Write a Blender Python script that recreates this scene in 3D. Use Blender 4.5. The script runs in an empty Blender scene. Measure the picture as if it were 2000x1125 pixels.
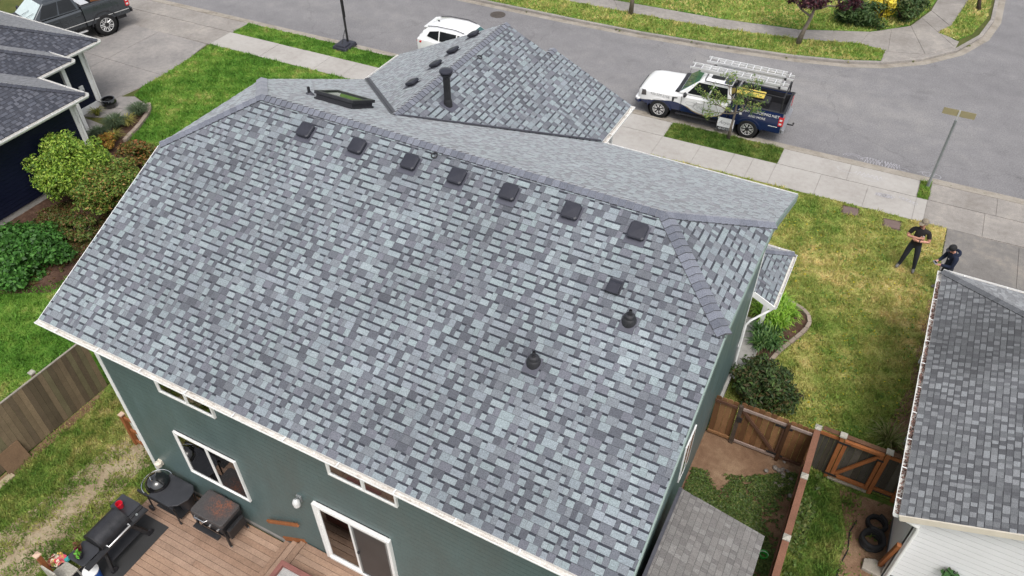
import bpy, bmesh, math, random
import numpy as np
from mathutils import Vector, Matrix
R = math.radians
random.seed(7)
scene = bpy.context.scene
COL = scene.collection

# ------------------------------------------------------------------ camera
CAM = Vector((13.504, -5.490, 16.950))
yaw, pit, rol = -0.4829, 0.7435, -0.0037
fw = Vector((math.sin(yaw)*math.cos(pit), math.cos(yaw)*math.cos(pit), -math.sin(pit)))
rt = Vector((math.cos(yaw), -math.sin(yaw), 0)); up = rt.cross(fw)
r2 = rt*math.cos(rol)+up*math.sin(rol); u2 = up*math.cos(rol)-rt*math.sin(rol)
cd = bpy.data.cameras.new('camera'); cam = bpy.data.objects.new('camera', cd); COL.objects.link(cam)
cd.sensor_width = 36; cd.lens = 36*1.5325/2; cd.clip_start = 0.1; cd.clip_end = 900
cam.matrix_world = Matrix(((r2.x, u2.x, -fw.x, CAM.x), (r2.y, u2.y, -fw.y, CAM.y), (r2.z, u2.z, -fw.z, CAM.z), (0, 0, 0, 1)))
scene.camera = cam

# ------------------------------------------------------------------ light (bright overcast, sun veiled high behind the viewer)
SUN_EL, SUN_AZ = R(60), R(142)         # azimuth from +Y towards +X
w = bpy.data.worlds.new('World'); scene.world = w; w.use_nodes = True
nt = w.node_tree; nt.nodes.clear()
sky = nt.nodes.new('ShaderNodeTexSky'); sky.sky_type = 'NISHITA'; sky.sun_disc = False
sky.sun_elevation = SUN_EL; sky.sun_rotation = SUN_AZ
sky.air_density = 1.0; sky.dust_density = 4.0; sky.ozone_density = 0.6
hs = nt.nodes.new('ShaderNodeHueSaturation'); hs.inputs['Saturation'].default_value = 0.30
bg = nt.nodes.new('ShaderNodeBackground'); bg.inputs[1].default_value = 0.15
wo = nt.nodes.new('ShaderNodeOutputWorld')
nt.links.new(sky.outputs[0], hs.inputs['Color']); nt.links.new(hs.outputs[0], bg.inputs[0]); nt.links.new(bg.outputs[0], wo.inputs[0])
sd = bpy.data.lights.new('sun', 'SUN'); sd.energy = 0.85; sd.angle = R(20); sd.color = (1.0, 0.965, 0.91)
so = bpy.data.objects.new('sun', sd); COL.objects.link(so)
sv = Vector((math.sin(SUN_AZ)*math.cos(SUN_EL), math.cos(SUN_AZ)*math.cos(SUN_EL), math.sin(SUN_EL)))
so.rotation_euler = sv.to_track_quat('Z', 'Y').to_euler(); so.location = (0, -60, 60)
scene.view_settings.view_transform = 'Standard'; scene.view_settings.look = 'None'
scene.view_settings.exposure = 0.56; scene.view_settings.gamma = 1.0
scene.view_settings.use_curve_mapping = False
scene.render.engine = 'CYCLES'

# ------------------------------------------------------------------ materials
def lin(r, g, b):
    f = lambda c: (c/255/12.92) if c/255 <= .04045 else ((c/255+.055)/1.055)**2.4
    return (f(r), f(g), f(b))
def alb(r, g, b, k=1.0):
    c = lin(r, g, b); return tuple(min(.9, x*k) for x in c)
MATS = {}
class NB:
    def __init__(s, name):
        s.m = bpy.data.materials.new(name); s.m.use_nodes = True; s.t = s.m.node_tree
        s.t.nodes.clear(); s.out = s.t.nodes.new('ShaderNodeOutputMaterial'); s.b = s.t.nodes.new('ShaderNodeBsdfPrincipled')
        s.t.links.new(s.b.outputs[0], s.out.inputs[0]); s._tc = None
    def n(s, k, **kw):
        x = s.t.nodes.new(k)
        for a, v in kw.items(): setattr(x, a, v)
        return x
    def l(s, a, b): s.t.links.new(a, b)
    def co(s):
        if s._tc is None:
            s._tc = s.n('ShaderNodeTexCoord')
        return s._tc.outputs['Object']
    def noise(s, scale, detail=3, rough=.55, vec=None, stretch=None):
        x = s.n('ShaderNodeTexNoise'); x.inputs['Scale'].default_value = scale; x.inputs['Detail'].default_value = detail; x.inputs['Roughness'].default_value = rough
        v = vec or s.co()
        if stretch:
            mp = s.n('ShaderNodeMapping'); mp.inputs['Scale'].default_value = stretch; s.l(v, mp.inputs[0]); v = mp.outputs[0]
        s.l(v, x.inputs['Vector']); return x.outputs[0]
    def ramp(s, fac, stops, interp='LINEAR'):
        x = s.n('ShaderNodeValToRGB'); cr = x.color_ramp; cr.interpolation = interp
        while len(cr.elements) < len(stops): cr.elements.new(.5)
        for e, (p, c) in zip(cr.elements, stops):
            e.position = p; e.color = (*c, 1) if len(c) == 3 else c
        s.l(fac, x.inputs[0]); return x.outputs[0]
    def gray(s, fac, a, b, lo=.3, hi=.7): return s.ramp(fac, [(lo, (a, a, a)), (hi, (b, b, b))])
    def mix(s, a, b, fac, mode='MIX'):
        x = s.n('ShaderNodeMix', data_type='RGBA', blend_type=mode)
        for sock, v in ((x.inputs[6], a), (x.inputs[7], b)):
            if isinstance(v, tuple): sock.default_value = (*v, 1)
            else: s.l(v, sock)
        if isinstance(fac, (int, float)): x.inputs[0].default_value = fac
        else: s.l(fac, x.inputs[0])
        return x.outputs[2]
    def attr(s, name='col'):
        x = s.n('ShaderNodeAttribute'); x.attribute_name = name; return x.outputs[0]
    def bump(s, h, dist=.01, strength=.5):
        x = s.n('ShaderNodeBump'); x.inputs['Distance'].default_value = dist; x.inputs['Strength'].default_value = strength
        s.l(h, x.inputs['Height']); s.l(x.outputs[0], s.b.inputs['Normal'])
    def done(s, col, rough=.7, metal=0, spec=.5, coat=0):
        if isinstance(col, tuple): s.b.inputs['Base Color'].default_value = (*col, 1)
        else: s.l(col, s.b.inputs['Base Color'])
        if isinstance(rough, (int, float)): s.b.inputs['Roughness'].default_value = rough
        else: s.l(rough, s.b.inputs['Roughness'])
        s.b.inputs['Metallic'].default_value = metal
        s.b.inputs['Specular IOR Level'].default_value = spec
        if coat: s.b.inputs['Coat Weight'].default_value = coat; s.b.inputs['Coat Roughness'].default_value = .05
        return s.m
def simple(name, c, rough=.6, metal=0, var=.12, scale=6, fine=60, bump=0, spec=.5, coat=0, stretch=None):
    """base colour with broad and fine variation of the surface itself"""
    if name in MATS: return MATS[name]
    b = NB(name)
    n1 = b.noise(scale, 4, stretch=stretch); n2 = b.noise(fine, 2, stretch=stretch)
    col = b.mix(c, b.gray(n1, 1-var, 1+var), 1.0, 'MULTIPLY')
    col = b.mix(col, b.gray(n2, 1-var*.7, 1+var*.7), 1.0, 'MULTIPLY')
    if bump: b.bump(n2, bump, .6)
    rr = b.gray(n1, max(.02, rough-.08), min(1, rough+.08))
    MATS[name] = b.done(col, rr, metal, spec, coat); return MATS[name]
def attr_mat(name, speck=.3, sscale=180, rough=.85, broad=.1, bscale=1.3, bump=.004, spec=.3, trans=0, sheen=0):
    b = NB(name); c = b.attr()
    n2 = b.noise(sscale, 2, .7); n1 = b.noise(bscale, 4)
    c = b.mix(c, b.gray(n2, 1-speck, 1+speck, .32, .68), 1.0, 'MULTIPLY')
    c = b.mix(c, b.gray(n1, 1-broad, 1+broad), 1.0, 'MULTIPLY')
    if bump: b.bump(n2, bump, .5)
    m = b.done(c, rough, 0, spec)
    if sheen: b.b.inputs['Sheen Weight'].default_value = sheen; b.b.inputs['Sheen Roughness'].default_value = .45
    if trans:
        tr = b.n('ShaderNodeBsdfTranslucent'); b.l(c, tr.inputs[0]); mx = b.n('ShaderNodeMixShader'); mx.inputs[0].default_value = trans
        b.l(b.b.outputs[0], mx.inputs[1]); b.l(tr.outputs[0], mx.inputs[2]); b.l(mx.outputs[0], b.out.inputs[0])
    MATS[name] = m; return m

attr_mat('shingle', .30, 58, .9, .07, .8, .003, .35, sheen=.5)
attr_mat('foliage', .18, 25, .5, .12, 1.2, 0, .35, .25)
attr_mat('painted', .06, 40, .6, .05, 2, 0)
attr_mat('timber', .16, 30, .8, .14, 3, .002)
attr_mat('stone', .2, 60, .9, .15, 6, .004)
simple('white_trim', (.80, .80, .785), .45, var=.05, scale=3, fine=25)
simple('white_siding', (.74, .74, .75), .55, var=.03, scale=1.2, fine=40)
simple('sage_trim', alb(140, 158, 152, .8), .6, var=.07, scale=2)  # trim colour made paler to carry the brightness of the lit gable wall
simple('cream_trim', (.66, .60, .50), .55, var=.05, scale=3)
simple('ledge_grey', (.40, .40, .40), .9, var=.2)
simple('house_wrap', (.16, .16, .16), .95, var=.1)
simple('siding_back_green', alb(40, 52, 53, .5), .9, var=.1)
simple('green_siding', alb(84, 102, 102, .97), .45, var=.11, scale=1.2, fine=22, stretch=(1.5, 1.5, .5))
simple('navy_siding', alb(18, 24, 46, .9), .5, var=.10, scale=2, fine=30, spec=.3)
simple('concrete_foundation', (.35, .34, .32), .9, var=.15, scale=4, bump=.004)
simple('black_metal', (.018, .018, .02), .45, var=.15, scale=9, spec=.5)
simple('black_plastic', (.022, .022, .026), .5, var=.12, scale=9)
simple('vent_plastic', alb(56, 57, 68, .62), .4, var=.12, scale=4, fine=30, spec=.5)
simple('flange_metal', alb(98, 99, 112, .6), .6, var=.12, scale=6)
simple('ladder_white', (.66, .66, .66), .4, .25, var=.06, scale=5)
simple('vent_dark', (.02, .02, .025), .6, var=.1)
simple('flashing_metal', alb(104, 104, 113, .62), .5, .3, var=.15, scale=4)
simple('black_enamel', (.008, .008, .009), .06, var=.05, spec=.6, coat=.8)
simple('dark_steel', (.05, .05, .055), .38, .6, var=.2, scale=5)
simple('grey_shelf', alb(74, 75, 80, .62), .42, .2, var=.12, scale=5)
simple('chrome', (.75, .75, .76), .18, 1, var=.05)
simple('aluminium', (.74, .74, .74), .35, .55, var=.08, scale=5)
simple('tailgate_silver', (.30, .31, .33), .35, .4, var=.05, coat=.4)
simple('rubber', (.016, .016, .017), .8, var=.25, scale=8, bump=.004, spec=.3)
simple('galvanised', (.26, .28, .285), .45, .4, var=.12, scale=8)
simple('sign_back', alb(165, 155, 118, .75), .6, var=.08, scale=5)
simple('white_plastic', (.76, .76, .75), .4, var=.04)
simple('red_plastic', (.55, .012, .03), .35, var=.06)
simple('yellow_plastic', (.72, .55, .10), .45, var=.08, scale=5)
simple('green_plastic', (.03, .42, .04), .4, var=.06)
simple('blue_print', (.02, .10, .42), .4, var=.06)
simple('teal_plastic', (.03, .28, .26), .4, var=.06)
simple('terracotta', (.30, .13, .075), .85, var=.2, scale=12, bump=.004)
simple('soil', (.085, .058, .042), .95, var=.35, scale=12, fine=50, bump=.02)
simple('pinkish_wood', alb(150, 98, 90, .75), .75, var=.14, scale=6, fine=40)
simple('ash_grey', (.38, .38, .37), .9, var=.2, scale=15, fine=60, bump=.01)
simple('mat_rubber', alb(62, 62, 63, .65), .85, var=.16, scale=4, fine=70)
simple('cedar', alb(166, 102, 58, .72), .7, var=.22, scale=4, fine=25, stretch=(6, 6, 1))
simple('cedar_cap', alb(222, 190, 165, .75), .8, var=.12, scale=8)
simple('post_cap', alb(190, 185, 172, .7), .9, var=.25, scale=22, fine=70, bump=.005)
simple('bark_light', alb(140, 128, 115, .7), .95, var=.35, scale=16, fine=60, bump=.02, stretch=(1, 1, .5))
simple('bark_dark', alb(92, 78, 66, .65), .95, var=.3, scale=14, fine=60, bump=.02)
simple('skin', alb(208, 152, 130, .8), .55, var=.06, scale=14)
simple('cloth_black', alb(38, 34, 34, .75), .9, var=.15, scale=14, bump=.004)
simple('cloth_navy', alb(22, 34, 60, .75), .9, var=.15, scale=14, bump=.004)
simple('cloth_jeans', alb(44, 48, 58, .75), .9, var=.18, scale=14, bump=.004)
simple('shoe_grey', alb(130, 128, 124, .75), .8, var=.12, scale=20)
simple('cap_camo', alb(150, 138, 120, .75), .9, var=.4, scale=26)
simple('cap_black', (.012, .012, .013), .85, var=.15, scale=20)
simple('hair_brown', (.06, .035, .022), .8, var=.3, scale=40)
simple('lamp_red', (.5, .01, .015), .15, var=.05, spec=.6)
simple('lamp_clear', (.62, .62, .62), .12, var=.05, spec=.6)
simple('paint_white', (.80, .80, .80), .22, var=.02, coat=.6)
simple('paint_grey', alb(84, 90, 96, .62), .28, .45, var=.05, scale=2, coat=.6)
simple('truck_blue', alb(28, 44, 84, .8), .25, var=.04, coat=.6)
simple('sun_shade', (.62, .72, .72), .5, .2, var=.04)
simple('headlight_dark', (.07, .06, .06), .12, var=.1, coat=.5)
simple('print_black', (.02, .02, .022), .6, var=.05)
simple('print_white', (.78, .78, .78), .6, var=.03)
simple('print_grey', (.30, .30, .31), .6, var=.03)
simple('chalk', (.46, .45, .48), .95, var=.25, scale=20, fine=90)
simple('manhole_iron', (.09, .075, .065), .75, .3, var=.25, scale=10)
simple('lid_plastic', alb(128, 108, 102, .7), .9, var=.15, scale=6, bump=.003)

def glass_mat(name, c=(.012, .013, .014), rough=.03, spec=.9):
    b = NB(name); n = b.noise(2.0, 3)
    col = b.mix(c, tuple(min(1, x*2.2+.004) for x in c), n)
    MATS[name] = b.done(col, rough, 0, spec); return MATS[name]
glass_mat('screen_mesh', (.020, .020, .021), .5); glass_mat('car_glass', (.006, .007, .008), .05, .35)
glass_mat('skylight_glass', (.035, .05, .03), .02); glass_mat('windscreen_glass', (.02, .06, .06), .04)

def clear_glass():
    b = NB('window_glass'); t = b.t; t.nodes.remove(b.b)
    fr = b.n('ShaderNodeFresnel'); fr.inputs[0].default_value = 1.52; g = b.n('ShaderNodeBsdfGlossy'); g.inputs['Roughness'].default_value = .015
    tr = b.n('ShaderNodeBsdfTransparent'); tr.inputs[0].default_value = (.70, .74, .73, 1); mx = b.n('ShaderNodeMixShader')
    mu = b.n('ShaderNodeMath', operation='MULTIPLY_ADD'); mu.inputs[1].default_value = 1.6; mu.inputs[2].default_value = .06; b.l(fr.outputs[0], mu.inputs[0]); b.l(mu.outputs[0], mx.inputs[0])
    b.l(tr.outputs[0], mx.inputs[1]); b.l(g.outputs[0], mx.inputs[2]); b.l(mx.outputs[0], b.out.inputs[0]); MATS['window_glass'] = b.m
clear_glass()
simple('room_dark', (.05, .045, .04), .9, var=.3, scale=2)
simple('room_floor', alb(150, 116, 84, .7), .6, var=.2, scale=5, stretch=(1, 6, 1))
simple('curtain_cloth', (.50, .48, .44), .9, var=.12, scale=8, stretch=(6, 1, .4))
def ground_mat(name, stops, scale, scale2=9, fine=55, rough=.95, bump=.01, fvar=.22, stretch=None):
    b = NB(name)
    n1 = b.noise(scale, 5, .6, stretch=stretch); n2 = b.noise(scale2, 4); n3 = b.noise(fine, 2, .7)
    f = b.mix(n1, n2, .35); c = b.ramp(f, stops)
    c = b.mix(c, b.gray(n3, 1-fvar, 1+fvar), 1.0, 'MULTIPLY')
    b.bump(n3, bump, .6); MATS[name] = b.done(c, rough, 0, .2); return MATS[name]
def asphalt_mat():
    b = NB('asphalt'); g = b.co()
    n1 = b.noise(.10, 4, .55, stretch=(.35, 1, 1)); n2 = b.noise(1.6, 4, .6); n3 = b.noise(19, 3, .75); n4 = b.noise(.55, 6, .7)
    c = b.ramp(b.mix(n1, n2, .30), [(.34, alb(132, 130, 132, .73)), (.5, alb(146, 144, 145, .73)), (.66, alb(163, 160, 158, .73))])
    c = b.mix(c, b.gray(n3, .80, 1.20, .35, .65), 1.0, 'MULTIPLY')
    c = b.mix(c, b.gray(n4, .78, 1.0, .30, .40), .8, 'MULTIPLY')          # oil and damp stains
    sp = b.n('ShaderNodeSeparateXYZ'); b.l(g, sp.inputs[0])
    wv = b.n('ShaderNodeMath', operation='SINE'); mu = b.n('ShaderNodeMath', operation='MULTIPLY'); mu.inputs[1].default_value = 3.4; b.l(sp.outputs[1], mu.inputs[0]); b.l(mu.outputs[0], wv.inputs[0])
    mr = b.n('ShaderNodeMapRange'); mr.inputs[1].default_value = -1; mr.inputs[2].default_value = 1; b.l(wv.outputs[0], mr.inputs[0])
    c = b.mix(c, b.gray(mr.outputs[0], .95, 1.04, .1, .9), n1, 'MULTIPLY')  # worn wheel tracks
    vo = b.n('ShaderNodeTexVoronoi', feature='DISTANCE_TO_EDGE'); vo.inputs['Scale'].default_value = .16
    ds = b.n('ShaderNodeVectorMath', operation='ADD'); nz = b.n('ShaderNodeTexNoise'); nz.inputs['Scale'].default_value = 1.4; nz.inputs['Detail'].default_value = 6; b.l(g, nz.inputs['Vector']); b.l(g, ds.inputs[0]); b.l(nz.outputs['Color'], ds.inputs[1]); b.l(ds.outputs[0], vo.inputs['Vector'])
    c = b.mix(c, b.gray(vo.outputs['Distance'], .70, 1.0, .0, .006), .55, 'MULTIPLY')   # hairline cracks
    b.bump(n3, .006, .6); MATS['asphalt'] = b.done(c, .9, 0, .2)
asphalt_mat()
ground_mat('concrete_light', [(.3, alb(176, 170, 164, .70)), (.5, alb(194, 189, 183, .70)), (.7, alb(206, 202, 197, .70))], .5, 5, 40, .9, .003, .09)
ground_mat('concrete_kerb', [(.3, alb(140, 130, 118, .70)), (.5, alb(176, 168, 156, .70)), (.7, alb(192, 184, 174, .70))], 1.1, 7, 45, .95, .006, .16)
ground_mat('concrete_old', [(.3, alb(124, 118, 112, 1.02)), (.5, alb(142, 137, 132, 1.02)), (.7, alb(164, 157, 149, 1.02))], .7, 5, 36, .95, .006, .22)
ground_mat('concrete_path_grey', [(.3, alb(118, 115, 114, 1.02)), (.5, alb(138, 134, 131, 1.02)), (.7, alb(158, 152, 147, 1.02))], .6, 5, 36, .95, .006, .20)
ground_mat('concrete_drive', [(.3, alb(120, 116, 112, .74)), (.5, alb(140, 136, 132, .74)), (.7, alb(166, 158, 148, .74))], .8, 5, 36, .95, .006, .22)
ground_mat('bed_mulch', [(.3, alb(64, 46, 38, .8)), (.5, alb(92, 70, 58, .8)), (.7, alb(122, 98, 84, .8))], 1.5, 9, 45, .95, .02, .35)
ground_mat('dry_dirt', [(.3, alb(104, 78, 60, .8)), (.5, alb(136, 108, 86, .8)), (.7, alb(164, 138, 112, .8))], .9, 6, 40, .95, .015, .25)
ground_mat('trodden_dirt', [(.32, alb(132, 116, 92, .84)), (.5, alb(162, 146, 120, .84)), (.68, alb(188, 174, 148, .84))], 1.2, 7, 40, .95, .012, .2)
ground_mat('terrain', [(.3, alb(70, 84, 40, .7)), (.5, alb(92, 100, 52, .7)), (.7, alb(120, 116, 70, .7))], .15, 2, 20, .95, .02, .25)
GRASS = {
 'lush': [(.34, alb(62, 98, 32, 1.30)), (.46, alb(82, 120, 44, 1.30)), (.56, alb(108, 138, 58, 1.30)), (.66, alb(150, 150, 88, 1.30))],
 'front': [(.34, alb(90, 118, 50, 1.38)), (.44, alb(122, 135, 67, 1.42)), (.54, alb(152, 151, 88, 1.42)), (.655, alb(192, 174, 122, 1.38))],
 'back': [(.34, alb(72, 100, 40, 1.30)), (.45, alb(100, 122, 54, 1.30)), (.55, alb(136, 140, 76, 1.30)), (.66, alb(180, 162, 116, 1.30))],
 'side': [(.32, alb(60, 88, 36, 1.1)), (.46, alb(82, 108, 46, 1.25)), (.58, alb(112, 124, 62, 1.25)), (.70, alb(146, 136, 86, 1.25))]}
def grass_mat(kind, scale, blade):
    b = NB(('grass_' if blade else 'lawn_')+kind)
    g = b.n('ShaderNodeNewGeometry').outputs['Position']
    n1 = b.noise(scale, 5, .62, vec=g); n2 = b.noise(scale*6, 3, vec=g)
    f = b.mix(n1, n2, .38)
    c = b.ramp(f, GRASS[kind])
    if blade:
        c = b.mix(c, b.attr(), 1.0, 'MULTIPLY'); b.done(c, .6, 0, .2)
        tr = b.n('ShaderNodeBsdfTranslucent'); b.l(c, tr.inputs[0]); mx = b.n('ShaderNodeMixShader'); mx.inputs[0].default_value = .25
        b.l(b.b.outputs[0], mx.inputs[1]); b.l(tr.outputs[0], mx.inputs[2]); b.l(mx.outputs[0], b.out.inputs[0])
    else:
        n3 = b.noise(30, 3, .7, vec=g)
        c = b.mix(c, b.gray(n3, .55, .95), 1.0, 'MULTIPLY'); b.bump(n3, .03, .8); b.done(c, .95, 0, .15)
    MATS[b.m.name] = b.m; return b.m
for k_, s_ in (('lush', .42), ('front', .34), ('back', .55), ('side', .6)):
    grass_mat(k_, s_, False); grass_mat(k_, s_, True)

def gutter_inside():
    b = NB('gutter_grime'); n1 = b.noise(5, 5, .7, stretch=(1, 4, 4)); n2 = b.noise(40, 3, .7)
    c = b.ramp(b.mix(n1, n2, .4), [(.40, (.72, .71, .69)), (.54, (.60, .57, .53)), (.68, (.26, .20, .16))]); MATS['gutter_grime'] = b.done(c, .8)
gutter_inside()
def rusty():
    b = NB('rusty_lid'); g = b.co(); n1 = b.noise(3.2, 6, .7); n2 = b.noise(30, 3, .7)
    mp = b.n('ShaderNodeMapping'); mp.inputs['Location'].default_value = (-.1, -.12, -.9); b.l(g, mp.inputs[0])
    ln = b.n('ShaderNodeVectorMath', operation='LENGTH'); b.l(mp.outputs[0], ln.inputs[0])
    near = b.ramp(ln.outputs['Value'], [(.02, (1, 1, 1)), (.42, (0, 0, 0))])
    f = b.mix(b.ramp(b.mix(n1, n2, .45), [(.46, (0, 0, 0)), (.62, (1, 1, 1))]), near, 1.0, 'MULTIPLY')
    base = b.mix(alb(92, 88, 88, .6), b.gray(n2, .75, 1.2), 1.0, 'MULTIPLY')
    c = b.mix(base, b.mix((.24, .055, .02), (.42, .13, .04), n2), f)
    b.bump(n2, .002, .5); MATS['rusty_lid'] = b.done(c, .6, .1)
rusty()
def two_tone():
    # white front, navy rear and a curved navy sweep along the sill: the wrap printed on the truck
    b = NB('truck_wrap'); sp = b.n('ShaderNodeSeparateXYZ'); b.l(b.co(), sp.inputs[0])
    mr = b.n('ShaderNodeMapRange'); mr.inputs[1].default_value = -3; mr.inputs[2].default_value = 3; b.l(sp.outputs[0], mr.inputs[0])
    fc = b.n('ShaderNodeFloatCurve'); cv = fc.mapping.curves[0]
    pts = [(0, 1), (.345, 1), (.375, .62), (.42, .36), (.50, .285), (.58, .31), (.66, .41), (.74, .45), (.80, .43), (1, .30)]
    while len(cv.points) < len(pts): cv.points.new(.5, .5)
    for q, (x, y) in zip(cv.points, pts): q.location = (x, y)
    fc.mapping.update(); b.l(mr.outputs[0], fc.inputs[1])
    def m(op, a, bb):
        x = b.n('ShaderNodeMath', operation=op)
        for i, v in enumerate((a, bb)):
            if isinstance(v, (int, float)): x.inputs[i].default_value = v
            else: b.l(v, x.inputs[i])
        return x.outputs[0]
    h = m('MULTIPLY', fc.outputs[0], 2.0)
    d = m('SUBTRACT', h, sp.outputs[2])
    navy = m('GREATER_THAN', d, 0); edge = m('LESS_THAN', m('ABSOLUTE', d, 0), .022)
    edge = m('MULTIPLY', edge, m('LESS_THAN', sp.outputs[0], .9))
    c = b.mix((.80, .80, .80), alb(26, 42, 84, .8), navy); c = b.mix(c, (.42, .32, .20), edge)
    MATS['truck_wrap'] = b.done(c, .22, 0, .5, .6)
two_tone()

# ------------------------------------------------------------------ object helpers
def link(o, parent=None):
    COL.objects.link(o)
    if parent is not None:
        o.parent = parent
        if parent.get('_w'): o.location = -parent.location
    return o
def tag(o, label=None, cat=None, group=None, kind=None):
    if label: o['label'] = label
    if cat: o['category'] = cat
    if group: o['group'] = group
    if kind: o['kind'] = kind
    return o
def thing(name, label, cat, loc=(0, 0, 0), rz=0, group=None, world=False):
    o = bpy.data.objects.new(name, None); o.location = loc; o.rotation_euler = (0, 0, rz); o.empty_display_size = .2
    COL.objects.link(o); tag(o, label, cat, group)
    if world: WORLDROOTS.append(o); o['_w'] = 1
    return o
WORLDROOTS = []
def copy_tree(o, parent=None):
    c = o.copy(); COL.objects.link(c); c.parent = parent
    for ch in list(o.children): copy_tree(ch, c)
    return c
class MB:
    def __init__(s): s.v = []; s.f = []; s.c = []; s.mi = []; s.cur = (1, 1, 1); s.m = 0
    def add(s, vs, fs, M=None):
        o = len(s.v)
        if M is not None: vs = [M @ Vector(q) for q in vs]
        s.v.extend([tuple(q) for q in vs])
        for f in fs: s.f.append([i+o for i in f]); s.c.append(s.cur); s.mi.append(s.m)
        return s
    def box(s, x0, x1, y0, y1, z0, z1, M=None):
        return s.add([(x0, y0, z0), (x1, y0, z0), (x1, y1, z0), (x0, y1, z0), (x0, y0, z1), (x1, y0, z1), (x1, y1, z1), (x0, y1, z1)],
                     [(0, 3, 2, 1), (4, 5, 6, 7), (0, 1, 5, 4), (1, 2, 6, 5), (2, 3, 7, 6), (3, 0, 4, 7)], M)
    def hexa(s, p):   # 8 corner points, bottom 4 then top 4
        return s.add(p, [(0, 3, 2, 1), (4, 5, 6, 7), (0, 1, 5, 4), (1, 2, 6, 5), (2, 3, 7, 6), (3, 0, 4, 7)])
    def bar(s, p0, p1, w, h=None, upv=(0, 0, 1)):
        h = h or w; p0 = Vector(p0); p1 = Vector(p1); d = (p1-p0).normalized(); u = Vector(upv)
        if abs(d.dot(u)) > .98: u = Vector((1, 0, 0))
        a = d.cross(u).normalized()*(w/2); b = a.cross(d).normalized()*(h/2)
        return s.hexa([p0-a-b, p0+a-b, p1+a-b, p1-a-b, p0-a+b, p0+a+b, p1+a+b, p1-a+b])
    def prism(s, poly, z0, z1, M=None):
        n = len(poly)
        return s.add([(x, y, z0) for x, y in poly]+[(x, y, z1) for x, y in poly],
                     [list(range(n))[::-1], list(range(n, 2*n))]+[(i, (i+1) % n, n+(i+1) % n, n+i) for i in range(n)], M)
    def tube(s, pts, r, n=8, cap=True):
        pts = [Vector(q) for q in pts]; rs = r if isinstance(r, (list, tuple)) else [r]*len(pts)
        vs = []; fs = []; pa = None
        for i, q in enumerate(pts):
            d = (pts[min(i+1, len(pts)-1)]-pts[max(i-1, 0)]).normalized()
            if pa is None:
                a = d.cross(Vector((0, 0, 1)) if abs(d.z) < .95 else Vector((1, 0, 0))).normalized()
            else:
                a = (pa-d*pa.dot(d)).normalized()
            pa = a; b = d.cross(a)
            for k in range(n):
                t = 2*math.pi*k/n; vs.append(q+(a*math.cos(t)+b*math.sin(t))*rs[i])
        for i in range(len(pts)-1):
            for k in range(n):
                fs.append((i*n+k, i*n+(k+1) % n, (i+1)*n+(k+1) % n, (i+1)*n+k))
        if cap: fs += [tuple(range(n))[::-1], tuple(range((len(pts)-1)*n, len(pts)*n))]
        return s.add(vs, fs)
    def lathe(s, prof, n=16, M=None, cap=True):
        vs = []; fs = []
        for r, z in prof:
            for k in range(n):
                t = 2*math.pi*k/n; vs.append((r*math.cos(t), r*math.sin(t), z))
        for i in range(len(prof)-1):
            for k in range(n): fs.append((i*n+k, i*n+(k+1) % n, (i+1)*n+(k+1) % n, (i+1)*n+k))
        if cap: fs += [tuple(range(n))[::-1], tuple(range((len(prof)-1)*n, len(prof)*n))]
        return s.add(vs, fs, M)
    def ellipsoid(s, c, r, nu=12, nv=8, M=None):
        prof = [(max(1e-4, math.sin(math.pi*j/nv)), -math.cos(math.pi*j/nv)) for j in range(nv+1)]
        MM = Matrix.Translation(c) @ Matrix.Diagonal((*r, 1)); MM = M @ MM if M is not None else MM
        return s.lathe(prof, nu, MM, cap=False)
    def mesh(s, name):
        me = bpy.data.meshes.new(name); me.from_pydata(s.v, [], s.f); me.validate(); return me
    def build(s, name, mat, parent=None, smooth=False, bevel=0, colour=False, loc=None):
        me = bpy.data.meshes.new(name); me.from_pydata([tuple(q) for q in s.v], [], s.f)
        mats = mat if isinstance(mat, (list, tuple)) else [mat]
        for m in mats: me.materials.append(MATS[m])
        if len(mats) > 1: me.polygons.foreach_set('material_index', s.mi)
        if colour:
            ca = me.attributes.new('col', 'FLOAT_COLOR', 'FACE')
            ca.data.foreach_set('color', np.array([(*c, 1) for c in s.c], dtype=np.float32).ravel())
        if smooth:
            me.polygons.foreach_set('use_smooth', [True]*len(me.polygons))
            if smooth != 'all': me.set_sharp_from_angle(angle=R(smooth if smooth is not True else 40))
        me.update()
        o = bpy.data.objects.new(name, me)
        if bevel:
            bv = o.modifiers.new('edge', 'BEVEL'); bv.width = bevel; bv.segments = 2; bv.limit_method = 'ANGLE'
        link(o, parent)
        if loc is not None: o.location = loc
        return o
def child(me, name, parent, loc=(0, 0, 0), rot=(0, 0, 0), mat=None):
    o = bpy.data.objects.new(name, me); COL.objects.link(o); o.parent = parent
    off = -parent.location if parent is not None and parent.get('_w') else Vector((0, 0, 0))
    o.location = Vector(loc)+off; o.rotation_euler = rot; return o
def boxmesh(name, sx, sy, sz, mat, colour=None, bev=0):
    b = MB(); b.cur = colour or (1, 1, 1)
    if bev:
        e = bev; b.prism([(-sx/2+e, -sy/2), (sx/2-e, -sy/2), (sx/2, -sy/2+e), (sx/2, sy/2-e), (sx/2-e, sy/2), (-sx/2+e, sy/2), (-sx/2, sy/2-e), (-sx/2, -sy/2+e)], -sz/2, sz/2)
    else: b.box(-sx/2, sx/2, -sy/2, sy/2, -sz/2, sz/2)
    me = bpy.data.meshes.new(name); me.from_pydata(b.v, [], b.f); me.materials.append(MATS[mat])
    ca = me.attributes.new('col', 'FLOAT_COLOR', 'FACE'); ca.data.foreach_set('color', np.array([(*c, 1) for c in b.c], dtype=np.float32).ravel())
    me.update(); return me
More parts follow.
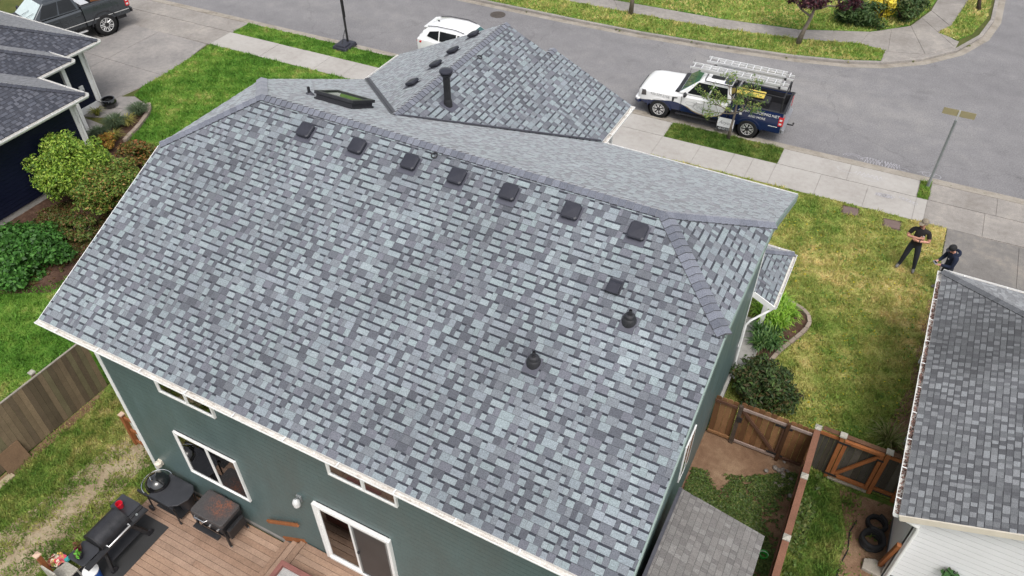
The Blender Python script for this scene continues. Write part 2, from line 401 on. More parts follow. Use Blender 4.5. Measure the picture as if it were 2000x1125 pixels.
def text_mesh(txt, size, mat, parent, M, name='lettering', extrude=.002, shear=0, width=1.0):
    cu = bpy.data.curves.new(name, 'FONT'); cu.body = txt; cu.size = size; cu.extrude = extrude; cu.align_x = 'CENTER'; cu.align_y = 'CENTER'; cu.shear = shear
    cu.resolution_u = 2
    t = bpy.data.objects.new(name, cu); COL.objects.link(t); bpy.context.view_layer.update()
    me = bpy.data.meshes.new_from_object(t.evaluated_get(bpy.context.evaluated_depsgraph_get()))
    bpy.data.objects.remove(t); me.transform(M @ Matrix.Diagonal((width, 1, 1, 1))); me.materials.clear(); me.materials.append(MATS[mat]); me.name = name
    o = bpy.data.objects.new(name, me); link(o, parent); return o
def np_mesh(name, verts, faces, cols, mat, parent=None, loops=3):
    """big meshes: verts (N,3), faces (M,loops), cols (M,3)"""
    me = bpy.data.meshes.new(name); me.vertices.add(len(verts)); me.vertices.foreach_set('co', verts.astype(np.float32).ravel())
    nf = len(faces); me.loops.add(nf*loops); me.loops.foreach_set('vertex_index', faces.astype(np.int32).ravel())
    me.polygons.add(nf); me.polygons.foreach_set('loop_start', np.arange(0, nf*loops, loops, dtype=np.int32))
    me.polygons.foreach_set('loop_total', np.full(nf, loops, dtype=np.int32))
    me.polygons.foreach_set('use_smooth', np.zeros(nf, dtype=bool)); me.update(calc_edges=True)
    ca = me.attributes.new('col', 'FLOAT_COLOR', 'FACE'); ca.data.foreach_set('color', np.concatenate([cols, np.ones((nf, 1))], 1).astype(np.float32).ravel())
    me.materials.append(MATS[mat]); o = bpy.data.objects.new(name, me); link(o, parent); return o
def in_poly(pts, poly):
    x, y = pts[:, 0], pts[:, 1]; r = np.zeros(len(pts), bool); n = len(poly); j = n-1
    for i in range(n):
        xi, yi = poly[i]; xj, yj = poly[j]
        c = ((yi > y) != (yj > y)) & (x < (xj-xi)*(y-yi)/((yj-yi) or 1e-9)+xi); r ^= c; j = i
    return r
def grass(name, poly, density, kind, h=.07, wd=.022, seed=1, z=0.0, label=None, holes=(), vary=.28):
    rng = np.random.default_rng(seed); P = np.array(poly); lo = P.min(0); hi = P.max(0)
    n = int((hi[0]-lo[0])*(hi[1]-lo[1])*density); pts = rng.random((n, 2))*(hi-lo)+lo
    keep = in_poly(pts, poly)
    for hp in holes:
        if isinstance(hp, tuple) and callable(hp[0]): keep &= (rng.random(len(pts)) > hp[0](pts))
        else: keep &= ~in_poly(pts, hp)
    pts = pts[keep]; n = len(pts)
    a = rng.random(n)*2*np.pi; tl = rng.random(n)*.9+.15; hh = h*(.45+.9*rng.random(n)); b = rng.random(n)*2*np.pi
    w_ = wd*(.5+rng.random(n))
    X_, Y_ = pts[:, 0], pts[:, 1]; cl = np.sin(X_*5.3+Y_*2.1)+np.sin(Y_*6.1-X_*3.7+1)+np.sin(X_*13+Y_*11)*.7+np.sin(Y_*17-X_*9)*.7; hh *= np.clip(1+.26*cl, .4, 2.0)
    v = np.zeros((n, 3, 3))
    v[:, 0, 0] = pts[:, 0]+np.cos(a)*w_; v[:, 0, 1] = pts[:, 1]+np.sin(a)*w_; v[:, 0, 2] = z
    v[:, 1, 0] = pts[:, 0]-np.cos(a)*w_; v[:, 1, 1] = pts[:, 1]-np.sin(a)*w_; v[:, 1, 2] = z
    v[:, 2, 0] = pts[:, 0]+np.cos(b)*hh*tl; v[:, 2, 1] = pts[:, 1]+np.sin(b)*hh*tl; v[:, 2, 2] = z+hh
    g = 1+vary*(rng.random((n, 1))*2-1); tint = 1+.10*(rng.random((n, 3))*2-1)
    o = np_mesh(name, v.reshape(-1, 3), np.arange(n*3).reshape(n, 3), g*tint, 'grass_'+kind)
    return tag(o, label, 'grass', kind='stuff')
def leaf_cloud(rng, n, blobs, size, pal, up=.5, shell=.55, aspect=.5, droop=0):
    """diamond leaves spread through overlapping ellipsoid clumps; returns verts, faces(quads), cols"""
    wts = np.array([b[1][0]*b[1][1]*b[1][2] for b in blobs])**.75; wts /= wts.sum()
    idx = rng.choice(len(blobs), n, p=wts)
    c = np.array([b[0] for b in blobs])[idx]; r = np.array([b[1] for b in blobs])[idx]
    d = rng.normal(size=(n, 3)); d /= np.linalg.norm(d, axis=1, keepdims=True)
    rad = shell+(1-shell)*rng.random((n, 1)); rad = np.where(rng.random((n, 1)) < .2, rng.random((n, 1)), rad)
    p = c+d*r*rad
    nrm = d*.7+rng.normal(size=(n, 3))*.55; nrm[:, 2] += up; nrm /= np.linalg.norm(nrm, axis=1, keepdims=True)
    t = np.cross(nrm, rng.normal(size=(n, 3))); t /= np.linalg.norm(t, axis=1, keepdims=True); b = np.cross(nrm, t)
    s_ = size*(.55+.9*rng.random((n, 1)))
    v = np.stack([p-t*s_, p+b*s_*aspect+nrm*s_*.12, p+t*s_-np.array([0, 0, 1])*s_*droop, p-b*s_*aspect+nrm*s_*.12], 1)
    pal = np.array(pal); k = rng.integers(0, len(pal), n); f = rng.random((n, 1))
    col = pal[k]*(1-f*.35)+pal[(k+1) % len(pal)]*f*.35; col *= 1.35*(.72+.56*rng.random((n, 1)))
    return v.reshape(-1, 3), np.arange(n*4).reshape(n, 4), col
def foliage(name, parent, n, blobs, size, pal, seed, **kw):
    rng = np.random.default_rng(seed); v, f, c = leaf_cloud(rng, n, blobs, size, pal, **kw)
    o = np_mesh(name, v, f, c, 'foliage', parent, 4); o['kind'] = 'stuff'; return o
def blobs_in(rng, c, r, n, k=.42):
    out = []
    for i in range(n):
        d = Vector((rng.gauss(0, 1), rng.gauss(0, 1), rng.gauss(0, 1))).normalized(); m = rng.uniform(.35, .78)
        out.append(((c[0]+d.x*r[0]*m, c[1]+d.y*r[1]*m, c[2]+d.z*r[2]*m), tuple(x*k*rng.uniform(.75, 1.25) for x in r)))
    return out
# ------------------------------------------------------------------ ground, street, pavements
def K(x): return 22.85+.028*x            # face of the near kerb
ZR = -0.10                               # road surface
def sheet(name, poly, z, mat, parent=None, kind='structure', z0=None):
    b = MB()
    if z0 is None: b.add([(x, y, z) for x, y in poly], [list(range(len(poly)))])
    else: b.prism(poly, z0, z)
    o = b.build(name, mat, parent)
    if kind and parent is None: o['kind'] = kind
    return o
sheet('ground', [(-250, -250), (250, -250), (250, 250), (-250, 250)], -.16, 'terrain')
sheet('street', [(-70, K(-70)-.02), (70, K(70)-.02), (70, 31.5), (30, 31.5), (30, 110), (-70, 110)], ZR, 'asphalt')
sheet('terrain', [(-70, -60), (70, -60), (70, K(70)-.16), (-70, K(-70)-.16)], -.035, 'terrain', z0=-.15)

def strip(x0, x1, o0, o1, g=.006): return [(x0+g, K(x0)+o0+g), (x1-g, K(x1)+o0+g), (x1-g, K(x1)+o1-g), (x0+g, K(x0)+o1-g)]
# near kerb and gutter
kb = sheet('kerb', strip(-60, 60, -.17, -.004, 0), -.03, 'concrete_kerb', z0=-.14)
x = -45.0
while x < 42:
    L = 3.0
    b = MB(); pts = strip(x, x+L, -.16, 0, .004)
    b.add([(pts[0][0], pts[0][1], -.13), (pts[1][0], pts[1][1], -.13), (pts[2][0], pts[2][1]+.02, -.13), (pts[3][0], pts[3][1]+.02, -.13),
           (pts[0][0], pts[0][1], .004), (pts[1][0], pts[1][1], .004), (pts[2][0], pts[2][1]-.025, 0), (pts[3][0], pts[3][1]-.025, 0)],
          [(4, 5, 6, 7), (0, 1, 5, 4), (1, 2, 6, 5), (2, 3, 7, 6), (3, 0, 4, 7)])
    b.build('kerbstone', 'concrete_kerb', kb); x += L
gp = sheet('gutter_pan', strip(-60, 60, .02, .36, 0), ZR+.004, 'concrete_kerb')
# near sidewalk: single slabs with joints
sw = sheet('sidewalk', strip(-46, 46, -2.84, -1.34, 0), -.02, 'concrete_old', z0=-.13)
xs = [-45+1.52*i for i in range(27)]+[-4.0, -2.4, -.8, .8, 2.4, 4.2, 6.17, 7.75, 9.1, 9.85, 10.72, 12.4, 14.1, 15.78, 16.15]+[16.15+1.9*i for i in range(1, 12)]
for a, b_ in zip(xs[:-1], xs[1:]):
    if b_-a < .05: continue
    m = 'concrete_light' if a > -16.2 and a < 16.0 else 'concrete_old'
    sheet('paving_slab', strip(a, b_, -2.83, -1.35), random.uniform(-.004, .004), m, sw, None, -.1)
# driveway aprons in the verge
ap = sheet('driveway_apron', strip(-27, 27, -1.335, -.17, 0), -.025, 'concrete_old', z0=-.13)
for a, b_, m in ((-26, -21, 'concrete_old'), (-21, -16.0, 'concrete_old'), (-1.4, 1.2, 'concrete_light'), (1.2, 3.6, 'concrete_light'), (3.6, 6.2, 'concrete_light'),
                 (10.74, 13.3, 'concrete_light'), (13.3, 15.76, 'concrete_light'), (16.18, 18.4, 'concrete_old'), (18.4, 22, 'concrete_old'), (22, 26, 'concrete_old')):
    sheet('paving_slab', strip(a, b_, -1.33, -.17), random.uniform(-.003, .003), m, ap, None, -.1)
# verges
def verge(x0, x1): return strip(x0, x1, -1.33, -.165, 0)
for i, (a, b_) in enumerate(((-15.98, -1.4), (6.2, 10.73), (15.79, 16.16))):
    sheet('verge', verge(a, b_), .002, 'lawn_lush' if i == 0 else 'lawn_side', z0=-.12)
# driveways
def drive(name, quads, mat, base):
    o = sheet(name, base, -.022, 'concrete_old', z0=-.13)
    for q in quads: sheet('paving_slab', q, random.uniform(-.004, .002), mat, o, None, -.1)
    return o
def quadgrid(xs, ys, g=.008):
    return [[(a+g, c+g), (b-g, c+g), (b-g, d-g), (a+g, d-g)] for a, b in zip(xs[:-1], xs[1:]) for c, d in zip(ys[:-1], ys[1:])]
drive('driveway', quadgrid([.2, 2.2, 4.2, 6.15], [12.4, 15, 17.6, 20.05]), 'concrete_old', [(.2, 12.4), (6.15, 12.4), (6.15, 20.1), (.2, 20.1)])
drive('driveway', quadgrid([16.95, 19.2, 21.6, 24.5], [11, 14.2, 17.3, 20.5]), 'concrete_drive', [(16.95, 11), (24.5, 11), (24.5, 20.55), (16.95, 20.55)])
LD = quadgrid([-25.5, -22.4, -19.3], [13.0, 16.2, 19.5])
LD += [[(-19.29, 13.01), (-16.05, 13.01), (-15.95, 14.3), (-15.75, 15.2), (-15.72, 16.19), (-19.29, 16.19)],
       [(-19.29, 16.21), (-15.72, 16.21), (-15.85, 17.8), (-16.25, 19.5), (-19.29, 19.5)]]
drive('driveway', LD, 'concrete_path_grey', [(-25.5, 13.0), (-16.05, 13.0), (-15.8, 14.8), (-15.72, 16.4), (-16.2, 19.5), (-25.5, 19.5)])
wk = sheet('path', [(-16.05, 12.0), (-14.1, 12.9), (-14.2, 13.9), (-15.4, 14.25), (-16.05, 13.9)], -.03, 'concrete_old', z0=-.1)
for q in ([(-16.0, 12.0), (-15.1, 12.35), (-15.0, 13.2), (-16.0, 12.9)], [(-15.09, 12.36), (-14.4, 12.75), (-14.25, 13.85), (-15.35, 14.2), (-15.95, 13.9), (-15.95, 13.0), (-14.99, 13.22)]):
    sheet('paving_slab', q, 0, 'concrete_path_grey', wk, None, -.1)
sheet('path', [(-16.6, 10.6), (-14.6, 10.6), (-14.6, 11.9), (-16.6, 12.0)], .0, 'concrete_path_grey', z0=-.1)

# lawns
LAWN_L = [(-16.05, K(-16)-2.85), (-15.85, 17.8), (-15.72, 16.3), (-15.75, 15.0), (-15.4, 14.28), (-14.2, 13.95), (-13.55, 13.2), (-13.1, 12.2), (-12.7, 11.2),
          (-10.6, 10.4), (-8.9, 8.4), (-8.2, 6.6), (-7.9, 5.2), (-8.25, 4.1), (-9.9, 3.2), (-14, 2.3), (-14, -6), (-3.36, -6), (-3.36, 3), (.3, 3), (.3, 12.3), (.15, 20.02)]
sheet('lawn', LAWN_L, 0, 'lawn_lush', z0=-.1)
LAWN_R = [(6.2, K(6.2)-2.85), (6.2, 11.2), (12.1, 11.2), (12.1, 8.3), (16.92, 8.3), (16.92, K(16.9)-2.85)]
sheet('lawn', LAWN_R, 0, 'lawn_front', z0=-.1)
BACK = [(-3.3, -5), (.57, -5), (.57, .3), (.4, 1.2), (.4, 3), (-3.3, 3)]
sheet('lawn', BACK, 0, 'lawn_back', z0=-.1)
SIDE = [(14.68, 2), (16.9, 2), (16.9, 8.25), (14.68, 8.25)]
sheet('lawn', SIDE, 0, 'lawn_side', z0=-.1)
PEN = [(12.1, 2), (14.64, 2), (14.64, 8.25), (12.1, 8.25)]
sheet('soil_yard', PEN, 0, 'dry_dirt', z0=-.1)
sheet('planting_bed', [(-16, 2), (-9.6, 3.0), (-8.0, 3.9), (-7.9, 5.2), (-8.2, 6.6), (-8.9, 8.4), (-10.6, 10.4), (-12.6, 11.2), (-13.1, 12.2), (-13.55, 13.2), (-14.2, 13.92), (-14.6, 10.6), (-16, 10)], .004, 'bed_mulch', z0=-.1)
BEDR = [(12.1, 14.3), (12.61, 14.25), (13.2, 14.12), (13.62, 13.8), (13.66, 13.35), (13.5, 12.85), (13.2, 12.1), (13.0, 11.4), (12.95, 10.9), (12.1, 10.9)]
sheet('planting_bed', BEDR, .01, 'bed_mulch', z0=-.09)
# dirt worn into the back lawn: a trodden path
PATHPTS = [(-2.3, -4.9), (-.7, -4.9), (-.25, -3.2), (-.2, -1.8), (-.25, -.6), (-.3, .3), (.0, 1.2), (.38, 1.9), (.38, 2.9), (-1.0, 2.7), (-1.4, 1.2), (-1.65, 0), (-1.75, -1.4), (-2.05, -3)]
sheet('dirt_path', PATHPTS, .006, 'trodden_dirt')
sheet('soil_strip', [(-3.28, -5), (-3.05, -5), (-3.0, 1.2), (-3.28, 1.9)], .007, 'dry_dirt')
sheet('soil_strip', [(15.9, 2), (16.9, 2), (16.9, 8.1), (15.6, 8.05), (16.0, 6.8)], .006, 'dry_dirt')
sheet('soil_strip', [(16.55, 9.6), (16.92, 9.2), (16.92, 16.5), (16.78, 16.4), (16.7, 12.2), (16.35, 10.6)], .006, 'dry_dirt')

def near_path(pts):
    c = np.array([(-1.5, -4.9), (-1.1, -3), (-.95, -1.6), (-.95, -.4), (-.85, .8), (-.3, 1.9), (0, 2.6)])
    d = np.min(np.linalg.norm(pts[:, None, :]-c[None], axis=2), axis=1)
    y = np.interp(pts[:, 1], c[:, 1], c[:, 0]); dd = np.abs(pts[:, 0]-y)
    x_, y_ = pts[:, 0], pts[:, 1]; nz = np.sin(x_*7+y_*3)*.5+np.sin(y_*9-x_*4)*.4+np.sin(x_*19+y_*13)*.3+np.sin(y_*23-x_*17)*.3
    return np.clip(1.05-(dd+nz*.12)/.50, 0, .95)
def soil_edge(x0): return lambda pts: np.clip(1-(pts[:, 0]-x0)/.35, 0, .9)
grass('grass_blades', LAWN_L, 700, 'lush', .085, .02, 11, label='lush green grass of the lawn left of the green house')
lidholes = [[(13.5, 19.72), (14.05, 19.72), (14.05, 20.2), (13.5, 20.2)], [(14.92, 19.55), (15.5, 19.55), (15.5, 20.12), (14.92, 20.12)]]
grass('grass_blades', LAWN_R, 1300, 'front', .07, .018, 12, label='patchy yellow green grass of the lawn right of the green house', holes=[BEDR]+lidholes+[(lambda p: np.clip((p[:, 0]-16.5)/.5, 0, .7)*(p[:, 1] < 13),)])
grass('grass_blades', BACK, 2300, 'back', .075, .016, 13, label='grass with a worn dirt track behind the green house', holes=[(near_path,), (soil_edge(-3.25),)])
grass('grass_blades', SIDE, 1500, 'side', .10, .018, 14, label='dark green grass between the brown fence and the white house', holes=[(lambda p: np.clip((p[:, 0]-15.75)/.45, 0, .96),)])
for i, (a, b_) in enumerate(((-15.98, -1.4), (6.2, 10.73), (15.79, 16.16))):
    grass('grass_blades', verge(a, b_), (900, 1300, 1500)[i], ('lush', 'side', 'lush')[i], .08, .018, 20+i,
          label=('grass of the long kerbside strip with the basketball hoop', 'grass of the kerbside strip with the young tree', 'small square of grass round the foot of the sign pole')[i])

# far side of the street
FK = [(-60, 30.1), (-30, 30.1), (-10, 30.05), (-5.9, 30.08), (-2.1, 30.12), (2, 30.25), (5.7, 30.62), (9.3, 31.15), (11.5, 31.7), (13.0, 32.35), (14.6, 33.55), (16.0, 35.3), (16.95, 37.5), (17.35, 39.8), (17.4, 42.6), (17.4, 70)]
def offs(line, d):
    out = []
    for i, q in enumerate(line):
        a = Vector(line[max(i-1, 0)]); b_ = Vector(line[min(i+1, len(line)-1)]); t = (b_-a).normalized(); n = Vector((-t.y, t.x)); out.append((q[0]+n.x*d, q[1]+n.y*d))
    return out
def band(line, d0, d1): return offs(line, d0)+offs(line, d1)[::-1]
fk = sheet('kerb', band(FK, .0, .16), -.03, 'concrete_kerb', z0=-.14)
a0, a1 = offs(FK, -.015), offs(FK, .16)
for i in range(2, len(FK)-1):
    seg = max(1, int((Vector(FK[i+1])-Vector(FK[i])).length/2.5))
    for s_ in range(seg):
        t0, t1 = s_/seg, (s_+1)/seg
        lp = lambda A, t: (A[i][0]*(1-t)+A[i+1][0]*t, A[i][1]*(1-t)+A[i+1][1]*t)
        sheet('kerbstone', [lp(a0, t0+.002), lp(a0, t1-.002), lp(a1, t1-.002), lp(a1, t0+.002)], .01+random.uniform(-.004, .004), 'concrete_old', fk, None, -.13)
sheet('gutter_pan', band(FK, -.36, -.02), ZR+.004, 'concrete_kerb')
sheet('terrain', offs(FK, .17)+[(-60, 70)], -.04, 'terrain', z0=-.14)
FV1 = [(-30, 30.28), (-10, 30.24), (-2.1, 30.3), (2, 30.45), (5.7, 30.82), (9.3, 31.35), (11.5, 31.92), (12.95, 32.6), (12.95, 33.75), (11.8, 33.95), (9.05, 33.12), (5.0, 32.5), (2.5, 32.3), (-2.4, 32.15), (-30, 32.1)]
sheet('verge', FV1, 0, 'lawn_lush', z0=-.12); grass('grass_blades', FV1, 420, 'front', .09, .03, 31, label='grass strip along the far kerb under the dark red tree')
FV2 = [(15.0, 37.0), (15.9, 36.5), (16.5, 37.6), (17.0, 39.8), (17.1, 42.6), (17.1, 60), (16.2, 60), (16.0, 42), (15.5, 38.2)]
sheet('verge', FV2, 0, 'lawn_lush', z0=-.12); grass('grass_blades', FV2, 420, 'front', .09, .03, 32, label='grass strip curving along the kerb at the street corner')
fs = sheet('sidewalk', [(-30, 32.12), (-2.4, 32.17), (2.5, 32.32), (5, 32.5), (9.05, 33.15), (11.8, 33.97), (12.97, 33.77), (12.97, 32.5), (14.5, 33.75), (15.9, 35.5), (16.0, 36.4), (15.0, 37.0), (15.5, 38.2), (16.0, 42), (16.2, 60),
                        (14.7, 60), (14.55, 41.2), (14.4, 39.6), (13.7, 37.2), (12.0, 35.55), (8.8, 34.18), (4.8, 33.65), (-.7, 33.37), (-30, 33.3)], -.02, 'concrete_old', z0=-.13)
FSO = [(-30, 32.13), (-20, 32.14), (-10, 32.15), (-5, 32.16), (-2.4, 32.18), (0, 32.25), (2.5, 32.33), (5, 32.52), (7, 32.8), (9.05, 33.16), (10.5, 33.55), (11.8, 33.98), (13.1, 33.7), (14.7, 34.2), (15.85, 35.7), (15.4, 38.1), (15.95, 42), (16.15, 60)]
FSI = [(-30, 33.3), (-20, 33.3), (-10, 33.32), (-5, 33.33), (-2.9, 33.34), (-.7, 33.36), (2.1, 33.5), (4.8, 33.63), (6.8, 33.9), (8.8, 34.16), (10.4, 34.85), (12.0, 35.52), (12.9, 36.3), (13.7, 37.18), (14.1, 38.4), (14.4, 39.6), (14.55, 41.2), (14.7, 60)]
for i in range(len(FSO)-1):
    e = .012; l2 = lambda a, b_, t: (a[0]*(1-t)+b_[0]*t, a[1]*(1-t)+b_[1]*t)
    sheet('paving_slab', [l2(FSO[i], FSO[i+1], e), l2(FSO[i], FSO[i+1], 1-e), l2(FSI[i], FSI[i+1], 1-e), l2(FSI[i], FSI[i+1], e)], random.uniform(-.008, .004), 'concrete_old', fs, None, -.1)
sheet('paving_slab', [(13.0, 32.55), (14.45, 33.78), (14.65, 34.15), (13.1, 33.66)], -.005, 'concrete_old', fs, None, -.1)
FL = [(-30, 33.35), (-.7, 33.42), (4.8, 33.68), (8.8, 34.22), (12.0, 35.6), (13.6, 37.2), (14.3, 39.6), (14.5, 41.2), (14.6, 52), (-30, 52)]
sheet('lawn', FL, 0, 'lawn_lush', z0=-.12); grass('grass_blades', [(-8, 33.35), (-.7, 33.42), (4.8, 33.68), (8.8, 34.22), (12.0, 35.6), (13.6, 37.2), (14.3, 39.6), (14.5, 43), (-8, 43)], 260, 'front', .09, .04, 33, label='grass lawn beyond the far sidewalk')

# manhole, utility lids, chalk
def manhole(x, y):
    t = thing('manhole_cover', 'round iron manhole cover set in the street', 'manhole cover', (x, y, ZR))
    MB().lathe([(.40, 0), (.40, .012), (.34, .014)], 28).build('frame_ring', 'manhole_iron', t)
    b = MB(); b.lathe([(.33, .0), (.33, .010)], 28)
    for i in range(-3, 4):
        w_ = math.sqrt(max(0, .3**2-(i*.085)**2)); b.box(-w_, w_, i*.085-.014, i*.085+.014, .010, .016)
    b.build('cover_plate', 'manhole_iron', t)
manhole(-5.4, 29.1)
for (x, y, a, lb) in ((13.79, 19.96, .12, 'brown utility box lid in the lawn nearer the green house'), (15.21, 19.84, .1, 'brown utility box lid in the lawn nearest the standing man')):
    t = thing('utility_lid', lb, 'lid', (x, y, 0), a, 'utility lids in the lawn')
    b = MB(); b.box(-.26, .26, -.22, .22, -.02, .022); b.build('lid', 'lid_plastic', t, bevel=.012)
    b = MB()
    for s_ in (-1, 1): b.box(-.3, .3, s_*.25-.03, s_*.25+.03, -.02, .012); b.box(s_*.29-.03, s_*.29+.03, -.22, .22, -.02, .0118)
    b.build('rim', 'soil', t)
def chalk(name, label, curves, z, wdt=.025):
    b = MB()
    for pts in curves:
        for p, q in zip(pts[:-1], pts[1:]):
            p = Vector(p); q = Vector(q); d = (q-p)
            if d.length < 1e-4: continue
            n = Vector((-d.y, d.x)).normalized()*wdt*random.uniform(.35, .6)
            b.add([(p.x-n.x, p.y-n.y, z), (q.x-n.x, q.y-n.y, z), (q.x+n.x, q.y+n.y, z), (p.x+n.x, p.y+n.y, z)], [(0, 1, 2, 3)])
    tag(b.build(name, 'chalk'), label, 'chalk')
def arc(cx, cy, rx, ry, a0, a1, n=14): return [(cx+rx*math.cos(R(a0+(a1-a0)*i/n)), cy+ry*math.sin(R(a0+(a1-a0)*i/n))) for i in range(n+1)]
def scrib(x0, x1, y, h, n): return [[(x0+(x1-x0)*i/n, y+(h if i % 2 else 0)+random.uniform(-.03, .03)) for i in range(n+1)]]
chalk('chalk_drawing', 'white chalk rainbow arcs drawn on the street by the kerb', [arc(13.25, 23.72, r_, r_*.8, 10, 175) for r_ in (.22, .3, .38)]+[arc(13.9, 23.75, r_, r_*.75, 0, 180) for r_ in (.3, .36)]+scrib(13.7, 14.9, 23.62, .42, 22)+scrib(14.1, 15.0, 23.7, .3, 14), ZR+.009, .012)
chalk('chalk_drawing', 'white chalk rings drawn on the street near the sign pole', [arc(16.0, 23.85, .22, .14, 0, 360), arc(16.25, 23.82, .2, .16, 0, 360), [(15.6, 23.8), (15.8, 23.95)], arc(15.1, 23.75, .2, .1, 0, 300)], ZR+.009, .014)
chalk('chalk_drawing', 'white chalk scribbles on the pale driveway apron near the kerb', [arc(13.2, 22.6, .35, .16, 150, 380)]+[arc(14.1, 22.35, .3, .12, 0, 320)]+scrib(13.6, 14.5, 22.45, .25, 12), .007, .015)
chalk('chalk_drawing', 'white chalk cloud drawn on the pale sidewalk by the lawn', [arc(14.6+.1*i, 21.5+.05*(i % 2), .16, .1, 0, 360) for i in range(4)]+scrib(14.4, 15.0, 21.4, .2, 16), .007, .016)
chalk('chalk_drawing', 'chain of small white chalk rings on the pale sidewalk near the sign pole', [arc(15.3+.12*i, 21.65-.04*i, .08, .07, 0, 360) for i in range(5)], .007, .016)
# ------------------------------------------------------------------ shingles
class Shingler:
    def __init__(s): s.p = []
    def plane(s, O, u, v, poly, pal, expo=.143, wlo=.06, whi=.30, seed=1, band=.27, t_hi=.008, t_lo=.004, pdark=.42, taper=0, vis=1.0, tone=None):
        """O origin on eave, u along eave, v up the slope (unit vectors), poly convex in (u,v)"""
        O = Vector(O); u = Vector(u).normalized(); v = Vector(v).normalized(); n = u.cross(v).normalized()
        if n.z < 0: n = -n
        rg = random.Random(seed)
        vs = [q[1] for q in poly]; v0 = min(vs); vmax = max(vs)
        def bounds(vv):
            xs = []
            for i in range(len(poly)):
                (a, b), (c, d) = poly[i], poly[(i+1) % len(poly)]
                if abs(b-d) < 1e-9:
                    if abs(b-vv) < 1e-6: xs += [a, c]
                elif min(b, d)-1e-9 <= vv <= max(b, d)+1e-9: xs.append(a+(c-a)*(vv-b)/(d-b))
            return (min(xs), max(xs)) if xs else None
        vv = v0; row = 0
        while vv < vmax-.02:
            vt = min(vv+expo+.035, vmax); ve = min(vv+expo, vmax); B0 = bounds(vv); B1 = bounds(vt)
            if not B0 or not B1: break
            lo = min(B0[0], B1[0]); hi = max(B0[1], B1[1]); x = lo-rg.uniform(0, .3); dark = rg.random() < .5; drift = rg.uniform(-.05, .05)
            run = rg.random() < .5
            while x < hi:
                w_ = rg.choice((.09, .10, .12, .13, .15, .18, .24)) if not dark else rg.choice((.07, .08, .10, .12, .15, .20))
                w_ = min(max(w_*rg.uniform(.9, 1.1), wlo), whi)
                x1 = x+w_; g = .0022
                def cl(a, b_): return min(max(a, b_[0]), b_[1])
                q = [cl(x+g, B0), cl(x1-g, B0), cl(x1-g, B1), cl(x+g, B1)]
                if q[1]-q[0]+q[2]-q[3] > .03:
                    kind = pal['dark'] if dark else pal['light']
                    c = kind[rg.randrange(len(kind))]; m = rg.uniform(.93, 1.07)*(1+drift*.5); c = tuple(k*m for k in c)
                    th = (t_lo if dark else t_hi)*rg.uniform(.85, 1.2)
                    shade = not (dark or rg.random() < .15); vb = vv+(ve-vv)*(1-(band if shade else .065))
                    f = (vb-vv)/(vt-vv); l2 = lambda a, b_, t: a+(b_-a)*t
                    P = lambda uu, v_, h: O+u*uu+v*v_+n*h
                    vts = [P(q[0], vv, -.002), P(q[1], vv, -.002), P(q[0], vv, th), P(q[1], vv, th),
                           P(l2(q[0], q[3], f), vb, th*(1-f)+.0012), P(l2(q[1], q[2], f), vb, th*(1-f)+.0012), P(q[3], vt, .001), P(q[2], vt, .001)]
                    bc = tuple(k*m for k in pal['band']) if shade else tuple(k*.5 for k in c)  # dark top strip: printed band and painted shadow line below the course above
                    mid = vts[2]; d = (mid-CAM)
                    if tone: tf = tone(mid); c = tuple(k*tf for k in c); bc = tuple(k*tf for k in bc)
                    sc = (q[1]-q[0])*expo*abs(d.normalized().dot(n))/d.length_squared*vis
                    # inside the frame?
                    dv = d; zz = dv.dot(fw); ix = dv.dot(r2)/zz*1.5325*1000; iy = dv.dot(u2)/zz*1.5325*1000
                    if abs(ix) > 990 or abs(iy) > 552: sc *= .0001
                    s.p.append((sc, vts, c, bc, n))
                if dark: dark = rg.random() < .14
                else: dark = rg.random() < min(.95, pdark*1.9)
                x = x1
            vv += expo; row += 1
    F = [(0, 1, 3, 2), (2, 3, 5, 4), (4, 5, 7, 6), (0, 2, 4), (1, 5, 3)]
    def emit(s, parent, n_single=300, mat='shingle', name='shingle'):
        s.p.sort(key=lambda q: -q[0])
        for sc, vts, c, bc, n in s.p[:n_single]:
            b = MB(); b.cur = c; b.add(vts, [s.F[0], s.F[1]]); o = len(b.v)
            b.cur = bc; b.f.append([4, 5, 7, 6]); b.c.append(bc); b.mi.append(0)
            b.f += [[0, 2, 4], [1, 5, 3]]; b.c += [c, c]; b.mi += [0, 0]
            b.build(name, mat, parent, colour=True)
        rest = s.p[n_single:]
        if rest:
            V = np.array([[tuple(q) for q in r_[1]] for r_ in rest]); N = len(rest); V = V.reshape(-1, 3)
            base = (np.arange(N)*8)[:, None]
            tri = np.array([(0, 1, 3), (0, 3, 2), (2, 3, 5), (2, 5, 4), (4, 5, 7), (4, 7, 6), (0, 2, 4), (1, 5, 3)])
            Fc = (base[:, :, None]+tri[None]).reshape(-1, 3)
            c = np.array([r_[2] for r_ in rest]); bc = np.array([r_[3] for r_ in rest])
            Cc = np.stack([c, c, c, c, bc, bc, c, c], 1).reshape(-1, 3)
            o = np_mesh(name+'s', V, Fc, Cc, mat, parent); o['kind'] = 'stuff'
